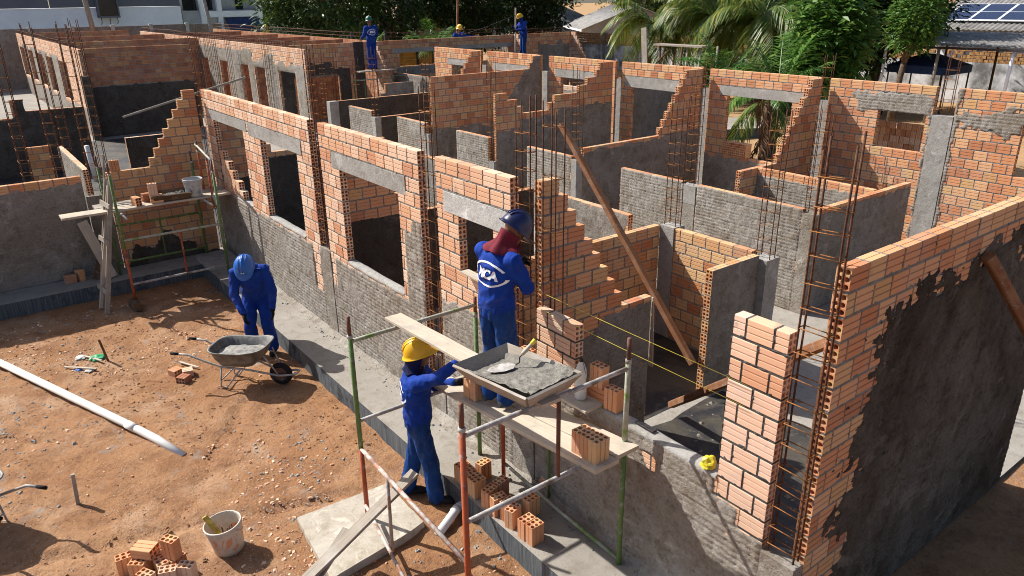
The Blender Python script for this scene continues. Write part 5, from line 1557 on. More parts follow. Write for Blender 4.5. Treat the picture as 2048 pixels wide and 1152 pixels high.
def tray(label, heap_label, loc, rot, L, W, H, mat='wood_grey', fill=0.5, flare=0.10, inside='mud_mortar'):
    t = thing('mortar_tray', label, 'tray', loc, rot)
    l2, w2 = L / 2, W / 2; th = 0.018
    bl, bw = l2 - flare, w2 - flare
    m = MB(); m.box((-bl, -bw, 0), (bl, bw, 0.016)); m.build('bottom', mat, t)
    def wallp(p0, p1, q0, q1, name):
        p0, p1, q0, q1 = map(Vector, (p0, p1, q0, q1))
        n = (p1 - p0).cross(q0 - p0).normalized() * th
        n2 = 8; vs = []; fs = []
        for k in (0, 1):
            for (a, b) in ((p0, p1), (q0, q1)):
                for i in range(n2 + 1):
                    p = a.lerp(b, i / n2) + n * k
                    vs.append(tuple(p + Vector((0, 0, 0.004 * nz(p.x * 12, p.y * 12, p.z * 5)))))
        c = n2 + 1
        for i in range(n2):
            fs += [(i, i + 1, c + i + 1, c + i), (2 * c + i + 1, 2 * c + i, 3 * c + i, 3 * c + i + 1), (c + i, c + i + 1, 3 * c + i + 1, 3 * c + i), (i + 1, i, 2 * c + i, 2 * c + i + 1)]
        fs += [(0, c, 3 * c, 2 * c), (c - 1, 3 * c - 1, 4 * c - 1, 2 * c - 1)]
        MB().add(vs, fs).build(name, mat, t)
    wallp((-bl, -bw, 0), (bl, -bw, 0), (-l2, -w2, H), (l2, -w2, H), 'long_side')
    wallp((bl, bw, 0), (-bl, bw, 0), (l2, w2, H), (-l2, w2, H), 'long_side')
    wallp((-bl, bw, 0), (-bl, -bw, 0), (-l2, w2, H), (-l2, -w2, H), 'end_board')
    wallp((bl, -bw, 0), (bl, bw, 0), (l2, -w2, H), (l2, w2, H), 'end_board')
    def fn(u, v):
        x = (u - 0.5) * 2; y = (v - 0.5) * 2
        zf = 0.022 + fill * H * (0.42 + 0.35 * x)
        lump = 0.030 * max(0, nz(u * 5, v * 5, 3)) + 0.016 * nz(u * 11, v * 11, 8) + 0.006 * abs(nz(u * 26, v * 26, 1))
        z = zf + lump * (0.35 + 0.9 * max(0, x + 0.3)) + (0.03 if abs(y) > 0.9 else 0)
        ex = bl + (flare) * min(1, z / H) * 0.93 - 0.02; ey = bw + flare * min(1, z / H) * 0.93 - 0.02
        return (x * ex, y * ey, max(0.02, z))
    heap(heap_label, fn, 60, 44, inside, loc, rot)
    return t
a = math.atan2(0.06, 0.8)
tray('wooden mortar tray on the scaffold with a trowel in it', 'lumpy wet grey mortar in the scaffold tray', (-1.75, -0.926, 1.842), (0, -0.055, math.atan2(0.065, 0.75)), 0.77, 0.52, 0.108, 'wood_grey', 0.85, 0.075)
tray('dark mortar tray on the far scaffold deck', 'dark mortar left in the far tray', (-11.22, -0.98, 1.302), (0, 0.0, 1.5), 0.62, 0.45, 0.12, 'wood_dark', 0.2, 0.07)

def trowel(label, loc, rot):
    t = thing('trowel', label, 'trowel', loc, rot)
    m = MB()
    pts = [(0, 0.0), (0.03, 0.05), (0.10, 0.062), (0.17, 0.045), (0.22, 0.0), (0.17, -0.045), (0.10, -0.062), (0.03, -0.05)]
    vs = [(x, y, 0) for x, y in pts] + [(x, y, 0.003) for x, y in pts]
    n = len(pts)
    m.add(vs, [tuple(range(n - 1, -1, -1)), tuple(range(n, 2 * n))] + [(i, (i + 1) % n, n + (i + 1) % n, n + i) for i in range(n)])
    m.build('blade', 'tube_grey', t)
    m = MB(); m.tube([(0.0, 0, 0.002), (-0.03, 0, 0.01), (-0.035, 0, 0.05), (-0.06, 0, 0.075)], 0.005, 8); m.build('tang', 'steel_dark', t, True)
    m = MB(); m.tube([(-0.055, 0, 0.07), (-0.09, 0, 0.098), (-0.14, 0, 0.14)], [0.013, 0.017, 0.013], 10); m.build('handle', 'wood_pale', t, True)
    m = MB(); m.tube([(-0.135, 0, 0.136), (-0.165, 0, 0.162)], [0.016, 0.017], 10); m.build('end_cap', 'plastic_yellow', t, True)
simple('plastic_yellow', (0.75, 0.62, 0.06), 0.45, 0.4, 0.06, 8)
trowel('pointing trowel with wooden handle and yellow end stuck in the mortar', (-1.85, -0.86, 1.915), (0, 0.10, R(-112)))

def bottle_mat():
    t = NT('bottle_plastic', 0.28, 0.5)
    t.b.inputs['Transmission Weight'].default_value = 0.35
    t.b.inputs['IOR'].default_value = 1.25
    co = t.coords('Object')
    f = t.noise(18, 4, 0.6, co)
    t.color(t.mix(f, (0.88, 0.90, 0.88), (0.72, 0.75, 0.70)))
    t.bump(t.noise(30, 3, 0.6, co), 0.4, 0.006)
bottle_mat()
def bottle(label, loc):
    t = thing('bottle', label, 'bottle', loc)
    m = MB()
    prof = [(0.0, 0.004), (0.040, 0.0), (0.048, 0.012), (0.050, 0.05), (0.047, 0.07), (0.050, 0.09), (0.050, 0.13), (0.0455, 0.15), (0.044, 0.18), (0.047, 0.205), (0.048, 0.235), (0.042, 0.275), (0.030, 0.310), (0.017, 0.335), (0.014, 0.345), (0.014, 0.36)]
    m.lathe(prof, 24)
    m.build('body', 'bottle_plastic', t, True)
    c = MB(); c.lathe([(0.0145, 0.34), (0.0165, 0.342), (0.0165, 0.366), (0.0, 0.368)], 14); c.build('cap', 'steel_dark', t, True)
    b = MB()
    ring = [(0.0165 * math.cos(R(a)), 0.0165 * math.sin(R(a)), 0.345) for a in range(0, 361, 40)]
    b.tube(ring, 0.003, 6)
    b.tube([(0.016, 0, 0.345), (0.035, -0.005, 0.33), (0.046, 0.0, 0.28), (0.045, 0.01, 0.24)], 0.0025, 6)
    b.build('tie', 'steel_dark', t, True)
bottle('cloudy plastic bottle standing on the short plank', (-2.01, -0.07, 1.287))

def crumple(name, label, loc, r, mat, cat, seed, flat=0.55):
    bm = bmesh.new()
    bmesh.ops.create_icosphere(bm, subdivisions=4 if r > 0.06 else 3, radius=1.0)
    for v in bm.verts:
        p = v.co.copy()
        f = 1 + 0.45 * nz(p.x * 1.6 + seed, p.y * 1.6, p.z * 1.6) + 0.30 * abs(nz(p.x * 4 + seed, p.y * 4, p.z * 4)) - 0.16 * abs(nz(p.x * 9, p.y * 9 + seed, p.z * 9))
        q = p * f * r
        v.co = Vector((q.x, q.y, max(-0.25 * r, q.z * flat) + 0.25 * r))
    me = bpy.data.meshes.new(name); bm.to_mesh(me); bm.free()
    me.polygons.foreach_set('use_smooth', [r > 0.06] * len(me.polygons))
    return tag(mk(name, me, mat, None, loc), label, cat, None, 'thing')
simple('bag_yellow', (0.66, 0.56, 0.035), 0.35, 0.4, 0.12, 14)
crumple('plastic_bag', 'crumpled yellow plastic bag on the low wall sill', (-0.77, 0.03, 1.265), 0.055, 'bag_yellow', 'bag', 3.0, 1.05)
simple('string_yellow', (0.62, 0.50, 0.07), 0.7, 0.2, 0.05, 20)
tube_thing('upper yellow mason line stretched to the pale pier', [(-2.70, -0.022, 2.04), (-1.6, -0.022, 2.035), (-0.5, -0.02, 2.04)], 0.0016, 'string_yellow', 'string', 'string', 6)
tube_thing('lower yellow mason line stretched to the pale pier', [(-2.60, -0.022, 1.885), (-1.5, -0.022, 1.88), (-0.5, -0.02, 1.885)], 0.0016, 'string_yellow', 'string', 'string', 6)
plank('trowel_float', 'dark flat float lying on the cement sill', (-1.485, 0.055, 1.272), (-1.30, 0.05, 1.272), 0.05, 0.014, 'steel_dark', 'float')

# ------------------------------------------------------------------ pails
def pail_mat(name, base, patch, extra):
    t = NT(name, 0.45, 0.4)
    co = t.coords('Object')
    n = t.noise(9, 5, 0.7, co)
    sep = t.n('SeparateXYZ'); t.l(co, sep.inputs[0])
    c = t.mix(t.ramp(n, [(0.45, (0, 0, 0)), (0.66, (0.8, 0.8, 0.8))]), base, tuple(x * 0.72 for x in base))
    band = t.math('MULTIPLY', t.math('GREATER_THAN', sep.outputs[2], 0.045), t.math('LESS_THAN', sep.outputs[2], 0.20))
    pn = t.ramp(t.noise(5.5, 5, 0.75, co, 0.7), [(0.50, (0, 0, 0)), (0.54, (1, 1, 1))])
    c = t.mix(t.math('MULTIPLY', t.math('MULTIPLY', band, pn), extra), c, patch)
    dirt = t.ramp(t.noise(14, 5, 0.8, co), [(0.58, (0, 0, 0)), (0.68, (1, 1, 1))])
    c = t.mix(t.math('MULTIPLY', dirt, 0.6), c, (0.40, 0.33, 0.26))
    t.color(c)
pail_mat('pail_white', (0.58, 0.50, 0.41), (0.62, 0.20, 0.05), 0.75)
pail_mat('pail_grey', (0.42, 0.43, 0.42), (0.10, 0.16, 0.22), 0.7)
def pail(label, loc, rot, r0, r1, h, mat):
    t = thing('pail', label, 'bucket', loc, rot)
    m = MB()
    m.lathe([(0.0, 0.0), (r0, 0.0), (r0 + (r1 - r0) * 0.15, h * 0.15), (r0 + (r1 - r0) * 0.5, h * 0.5), (r1, h * 0.86)], 32)
    m.build('body', mat, t, True)
    m = MB()
    m.lathe([(r1, h * 0.855), (r1 + 0.006, h * 0.86), (r1 + 0.006, h * 0.90), (r1 + 0.002, h * 0.905), (r1 + 0.007, h * 0.93), (r1 + 0.008, h * 0.985), (r1 + 0.004, h), (r1 - 0.004, h), (r1 - 0.006, h * 0.9), (r0 * 0.97, 0.04), (0, 0.03)], 32)
    m.build('rim', mat, t, True)
    m = MB()
    m.tube([((r1 + 0.012) * math.cos(R(a)), (r1 + 0.012) * math.sin(R(a)) * 0.85, h * 0.88 - 0.10 * math.sin(R(a))) for a in range(0, 181, 15)], 0.0025, 6)
    m.build('handle', 'tube_grey', t, True)
    return t
pail('white pail with orange print holding a level and tools', (-3.93, -2.555, -0.226), (0.07, -0.06, 0.4), 0.130, 0.158, 0.285, 'pail_white')
pail('grey mortar stained pail on the far scaffold deck', (-11.15, -0.60, 1.302), (0, 0, 2.6), 0.125, 0.155, 0.30, 'pail_grey')
simple('paint_yellow', (0.55, 0.42, 0.08), 0.5, 0.4, 0.25, 18)
plank('spirit_level', 'worn yellow level sticking out of the white pail', (-3.90, -2.57, -0.16), (-4.02, -2.70, 0.125), 0.05, 0.02, 'paint_yellow', 'level', (1, -1, 0.3))
for i, (dx, dy) in enumerate(((0.02, 0.03), (0.05, 0.01), (0.035, -0.02), (0.065, 0.035))):
    tube_thing(['rusty iron pin in the white pail beside the level', 'rusty iron pin in the white pail near its middle', 'short rusty pin in the white pail by the rim', 'bent rusty pin in the white pail at the back'][i],
               [(-3.93 + dx, -2.555 + dy, -0.18), (-3.95 + dx * 1.3, -2.57 + dy * 1.4, -0.005 + 0.02 * i)], 0.006, 'rebar_rust', 'iron_pin', 'pin', 6)

# ------------------------------------------------------------------ wheelbarrow
def barrow(label, loc, ang, heap_label):
    t = thing('wheelbarrow', label, 'wheelbarrow', loc, (0, 0, ang))
    t.scale = (0.86, 0.82, 0.86)
    simple('barrow_steel', (0.10, 0.097, 0.09), 0.55, 0.4, 0.25, 9, metal=0.2, bump=0.3, col2=(0.20, 0.19, 0.175))
    # tub: rounded rectangles lofted, front slopes out
    seg = 40
    def rr(cx, lx, wy, z, n=4.0):
        out = []
        for k in range(seg):
            a = 2 * math.pi * k / seg
            c, s = math.cos(a), math.sin(a)
            r = (abs(c) ** n + abs(s) ** n) ** (-1 / n)
            out.append((cx + lx * r * c, wy * r * s, z))
        return out
    rings = [rr(0.0, 0.43, 0.33, 0.62), rr(0.0, 0.445, 0.345, 0.625), rr(0.0, 0.445, 0.345, 0.610), rr(0.0, 0.425, 0.322, 0.605), rr(-0.02, 0.36, 0.27, 0.47), rr(-0.05, 0.27, 0.20, 0.355), rr(-0.05, 0.22, 0.15, 0.345)]
    inner = [rr(-0.05, 0.22, 0.15, 0.355), rr(-0.05, 0.26, 0.19, 0.365), rr(-0.02, 0.35, 0.26, 0.475), rr(0.0, 0.42, 0.32, 0.615)]
    vs = []; fs = []
    allr = inner[::-1][::-1]
    seqs = [inner + rings[0:1]] 
    order = inner + rings
    for q in order: vs += q
    for i in range(len(order) - 1):
        for k in range(seg):
            fs.append((i * seg + k, i * seg + (k + 1) % seg, (i + 1) * seg + (k + 1) % seg, (i + 1) * seg + k))
    fs.append(tuple(range(seg - 1, -1, -1)))
    e = (len(order) - 1) * seg
    fs.append(tuple(e + k for k in range(seg)))
    # front lip raised towards the wheel, as if tipped forward a little
    vs = [(x, y, z + 0.05 * max(0, x - 0.1) / 0.35 * (z > 0.5)) for x, y, z in vs]
    MB().add(vs, fs).build('tub', 'barrow_steel', t, True)
    for s in (-1, 1):
        m = MB()
        m.tube([(-0.86, s * 0.27, 0.56), (-0.70, s * 0.265, 0.545), (-0.45, s * 0.24, 0.43), (-0.25, s * 0.20, 0.34), (0.15, s * 0.16, 0.29), (0.45, s * 0.09, 0.20), (0.56, s * 0.085, 0.18), (0.78, s * 0.085, 0.205)], 0.0165, 10)
        m.build('handle', 'tube_grey', t, True)
        g = MB(); g.tube([(-0.97, s * 0.275, 0.565), (-0.85, s * 0.27, 0.56)], 0.021, 10); g.build('grip', 'glove_black', t, True)
        l = MB(); l.tube([(-0.26, s * 0.20, 0.35), (-0.30, s * 0.22, 0.02), (-0.22, s * 0.21, 0.005), (0.02, s * 0.17, 0.30)], 0.013, 8); l.build('leg', 'tube_grey', t, True)
        st = MB(); st.tube([(0.40, s * 0.16, 0.53), (0.56, s * 0.085, 0.19)], 0.011, 8); st.build('strut', 'tube_grey', t, True)
    f = MB(); f.tube([(0.78, -0.085, 0.205), (0.83, -0.05, 0.215), (0.83, 0.05, 0.215), (0.78, 0.085, 0.205)], 0.0165, 10); f.build('front_bar', 'tube_grey', t, True)
    c = MB(); c.tube([(-0.29, -0.215, 0.12), (-0.29, 0.215, 0.12)], 0.010, 8); c.build('leg_brace', 'tube_grey', t, True)
    w = thing.__wrapped__ if False else None
    wh = MB()
    def wheel(prof, seg=28):
        m = MB(); n0 = 0
        for r, y in prof:
            for k in range(seg):
                a = 2 * math.pi * k / seg
                m.v.append((0.56 + r * math.cos(a), y, 0.175 + r * math.sin(a)))
        for i in range(len(prof) - 1):
            for k in range(seg):
                m.f.append((i * seg + k, (i + 1) * seg + k, (i + 1) * seg + (k + 1) % seg, i * seg + (k + 1) % seg))
        return m
    ty = wheel([(0.11, -0.035), (0.14, -0.042), (0.165, -0.035), (0.175, -0.012), (0.175, 0.012), (0.165, 0.035), (0.14, 0.042), (0.11, 0.035), (0.11, -0.035)]).build('wheel', 'boot_black', t, True)
    wheel([(0.0, -0.015), (0.03, -0.045), (0.035, -0.02), (0.10, -0.012), (0.115, -0.036), (0.115, 0.036), (0.10, 0.012), (0.035, 0.02), (0.03, 0.045), (0.0, 0.045)]).build('rim', 'tube_rusty', ty, True)
    def fn(u, v):
        x = (u - 0.5) * 2; y = (v - 0.5) * 2
        r = max(abs(x), abs(y)); rr_ = math.hypot(x, y) or 1e-6
        k = r / rr_
        X, Y = x * k, y * k
        z = 0.50 + 0.045 * (1 - r) + 0.018 * nz(X * 4, Y * 4, 2) + 0.010 * nz(X * 12, Y * 12, 5) + (0.02 * max(0, X)) 
        n = 4.0
        a = math.atan2(Y, X); q = (abs(math.cos(a)) ** n + abs(math.sin(a)) ** n) ** (-1 / n)
        return (-0.02 + 0.345 * q * math.cos(a) * r, 0.255 * q * math.sin(a) * r, z)
    simple('mortar_fresh', (0.30, 0.29, 0.265), 0.75, 0.3, 0.15, 6, bump=0.5, bscale=25)
    if heap_label: heap(heap_label, fn, 40, 40, 'mortar_fresh', loc, (0, 0, ang)).scale = (0.86, 0.82, 0.86)
barrow('grey steel wheelbarrow full of mortar in the yard', (-6.97, -1.36, -0.235), math.atan2(0.91, 0.88), 'pale wet mortar heaped in the wheelbarrow')
barrow('second wheelbarrow cut off by the picture edge', (-5.72, -4.42, -0.235), R(215), None)
def barrow_edge():
    m = MB()
    m.box((-0.006, -0.3, -0.02), (0.006, 0.3, 0.16), 0.004)
    m.tube([(0, -0.3, 0.16), (0, 0.3, 0.16)], 0.012, 8)
    m.tube([(0, -0.3, -0.22), (0.0, -0.25, 0.0)], 0.014, 8)
    return m
# ------------------------------------------------------------------ pipes, stakes, litter
simple('pvc_white', (0.74, 0.72, 0.67), 0.35, 0.45, 0.04, 3)
def pvc(label, pts, r, collar=None):
    t = thing('drain_pipe', label, 'pipe', pts[0])
    o = Vector(pts[0])
    m = MB(); m.tube([Vector(p) - o for p in pts], r, 20); m.build('tube', 'pvc_white', t, True)
    if collar:
        p, q = collar
        m = MB(); m.tube([Vector(p) - o, Vector(q) - o], r * 1.07, 20); m.build('collar', 'pvc_white', t, True)
pvc('long white plastic drain pipe half buried in the dirt', [(-10.4, -4.19, -0.165), (-6.63, -2.80, -0.185), (-6.2, -2.64, -0.20), (-5.75, -2.47, -0.265)], 0.046, ((-6.72, -2.835, -0.184), (-6.56, -2.775, -0.187)))
pvc('short white pipe stub poking out of the plinth by the slab', [(-2.90, -0.98, -0.215), (-3.06, -0.66, -0.17), (-3.07, -0.58, -0.165)], 0.042, ((-3.035, -0.72, -0.178), (-3.06, -0.66, -0.17)))
plank('stake', 'thin dark stake leaning in the dirt beside the litter', (-8.77, -2.66, -0.3), (-8.80, -2.72, 0.10), 0.03, 0.022, 'wood_dark', 'stake', (1, 0, 0))
plank('stake', 'grey square stake standing alone in the dirt', (-5.52, -3.545, -0.32), (-5.535, -3.52, 0.09), 0.035, 0.03, 'wood_grey', 'stake', (1, 0, 0))
plank('stake', 'short stake at the edge of the frame near the brick heap', (-3.55, -2.98, -0.3), (-3.55, -2.98, -0.10), 0.03, 0.025, 'wood_grey', 'stake', (1, 0, 0))
simple('bag_green', (0.06, 0.42, 0.17), 0.35, 0.5, 0.15, 20)
simple('litter_white', (0.60, 0.58, 0.52), 0.7, 0.3, 0.2, 20)
crumple('plastic_bag', 'crumpled green plastic sheet in the yard litter', (-8.95, -2.78, -0.235), 0.085, 'bag_green', 'bag', 1.0, 0.35)
crumple('plastic_bag', 'flat whitish scrap beside the green sheet', (-9.12, -2.95, -0.24), 0.07, 'litter_white', 'bag', 5.0, 0.2)
crumple('plastic_bag', 'pale scrap of sacking in the litter by the thin stake', (-8.62, -2.92, -0.24), 0.06, 'litter_white', 'bag', 8.0, 0.25)
crumple('plastic_bag', 'small blue and white wrapper in the yard litter', (-8.72, -3.05, -0.24), 0.045, 'helmet_blue', 'wrapper', 2.0, 0.4)
for lab, p, q in (('thin stick lying in the yard litter', (-8.9, -3.18, -0.21), (-8.55, -2.85, -0.20)), ('second thin stick across the yard litter', (-9.1, -2.9, -0.21), (-8.75, -2.75, -0.19)), ('broken lath near the wheelbarrow handles', (-8.1, -1.9, -0.22), (-7.75, -1.75, -0.21))):
    plank('stick', lab, p, q, 0.03, 0.012, 'wood_pale', 'stick')
for i, (x, y, a, m) in enumerate(((-7.75, -2.02, 0.4, 'brick_orange'), (-7.66, -1.88, 1.4, 'brick_peach'), (-7.52, -1.98, 2.2, 'brick_red'))):
    o = loose(['broken brick piece under the wheelbarrow handle', 'second broken brick piece by the wheelbarrow handles', 'dark broken brick piece behind the wheelbarrow'][i], x, y, -0.245, ('side', a), m)
    o.matrix_world = o.matrix_world @ Matrix.Diagonal((0.7, 1, 1, 1))
# scattered stones and brick chips
def chips(name, label, n, mat, xr, yr, s0, s1, seed, dens=None):
    rnd = random.Random(seed)
    m = MB(); k = 0
    while k < n:
        x = rnd.uniform(*xr); y = rnd.uniform(*yr)
        if dens and nz(x * dens[0] + seed, y * dens[0], 2) < dens[1] + rnd.uniform(-0.25, 0.25): continue
        s = s0 + (s1 - s0) * rnd.random() ** 3
        z = -0.24 + 0.030 * nz(x * 1.1, y * 1.1, 3) + 0.022 * nz(x * 4.2, y * 4.2, 8) + 0.014 * nz(x * 11, y * 11, 1)
        a = rnd.uniform(0, 6.28); c, d = math.cos(a), math.sin(a)
        base = [(-1, -0.6, 0), (0.9, -0.75, 0), (1.0, 0.6, 0), (-0.7, 0.8, 0), (-0.6, -0.4, 0.7), (0.55, -0.45, 0.75), (0.5, 0.4, 0.6), (-0.45, 0.5, 0.7)]
        vs = []
        for bx, by, bz in base:
            bx *= s * rnd.uniform(0.7, 1.3); by *= s * rnd.uniform(0.6, 1.1); bz *= s * rnd.uniform(0.5, 1.1)
            vs.append((x + bx * c - by * d, y + bx * d + by * c, z + bz - 0.15 * s))
        m.add(vs, [(4, 5, 6, 7), (0, 1, 5, 4), (1, 2, 6, 5), (2, 3, 7, 6), (3, 0, 4, 7)])
        k += 1
    o = m.build(name, mat, None)
    tag(o, label, None, None, 'stuff')
chips('rubble', 'small brick chips strewn over the dirt', 2300, 'brick_peach', (-11, -1.6), (-5.2, -0.64), 0.006, 0.030, 1, (0.75, 0.22))
chips('gravel', 'small grey stones strewn over the dirt', 1600, 'concrete', (-11, -1.6), (-5.2, -0.64), 0.005, 0.028, 2, (0.9, 0.25))
chips('dirt', 'clods of dirt in the yard', 2600, 'dirt', (-11, -1.6), (-5.2, -0.64), 0.006, 0.024, 3, (0.6, 0.12))
chips('gravel', 'fine reddish gravel over the yard dirt', 9000, 'brick_red', (-10, -1.6), (-5.0, -0.64), 0.003, 0.011, 4, (0.5, -0.05))
chips('gravel', 'fine pale gravel over the yard dirt', 5000, 'concrete_tan', (-10, -1.6), (-5.0, -0.64), 0.003, 0.010, 6, (0.6, 0.0))
# mortar droppings and pebbles on the plinth
def droppings():
    rnd = random.Random(5); m = MB()
    for i in range(420):
        x = rnd.uniform(-11, -0.3); y = -0.02 - abs(rnd.gauss(0, 0.12)); 
        if y < -0.58: continue
        s = 0.006 + 0.02 * rnd.random() ** 3
        vs = [(x + s * math.cos(a) * rnd.uniform(0.6, 1.3), y + s * math.sin(a) * rnd.uniform(0.6, 1.3), 0.0) for a in (0.2, 1.4, 2.7, 3.9, 5.2)] + [(x, y, s * rnd.uniform(0.4, 1.0))]
        m.add(vs, [(0, 1, 5), (1, 2, 5), (2, 3, 5), (3, 4, 5), (4, 0, 5)])
    tag(m.build('gravel', 'mortar', None), 'mortar droppings along the foot of the long wall', None, None, 'stuff')
droppings()
# sloped mortar fillet where the wall meets the plinth
def fillet():
    vs = []; fs = []; n = 220
    for i in range(n + 1):
        x = -11.9 + 11.6 * i / n
        h = 0.05 + 0.05 * max(0, nz(x * 1.3, 1, 3)) + 0.03 * nz(x * 4, 2, 3); w = 0.07 + 0.10 * max(0, nz(x * 0.9, 5, 1)) + 0.03 * nz(x * 5, 4, 4)
        for y, z in ((-0.008, h), (-0.02 - w * 0.3, h * 0.45), (-0.02 - w * 0.7, h * 0.15), (-0.03 - w, 0.001)):
            vs.append((x, y + 0.01 * nz(x * 9, z * 20, 2), max(0.001, z + 0.008 * nz(x * 12, y * 20, 5))))
    for i in range(n):
        for k in range(3):
            a = i * 4 + k; fs.append((a, a + 1, a + 5, a + 4))
    tag(MB().add(vs, fs).build('wall_fillet', 'render_light', None, True), 'rough mortar fillet along the foot of the long wall', 'fillet', None, 'thing')
fillet()

def floor_bits():
    rnd = random.Random(9); m = MB()
    for i in range(260):
        x = rnd.uniform(-2.65, -0.2); y = rnd.uniform(0.15, 4.8); s = 0.008 + 0.03 * rnd.random() ** 3
        vs = [(x + s * math.cos(a) * rnd.uniform(0.6, 1.4), y + s * math.sin(a) * rnd.uniform(0.6, 1.4), 0.004) for a in (0.2, 1.4, 2.7, 3.9, 5.2)] + [(x, y, 0.004 + s * rnd.uniform(0.4, 0.9))]
        m.add(vs, [(0, 1, 5), (1, 2, 5), (2, 3, 5), (3, 4, 5), (4, 0, 5)])
    tag(m.build('rubble', 'render_grey', None), 'mortar crumbs on the floor of the corner room', None, None, 'stuff')
floor_bits()

# ------------------------------------------------------------------ trees and palms beyond the walls
def leaf_mat(name, a, b, c, trans=0.3, rough=0.45):
    t = NT(name, rough, 0.35)
    g = t.n('NewGeometry').outputs['Random Per Island']
    col = t.ramp(g, [(0.0, a), (0.55, b), (1.0, c)])
    n = t.noise(0.7, 3, 0.6, t.coords('Object'))
    col = t.mix(t.math('MULTIPLY', n, 0.35), col, tuple(x * 0.5 for x in a))
    t.color(col)
    tr = t.n('BsdfTranslucent'); t.l(col, tr.inputs['Color'])
    mx = t.n('MixShader'); mx.inputs[0].default_value = trans
    t.l(t.b.outputs[0], mx.inputs[1]); t.l(tr.outputs[0], mx.inputs[2])
    t.l(mx.outputs[0], t.t.nodes['Material Output'].inputs['Surface'])
leaf_mat('leaf_mango', (0.035, 0.075, 0.016), (0.06, 0.12, 0.024), (0.14, 0.21, 0.04))
leaf_mat('leaf_bright', (0.05, 0.13, 0.022), (0.09, 0.20, 0.032), (0.20, 0.32, 0.06))
leaf_mat('leaf_dark', (0.02, 0.046, 0.012), (0.034, 0.07, 0.016), (0.07, 0.12, 0.025))
leaf_mat('leaf_palm', (0.06, 0.125, 0.016), (0.12, 0.19, 0.024), (0.34, 0.30, 0.04), 0.3)
leaf_mat('leaf_palm_young', (0.05, 0.14, 0.018), (0.09, 0.22, 0.028), (0.20, 0.32, 0.05), 0.3)
leaf_mat('leaf_dry', (0.12, 0.055, 0.025), (0.19, 0.09, 0.04), (0.24, 0.14, 0.07), 0.15, 0.8)
simple('bark', (0.16, 0.115, 0.08), 0.95, 0.1, 0.25, 9, bump=0.8, bscale=20)

def crown_mesh(rnd, rx, ry, rz, clumps, per, L, spread, droop=0.5, hollow=0.55):
    m = MB()
    for _ in range(clumps):
        while True:
            d = Vector((rnd.gauss(0, 1), rnd.gauss(0, 1), rnd.gauss(0, 1)))
            if d.length > 1e-3: break
        d.normalize()
        r = hollow + (1 - hollow) * rnd.random() ** 0.6
        bump = 1 + 0.42 * nz(d.x * 2.6 + rx, d.y * 2.6, d.z * 2.6 + ry)
        c = Vector((d.x * rx, d.y * ry, d.z * rz)) * r * bump
        axis = (d + Vector((0, 0, 0.2))).normalized()
        for _ in range(per):
            p = c + Vector((rnd.gauss(0, 1), rnd.gauss(0, 1), rnd.gauss(0, 0.8))) * spread
            a = rnd.uniform(0, 6.283)
            o = Vector((math.cos(a), math.sin(a), rnd.uniform(-0.9, 0.35) * droop * 1.5)) + axis * 0.5
            o.normalize()
            s = o.cross(Vector((rnd.gauss(0, 0.4), rnd.gauss(0, 0.4), 1))).normalized()
            l = L * rnd.uniform(0.5, 1.4); w = l * rnd.uniform(0.16, 0.24)
            q = p + o * l * 0.5; e = p + o * l + Vector((0, 0, -0.18 * l))
            k = len(m.v)
            m.v += [tuple(p), tuple(q + s * w), tuple(e), tuple(q - s * w)]
            m.f.append((k, k + 1, k + 2, k + 3))
    return m

def tree(label, base, trunk_h, r, crown_c, rx, ry, rz, mat, clumps, per, L, spread, seed, hollow=0.55, name='mango_tree'):
    rnd = random.Random(seed)
    t = thing(name, label, 'tree', base)
    m = MB()
    cc = Vector(crown_c) - Vector(base)
    top = Vector((cc.x * 0.5, cc.y * 0.5, trunk_h))
    m.tube([(0, 0, -0.3), (0.04 * r, 0.02, trunk_h * 0.4), tuple(top)], [r * 1.25, r, r * 0.8], 10)
    for i in range(7):
        a = 6.283 * i / 7 + rnd.uniform(-0.3, 0.3)
        e = cc + Vector((math.cos(a) * rx * 0.7, math.sin(a) * ry * 0.7, rz * rnd.uniform(-0.2, 0.6)))
        mid = top.lerp(e, 0.5) + Vector((0, 0, 0.12 * rz))
        m.tube([tuple(top - Vector((0, 0, 0.1))), tuple(mid), tuple(e)], [r * 0.5, r * 0.3, r * 0.08], 7)
    m.build('trunk', 'bark', t, True)
    o = crown_mesh(rnd, rx, ry, rz, clumps, per, L, spread, hollow=hollow).build('crown', mat, t, False, loc=cc)
    return t
tree('dense dark mango tree above the far door wall', (-40, 14.5, -0.24), 2.4, 0.35, (-39.0, 14.2, 5.0), 3.2, 3.4, 2.7, 'leaf_mango', 420, 26, 0.34, 0.32, 1)
tree('broad dark mango tree behind the green helmet worker', (-42, 20.0, -0.24), 2.6, 0.4, (-41.5, 20.0, 5.4), 4.0, 4.4, 3.1, 'leaf_dark', 430, 28, 0.36, 0.36, 2)
tree('wide dark mango tree behind the middle far worker', (-41, 25.5, -0.24), 2.6, 0.4, (-41, 25.5, 5.2), 4.0, 4.2, 3.0, 'leaf_dark', 420, 28, 0.36, 0.36, 3)
tree('dark mango tree behind the worker with the wooden pole', (-41, 30.5, -0.24), 2.4, 0.4, (-41, 30.2, 4.8), 3.6, 2.6, 3.0, 'leaf_dark', 340, 28, 0.34, 0.34, 4)
tree('glossy green tree rising above the palm leaf window', (-10.4, 17.2, -0.24), 1.5, 0.14, (-10.45, 17.2, 3.15), 0.95, 0.95, 1.5, 'leaf_bright', 300, 20, 0.27, 0.20, 5, 0.55, 'leafy_tree')
tree('shadowy tree behind the shed roof', (-14.5, 27.5, -0.24), 2.0, 0.22, (-14.2, 27.8, 4.2), 2.3, 2.2, 2.2, 'leaf_dark', 320, 26, 0.26, 0.26, 6, 0.5, 'leafy_tree')
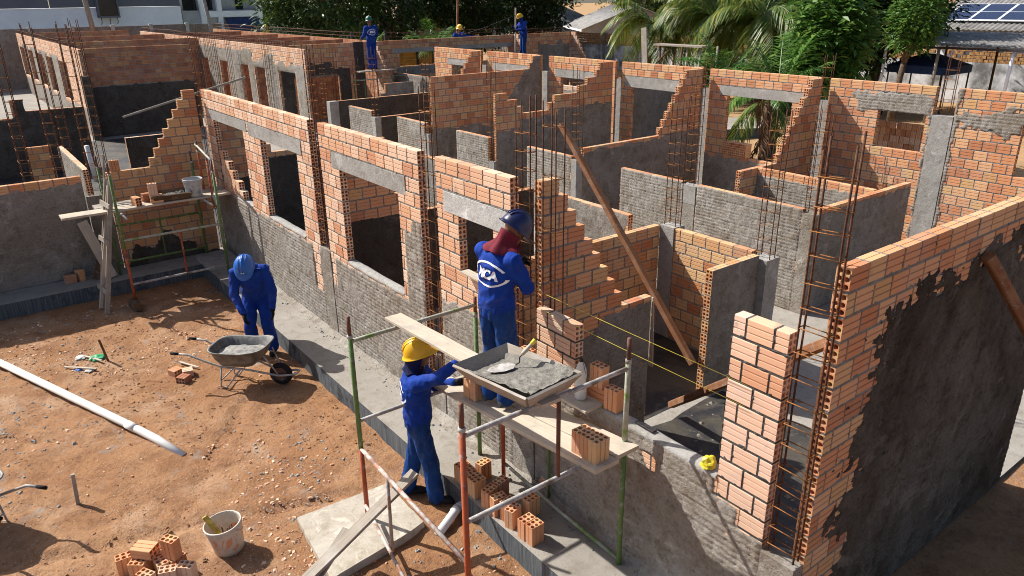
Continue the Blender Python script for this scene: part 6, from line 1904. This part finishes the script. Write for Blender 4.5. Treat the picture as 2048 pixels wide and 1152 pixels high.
tree('bright leafy tree beside the solar panels', (-12.0, 24.6, -0.24), 2.2, 0.12, (-11.7, 24.6, 3.55), 0.75, 0.8, 1.25, 'leaf_bright', 150, 20, 0.22, 0.17, 7, 0.5, 'leafy_tree')
tree('dark tree between the palms and the glossy tree', (-15.5, 25.0, -0.24), 2.0, 0.2, (-14.9, 26.0, 3.6), 1.9, 1.6, 2.6, 'leaf_dark', 300, 26, 0.26, 0.26, 8, 0.5, 'leafy_tree')
tree('distant green tree over the grey roofs', (-60, 62, -0.24), 2.5, 0.3, (-60, 62, 5.0), 5.0, 4.0, 3.0, 'leaf_mango', 260, 24, 0.45, 0.45, 9)
tree('distant dark tree behind the coconut palms', (-30, 42, -0.24), 2.5, 0.3, (-30, 42, 4.6), 7.0, 3.0, 3.4, 'leaf_dark', 360, 26, 0.45, 0.45, 10)

tree('distant tree row behind the grey roofs', (-48, 62, -0.24), 2.5, 0.3, (-48, 62, 4.2), 9.0, 4.0, 3.2, 'leaf_mango', 320, 24, 0.5, 0.5, 11)
tree('distant tree closing the view behind the mango trees', (-62, 40, -0.24), 2.5, 0.3, (-62, 42, 4.6), 6.0, 9.0, 3.6, 'leaf_dark', 340, 24, 0.5, 0.55, 12)
tree('distant tree behind the concrete house', (-68, 22, -0.24), 2.5, 0.3, (-68, 22, 4.6), 5.0, 8.0, 4.0, 'leaf_mango', 320, 24, 0.5, 0.55, 13)
tree('distant tree behind the solar house', (-16, 46, -0.24), 2.5, 0.3, (-16, 46, 4.6), 8.0, 3.0, 3.4, 'leaf_mango', 320, 24, 0.45, 0.5, 14)
tree('low dark bush between the coconut palms and the boundary wall', (-21.5, 28.5, -0.24), 0.6, 0.12, (-21.5, 28.5, 1.9), 3.6, 1.4, 2.1, 'leaf_dark', 300, 24, 0.28, 0.28, 15, 0.4, 'leafy_bush')
tree('dark bush at the foot of the shadowy tree by the shed', (-15.9, 24.0, -0.24), 0.6, 0.12, (-16.6, 24.6, 1.5), 1.6, 1.2, 1.6, 'leaf_dark', 220, 22, 0.24, 0.24, 17, 0.4, 'leafy_bush')
tree('dark tree filling the gap between the roofs and the palms', (-27.5, 37.0, -0.24), 1.6, 0.2, (-27.5, 37.0, 3.6), 3.4, 2.0, 2.6, 'leaf_dark', 280, 24, 0.34, 0.34, 18, 0.45)
def frond_mesh(name, L, rise, drop, nl, ll, mat, seed, curl=1.0, dense=1.0):
    rnd = random.Random(seed)
    m = MB(); pts = []
    n = 14
    for i in range(n + 1):
        u = i / n
        pts.append(Vector((L * (u - 0.12 * u * u * drop), 0, L * (rise * u - drop * u * u * u ** 0.2))))
    m.tube(pts, [0.022 * (1 - 0.85 * i / n) for i in range(n + 1)], 5)
    for i in range(nl):
        u = 0.12 + 0.88 * (i + 0.5) / nl
        k = min(n - 1, int(u * n)); f = u * n - k
        p = pts[k].lerp(pts[k + 1], f); d = (pts[k + 1] - pts[k]).normalized()
        for s in (-1, 1):
            l = ll * (0.45 + 0.9 * math.sin(math.pi * min(0.98, u * 0.9 + 0.08))) * rnd.uniform(0.85, 1.1)
            o = (Vector((0, s, 0)) * 0.9 + d * 0.75 + Vector((0, 0, -0.35 * curl + rnd.uniform(-0.15, 0.2)))).normalized()
            w = 0.028
            q = p + o * l * 0.5 + Vector((0, 0, -0.06 * l * curl)); e = p + o * l + Vector((0, 0, -0.42 * l * curl))
            side = o.cross(Vector((0, 0, 1))).normalized() * w
            b = len(m.v)
            m.v += [tuple(p + side * 0.4), tuple(p - side * 0.4), tuple(q - side), tuple(q + side), tuple(e)]
            m.f += [(b, b + 1, b + 2, b + 3), (b + 3, b + 2, b + 4)]
    me = m.mesh(name)
    me.materials.append(MATS[mat])
    return me
PALM = [frond_mesh('frond', 2.6, 0.75, 1.0, 34, 0.62, 'leaf_palm', 1), frond_mesh('frond', 2.7, 0.45, 1.1, 34, 0.66, 'leaf_palm', 2), frond_mesh('frond', 2.4, 0.15, 1.0, 32, 0.62, 'leaf_palm', 3), frond_mesh('frond', 2.2, 1.1, 0.7, 30, 0.55, 'leaf_palm', 4)]
YOUNG = [frond_mesh('frond', 1.5, 1.1, 0.65, 24, 0.42, 'leaf_palm_young', 5, 0.6), frond_mesh('frond', 1.6, 0.8, 0.8, 24, 0.45, 'leaf_palm_young', 6, 0.6), frond_mesh('frond', 1.3, 1.5, 0.5, 22, 0.40, 'leaf_palm_young', 7, 0.5)]
def palm(label, base, h, n, meshes, seed, lean=(0, 0), r=0.13, s=1.0, name='coconut_palm'):
    rnd = random.Random(seed)
    t = thing(name, label, 'palm', base)
    m = MB(); k = 8
    pts = [(lean[0] * (i / k) ** 2, lean[1] * (i / k) ** 2, -0.3 + (h + 0.3) * i / k) for i in range(k + 1)]
    m.tube(pts, [r * (1.25 - 0.4 * i / k + 0.04 * (i % 2)) for i in range(k + 1)], 9)
    m.build('trunk', 'bark', t, True)
    for i in range(n):
        a = 2.399 * i + rnd.uniform(-0.2, 0.2)
        me = meshes[i % len(meshes)]
        mk('frond', me, None, t, (lean[0], lean[1], h + rnd.uniform(-0.1, 0.1)), (rnd.uniform(-0.15, 0.15), rnd.uniform(-0.25, 0.2), a), (s * rnd.uniform(0.85, 1.15),) * 3)
    return t
palm('coconut palm with drooping yellow green fronds beside the grey roof', (-24.0, 24.2, -0.24), 3.3, 22, PALM, 1, (0.2, 0))
palm('big coconut palm in the middle of the palm row', (-20.6, 24.4, -0.24), 3.7, 26, PALM, 2, (0.1, 0.1), s=1.1)
palm('coconut palm nearest the glossy green tree', (-17.6, 24.2, -0.24), 3.7, 26, PALM, 3, (-0.1, 0), s=1.1)
palm('coconut palm behind the others with high fronds', (-22.6, 27.5, -0.24), 4.6, 17, PALM, 4, (0, 0), s=1.1)
palm('young bright palm bush above the rear wall', (-11.9, 14.2, -0.24), 2.0, 18, YOUNG, 5, name='young_palm', r=0.10)
palm('second young palm bush with arching leaves above the palm window', (-10.1, 14.4, -0.24), 2.0, 18, YOUNG, 6, name='young_palm', r=0.10, s=1.05)
palm('tufted young palm behind the far cross wall', (-30.0, 15.8, -0.24), 2.3, 13, YOUNG, 7, name='young_palm', r=0.10)
palm('young palm seen through the far doorway', (-27.0, 10.4, -0.24), 1.6, 12, YOUNG, 8, name='young_palm', r=0.10)
def dry_leaf():
    m = MB(); rnd = random.Random(3)
    pts = [Vector((0.0, 0, 1.25)), Vector((-0.02, 0.02, 0.9)), Vector((0.10, 0.03, 0.5)), Vector((0.06, 0.05, 0.15)), Vector((-0.10, 0.05, -0.15))]
    m.tube(pts, [0.02, 0.018, 0.014, 0.01, 0.004], 6)
    for i in range(46):
        u = i / 46 * 3.999; k = int(u); p = pts[k].lerp(pts[k + 1], u - k)
        for s in (-1, 1):
            l = rnd.uniform(0.28, 0.5)
            o = Vector((s * rnd.uniform(0.25, 0.7) + 0.15, rnd.uniform(-0.3, 0.3), -1)).normalized()
            e = p + o * l; q = p.lerp(e, 0.5) + Vector((s * 0.05, 0, 0.03)); b = len(m.v); w = Vector((0.014, 0.01, 0))
            m.v += [tuple(p), tuple(q + w), tuple(e), tuple(q - w)]; m.f.append((b, b + 1, b + 2, b + 3))
    tag(m.build('palm_leaf', 'leaf_dry', None, False, loc=(-8.55, 11.5, 1.0)), 'dry brown palm leaf hanging in the rear window', 'leaf', None, 'thing')
dry_leaf()
palm('old palm with hanging leaves behind the rear window', (-9.0, 12.4, -0.24), 2.1, 8, [PALM[2], YOUNG[1]], 9, name='young_palm', r=0.11, s=0.62)

# ------------------------------------------------------------------ buildings and sheds around the site
simple('paint_white', (0.84, 0.86, 0.89), 0.7, 0.25, 0.04, 1.2)
simple('paint_grey', (0.135, 0.145, 0.17), 0.6, 0.3, 0.06, 0.8)
simple('paint_lightgrey', (0.42, 0.42, 0.42), 0.75, 0.25, 0.10, 1.2)
simple('window_dark', (0.012, 0.013, 0.016), 0.15, 0.5, 0.0, 2)
simple('awning_blue', (0.01, 0.035, 0.12), 0.6, 0.3, 0.2, 2)
simple('paint_mint', (0.42, 0.62, 0.48), 0.7, 0.2, 0.05, 2)
simple('paint_yellow_post', (0.72, 0.52, 0.06), 0.6, 0.3, 0.05, 2)
simple('door_amber', (0.45, 0.20, 0.015), 0.5, 0.3, 0.2, 3)
simple('whitewash', (0.66, 0.67, 0.68), 0.9, 0.1, 0.0, 1.1, col2=(0.16, 0.16, 0.16))
simple('brick_old', (0.52, 0.31, 0.13), 0.9, 0.1, 0.0, 9, col2=(0.24, 0.12, 0.06), bump=0.5)
def roof_mat(name, a, b):
    t = NT(name, 0.85, 0.2)
    co = t.coords('Object'); n = t.noise(2.5, 5, 0.7, co)
    t.color(t.mix(t.ramp(n, [(0.38, (0, 0, 0)), (0.64, (1, 1, 1))]), a, b))
roof_mat('roof_cement', (0.17, 0.16, 0.15), (0.30, 0.29, 0.275))
roof_mat('roof_dark', (0.09, 0.09, 0.09), (0.16, 0.155, 0.15))
roof_mat('roof_red', (0.14, 0.045, 0.03), (0.22, 0.09, 0.06))
def solar_mat():
    t = NT('solar_cell', 0.18, 0.5)
    b = t.n('TexBrick'); b.offset = 0.0
    b.inputs['Scale'].default_value = 6.0
    b.inputs['Color1'].default_value = (0.010, 0.018, 0.055, 1); b.inputs['Color2'].default_value = (0.012, 0.022, 0.062, 1); b.inputs['Mortar'].default_value = (0.10, 0.12, 0.16, 1)
    b.inputs['Mortar Size'].default_value = 0.012
    t.l(t.coords('Object'), b.inputs['Vector'])
    t.color(b.outputs['Color'])
solar_mat()

def bxp(parent, name, a, b, mat, o):
    m = MB(); m.box(tuple(Vector(a) - o), tuple(Vector(b) - o))
    return m.build(name, mat, parent)
def pbox(parent, name, a, b, mat):
    """box given in the coordinates of the thing's own base point"""
    m = MB(); m.box(a, b)
    return m.build(name, mat, parent)
# white and grey commercial building at the far left
B = thing('office_building', 'white and dark grey panelled building beyond the left wing', 'building', (-55.0, -2.0, -0.24))
pbox(B, 'wall', (-8, -22, 0.0), (0.0, 13.1, 4.32), 'paint_white')
for i in range(9):
    y = 13.1 - (i + 1) * 3.9
    pbox(B, 'panel', (-0.02, y + 0.02, 4.33), (0.06, y + 3.88, 7.5), 'paint_grey')
pbox(B, 'panel', (-0.02, -22, 0.0), (0.05, -0.6, 2.2), 'paint_grey')
d_ = pbox(B, 'door', (0.03, -1.2, 0.0), (0.10, 0.4, 2.3), 'door_amber')
AC = thing('air_conditioner', 'black window air conditioner box on the white facade', 'air conditioner', (-54.95, 6.5, 3.35))
for a, b in (((0, -0.62, 0.18), (0.62, -0.54, 1.6)), ((0, 0.54, 0.18), (0.62, 0.62, 1.6)), ((0, -0.62, 0.10), (0.66, 0.62, 0.22))):
    pbox(AC, 'casing', a, b, 'paint_grey')
pbox(AC, 'grille', (0.02, -0.53, 0.23), (0.50, 0.53, 1.58), 'window_dark')
for y in (-0.45, 0.05, 0.5):
    m = MB(); m.tube([(0.25, y, 0.1), (0.27, y, -0.18), (0.22, y - 0.06, -0.30)], 0.022, 6); m.build('bracket', 'steel_dark', AC, True)
B = thing('concrete_house', 'grey concrete house with dark openings and a blue awning', 'building', (-55.2, 11.2, -0.24))
pbox(B, 'wall', (-8, 0.0, 0.0), (0.0, 5.6, 4.0), 'paint_lightgrey')
pbox(B, 'wall', (-8, 0.0, 4.0), (-0.6, 5.6, 7.5), 'paint_lightgrey')
for y0, y1 in ((0.25, 1.15), (1.6, 2.25), (3.9, 4.4)):
    w = pbox(B, 'window', (-0.58, y0, 4.05), (-0.5, y1, 6.8), 'window_dark')
for y in (1.35, 2.5, 5.35):
    pbox(B, 'column', (-0.1, y - 0.16, 0.0), (0.25, y + 0.16, 7.5), 'paint_white')
pbox(B, 'beam', (-0.05, 1.3, 3.55), (0.22, 5.5, 3.95), 'paint_white')
m = MB()
m.add([(0.2, 2.8, 3.5), (0.2, 5.0, 3.5), (1.3, 5.0, 2.9), (1.3, 2.8, 2.9), (0.2, 2.8, 3.44), (0.2, 5.0, 3.44), (1.3, 5.0, 2.5), (1.3, 2.8, 2.5)], [(0, 3, 2, 1), (4, 5, 6, 7), (0, 1, 5, 4), (1, 2, 6, 5), (2, 3, 7, 6), (3, 0, 4, 7)])
m.build('awning', 'awning_blue', B)
wt = thing('boundary_wall', 'grey block boundary wall in front of the office building', 'wall', (-48.0, -9.0, -0.24)); wt['kind'] = 'thing'
for i in range(10):
    y = i * 2.05
    pbox(wt, 'panel', (0, y + 0.12, 0), (0.14, y + 2.02, 3.35 - 0.02 * (i % 2)), 'render_grey')
    pbox(wt, 'pier', (-0.04, y - 0.10, 0), (0.2, y + 0.10, 3.42), 'concrete_pale')
tube_thing('tan leaning timber pole in front of the white facade', [(-46.0, 4.05, 2.6), (-46.1, 3.85, 5.6)], 0.13, 'wood_grey', 'timber_pole', 'pole')
tube_thing('steel lamp pole in front of the concrete house', [(-47.0, 10.9, -0.2), (-47.0, 10.2, 6.5)], 0.11, 'tube_grey', 'lamp_pole', 'pole')
# mint fence
ft = thing('painted_fence', 'mint green wall with yellow posts under the mango trees', 'fence', (-46.0, 13.6, -0.24))
for i in range(9):
    y = i * 1.55
    pbox(ft, 'panel', (0, y + 0.08, 0), (0.10, y + 1.47, 3.1), 'paint_mint')
    pbox(ft, 'post', (-0.04, y - 0.075, 0), (0.18, y + 0.075, 3.25), 'paint_yellow_post')
# yellow shed seen through the far openings
yt = thing('yellow_hoarding', 'yellow plank hoarding seen through the far openings', 'hoarding', (-31.0, 9.8, -0.24))
for i in range(9):
    pbox(yt, 'board', (0, 0.0, 0.9 + i * 0.16), (0.03, 7.5, 1.045 + i * 0.16), 'door_amber')
for y in (0.3, 2.2, 3.9, 5.6, 7.2):
    pbox(yt, 'post', (0.035, y, 0), (0.14, y + 0.1, 3.2), 'steel_dark')

def corrugated(parent, name, p00, p10, p01, p11, mat, waves, amp=0.03):
    p00, p10, p01, p11 = map(Vector, (p00, p10, p01, p11))
    n = waves * 4; vs = []; fs = []
    nrm = (p10 - p00).cross(p01 - p00).normalized()
    for k in (0.0, 1.0):
        for i in range(n + 1):
            u = i / n
            vs.append(tuple((p00.lerp(p10, u)).lerp(p01.lerp(p11, u), k) + nrm * amp * math.sin(u * waves * 6.283)))
    for i in range(n): fs.append((i, i + 1, n + 2 + i, n + 1 + i))
    o = MB().add(vs, fs).build(name, mat, parent, True)
    s = o.modifiers.new('s', 'SOLIDIFY'); s.thickness = 0.02
    return o
def house(label, loc, rz, w, d, h, rh, wall_m, roof_m, gable_m=None, trim='paint_white'):
    t = thing('house', label, 'house', loc, (0, 0, rz))
    pbox(t, 'wall', (-w / 2, -d / 2, 0), (w / 2, d / 2, h), wall_m)
    g = MB()
    for y in (-d / 2 + 0.003, d / 2 - 0.003):
        b = len(g.v); s = 0.1 if y > 0 else -0.1
        g.v += [(-w / 2, y, h - 0.01), (w / 2, y, h - 0.01), (0, y, h + rh - 0.02)]
        g.f.append((b, b + 1, b + 2))
    g.build('gable', gable_m or wall_m, t)
    e = 0.5; dz = rh * e / (w / 2)
    for s in (-1, 1):
        corrugated(t, 'roof', (0, -d / 2 - e, h + rh), (0, d / 2 + e, h + rh), (s * (w / 2 + e), -d / 2 - e, h - dz), (s * (w / 2 + e), d / 2 + e, h - dz), roof_m, int(d * 3), 0.03)
        pbox(t, 'fascia', (s * (w / 2 + e) - 0.04, -d / 2 - e, h - dz - 0.16), (s * (w / 2 + e) + 0.04, d / 2 + e, h - dz - 0.02), trim)
    return t
house('grey roofed house with a white gable behind the boundary wall', (-58.5, 46.0, -0.24), R(38), 8, 9, 2.4, 1.7, 'paint_lightgrey', 'roof_dark', 'paint_white')
house('grey corrugated roof house beside the coconut palms', (-47.0, 45.5, -0.24), R(58), 8, 9.5, 2.3, 1.5, 'paint_lightgrey', 'roof_cement', None)
house('low grey roof in front of the grey roofed houses', (-55.0, 41.0, -0.24), R(58), 4, 6, 1.4, 0.8, 'paint_lightgrey', 'roof_cement', None)
house('distant pale house between the roofs and the trees', (-62.0, 66.0, -0.24), R(40), 9, 9, 3.0, 1.6, 'paint_white', 'roof_cement', None)
# whitewashed boundary wall with old bricks on top
wt = thing('boundary_wall', 'stained whitewashed boundary wall with old bricks on top', 'wall', (-46.0, 33.0, -0.24)); wt['kind'] = 'thing'
pbox(wt, 'wall_base', (0, 0, 0), (26.0, 0.2, 1.55), 'whitewash')
m = MB(); rnd = random.Random(2)
for k in range(5):
    for i in range(126):
        x = i * 0.205 + (0.1 if k % 2 else 0)
        m.box((x, 0.02 + rnd.uniform(-0.015, 0.015), 1.56 + k * 0.145), (x + 0.185, 0.18, 1.56 + k * 0.145 + 0.125))
o = m.build('bricks', 'brick_old', wt); o['kind'] = 'stuff'
for i in range(9):
    pbox(wt, 'pier', (i * 3.1 + 0.4, -0.04, 0), (i * 3.1 + 0.62, 0.19, 2.33), 'render_grey')
wt = thing('boundary_wall', 'stained white wall behind the shed with broken brick top', 'wall', (-19.8, 32.2, -0.24)); wt['kind'] = 'thing'
pbox(wt, 'wall_base', (0, 0, 0), (22.0, 0.2, 1.75), 'whitewash')
m = MB()
for k in range(4):
    for i in range(106):
        if rnd.random() < 0.12 * k: continue
        x = i * 0.205 + (0.1 if k % 2 else 0)
        m.box((x, 0.02 + rnd.uniform(-0.015, 0.015), 1.76 + k * 0.145), (x + 0.185, 0.18, 1.76 + k * 0.145 + 0.125))
o = m.build('bricks', 'brick_old', wt); o['kind'] = 'stuff'
# white house with solar panels
B = thing('house', 'white house with a corrugated roof and solar panels', 'house', (-15.0, 33.0, -0.24))
pbox(B, 'wall', (0, 0, 0), (12, 7, 3.1), 'paint_white')
corrugated(B, 'roof', (-0.3, -0.6, 3.06), (12.3, -0.6, 3.06), (-0.3, 5.0, 4.9), (12.3, 5.0, 4.9), 'roof_cement', 60, 0.03)
pbox(B, 'fascia', (-0.3, -0.66, 2.88), (12.3, -0.58, 3.0), 'steel_dark')
for i in range(5):
    x = 0.35 + i * 1.16
    vs = []; 
    for (dx, u, dz) in ((0, 0, 0), (1.12, 0, 0), (1.12, 1, 0), (0, 1, 0), (0, 0, 0.04), (1.12, 0, 0.04), (1.12, 1, 0.04), (0, 1, 0.04)):
        vs.append((x + dx, 0.1 + 1.9 * u, 3.40 + 0.625 * u + dz))
    fr = MB().add(vs, [(0, 3, 2, 1), (4, 5, 6, 7), (0, 1, 5, 4), (1, 2, 6, 5), (2, 3, 7, 6), (3, 0, 4, 7)]).build('solar_panel', 'paint_white', B)
    for u0, u1 in ((0.025, 0.49), (0.51, 0.975)):
        q = [(x + a, 0.1 + 1.9 * u, 3.40 + 0.625 * u + 0.046) for a, u in ((0.035, u0), (1.085, u0), (1.085, u1), (0.035, u1))]
        MB().add(q, [(0, 1, 2, 3)]).build('cell_field', 'solar_cell', fr)
house('low house with a reddish roof behind the solar house', (-9.0, 42.0, -0.24), R(90), 6, 8, 3.4, 1.6, 'paint_white', 'roof_red', None)
# shed
S = thing('open_shed', 'open shed with a thin corrugated metal roof on white posts', 'shed', (-14.3, 25.2, -0.24))
corrugated(S, 'roof', (-0.1, 0.2, 2.82), (13.0, 0.9, 2.82), (-0.1, 5.6, 3.05), (13.0, 6.0, 3.05), 'roof_cement', 70, 0.025)
pbox(S, 'edge_beam', (0.0, 0.35, 2.68), (12.8, 0.42, 2.76), 'steel_dark')
for i, x in enumerate((1.1, 3.05, 5.5, 8.4, 11.0)):
    m = MB(); m.tube([(x, 0.5, 0), (x + 0.05, 0.5, 2.7)], 0.055, 10); m.build('post', 'paint_white' if i != 1 else 'wood_grey', S, True)
    m = MB(); m.tube([(x + 0.2, 5.2, 0), (x + 0.2, 5.2, 2.9)], 0.05, 8); m.build('post', 'wood_dark', S, True)
def canopy(label, loc, w, d, h, mat, name='market_tent'):
    t = thing(name, label, 'tent', loc)
    m = MB()
    vs = [(-w / 2, -d / 2, h), (0, -d / 2 - 0.05, h + 0.03), (w / 2, -d / 2, h), (w / 2, d / 2, h), (-w / 2, d / 2, h), (-w * 0.12, 0, h + 0.42), (w * 0.12, 0, h + 0.42)]
    m.add(vs, [(0, 1, 5), (1, 6, 5), (1, 2, 6), (2, 3, 6), (3, 4, 5), (3, 5, 6), (4, 0, 5)])
    vl = [(-w / 2, -d / 2, h), (w / 2, -d / 2, h), (w / 2, d / 2, h), (-w / 2, d / 2, h)]
    for i in range(4):
        a = vl[i]; b = vl[(i + 1) % 4]
        m.add([a, b, (b[0], b[1], b[2] - 0.28), (a[0], a[1], a[2] - 0.28)], [(0, 1, 2, 3)])
    o = m.build('cover', mat, t)
    so = o.modifiers.new('s', 'SOLIDIFY'); so.thickness = 0.02
    for x in (-w / 2 + 0.05, w / 2 - 0.05):
        for y in (-d / 2 + 0.05, d / 2 - 0.05):
            q = MB(); q.tube([(x, y, 0), (x, y, h)], 0.03, 6); q.build('leg', 'steel_dark', t, True)
canopy('dark blue tarpaulin tent under the shed', (-12.3, 27.6, -0.24), 2.3, 2.0, 1.95, 'awning_blue')
def truck():
    t = thing('tricycle_cart', 'dark cart with a flat roof parked beside the shed', 'cart', (-15.1, 26.4, -0.24))
    pbox(t, 'roof', (-0.8, -0.5, 1.86), (0.9, 0.6, 1.93), 'paint_lightgrey')
    for x in (-0.7, 0.8):
        for y in (-0.42, 0.52):
            m = MB(); m.tube([(x, y, 0.5), (x, y, 1.86)], 0.025, 6); m.build('post', 'steel_dark', t, True)
    pbox(t, 'body', (-0.75, -0.45, 0.45), (0.85, 0.55, 1.05), 'steel_dark')
    pbox(t, 'panel', (-0.95, -0.62, 0.5), (-0.35, -0.55, 1.2), 'paint_lightgrey')
    for x in (-0.5, 0.55):
        m = MB()
        m.tube([(x, -0.52, 0.3), (x, -0.42, 0.3)], 0.3, 18); m.build('wheel', 'boot_black', t, True)
truck()
# rough timber stand behind the rear wall
S = thing('timber_stand', 'rough timber stand with a flat board top behind the rear wall', 'stand', (-19.6, 20.0, -0.24))
for x, y in ((0.1, 0), (0.75, 0.1), (1.5, 0), (2.1, 0.05), (0.2, 1.2), (2.0, 1.2)):
    m = MB(); m.tube([(x, y, 0), (x + 0.05, y, 2.72)], 0.045, 7); m.build('post', 'wood_grey' if x > 1 else 'wood_dark', S, True)
pbox(S, 'top_board', (-0.1, -0.15, 2.73), (2.35, 0.35, 2.79), 'wood_grey')
m = MB(); m.tube([(0.1, -0.05, 2.1), (0.75, -0.05, 2.65)], 0.035, 6); m.build('brace', 'wood_dark', S, True)
plank('timber_pole', 'broad grey board standing beside the timber stand', (-19.85, 19.8, -0.24), (-20.3, 19.9, 3.15), 0.30, 0.05, 'wood_grey', 'board', (0, -1, 0))
# far worker platforms and poles
for lab, x0, y0, x1, y1 in (('plank under the green helmet worker', -22.7, 8.2, -22.75, 9.6), ('plank under the worker with the wooden pole', -22.95, 15.0, -22.95, 16.5), ('plank behind the far cross wall', -24.25, 12.8, -24.25, 14.3)):
    z = 2.03 if x0 > -24 else 1.6
    plank('plank', lab, (x0, y0, z - 0.01), (x1, y1, z - 0.01), 0.35, 0.04, 'wood_pale')
frame('green scaffold frame below the green helmet worker', [(-22.5, 7.95, 0.0, 2.0, [(1.8, 'tube_green')]), (-22.5, 8.85, 0.0, 2.0, [(1.8, 'tube_orange')])], [((-22.5, 7.95, 1.75), (-22.5, 8.85, 1.75), 'tube_mossy'), ((-22.5, 7.95, 0.9), (-22.5, 8.85, 0.9), 'tube_green')], [((-22.5, 8.35, 0.9), (-22.5, 8.35, 1.75), 'tube_green')])
frame('second green scaffold frame beside the green helmet worker', [(-22.6, 9.55, 0.0, 2.0, [(1.8, 'tube_green')]), (-22.4, 10.0, 0.0, 2.0, [(1.8, 'tube_green')])], [((-22.6, 9.55, 1.8), (-22.4, 10.0, 1.8), 'tube_green')])
frame('green scaffold frame below the worker with the wooden pole', [(-22.75, 15.05, 0.0, 2.0, [(1.8, 'tube_green')]), (-22.75, 16.4, 0.0, 2.0, [(1.8, 'tube_green')])], [((-22.75, 15.05, 1.9), (-22.75, 16.4, 1.9), 'tube_green')])
frame('scaffold frame behind the far cross wall', [(-24.25, 12.85, 0.0, 1.6, [(1.5, 'tube_green')]), (-24.25, 14.25, 0.0, 1.6, [(1.5, 'tube_green')])], [((-24.25, 12.85, 1.5), (-24.25, 14.25, 1.5), 'tube_green')])
plank('timber_pole', 'long brown pole rising behind the far yellow helmet worker', (-24.5, 13.5, 1.8), (-24.7, 13.85, 5.2), 0.07, 0.07, 'wood_brown', 'pole', (1, 0, 0))
plank('timber_pole', 'pale upright pole held by the last far worker', (-23.0, 15.36, 2.0), (-23.0, 15.40, 3.98), 0.05, 0.05, 'wood_pale', 'pole', (1, 0, 0))
tube_thing('dark cable slanting down from the pale upright pole', [(-23.0, 15.38, 3.7), (-23.5, 14.2, 3.25), (-23.65, 13.2, 3.02)], 0.012, 'steel_dark', 'cable', 'cable', 5)
# dark pole lying across the far left rooms, pipe and drum there
plank('timber_pole', 'long thin pole lying across the rooms of the far left wing', (-19.8, 0.05, 1.60), (-19.0, 3.1, 2.45), 0.05, 0.05, 'wood_grey', 'pole')
tube_thing('pale plastic pipe standing in the far left room', [(-20.0, -0.85, 0.0), (-20.0, -0.90, 0.95)], 0.06, 'pvc_white', 'drain_pipe', 'pipe')
def drum():
    m = MB(); m.lathe([(0, 0), (0.22, 0), (0.235, 0.02), (0.23, 0.27), (0.24, 0.29), (0.23, 0.31), (0.23, 0.58), (0.24, 0.60), (0.235, 0.85), (0.22, 0.87), (0.21, 0.84), (0, 0.83)], 20)
    tag(m.build('steel_drum', 'tube_grey', None, True, loc=(-19.6, 0.32, 0.0)), 'grey mortar stained drum in the far left room', 'drum', None, 'thing')
drum()
# plinth piece seen through the palm window
slab('path', [(-16.2, 17.2), (-14.2, 17.4), (-13.2, 19.4), (-15.4, 21.0)], -0.5, 0.06, 'raised concrete pad with dark edge in the sand behind the rear wall', 'floor_concrete', 'plinth_side')
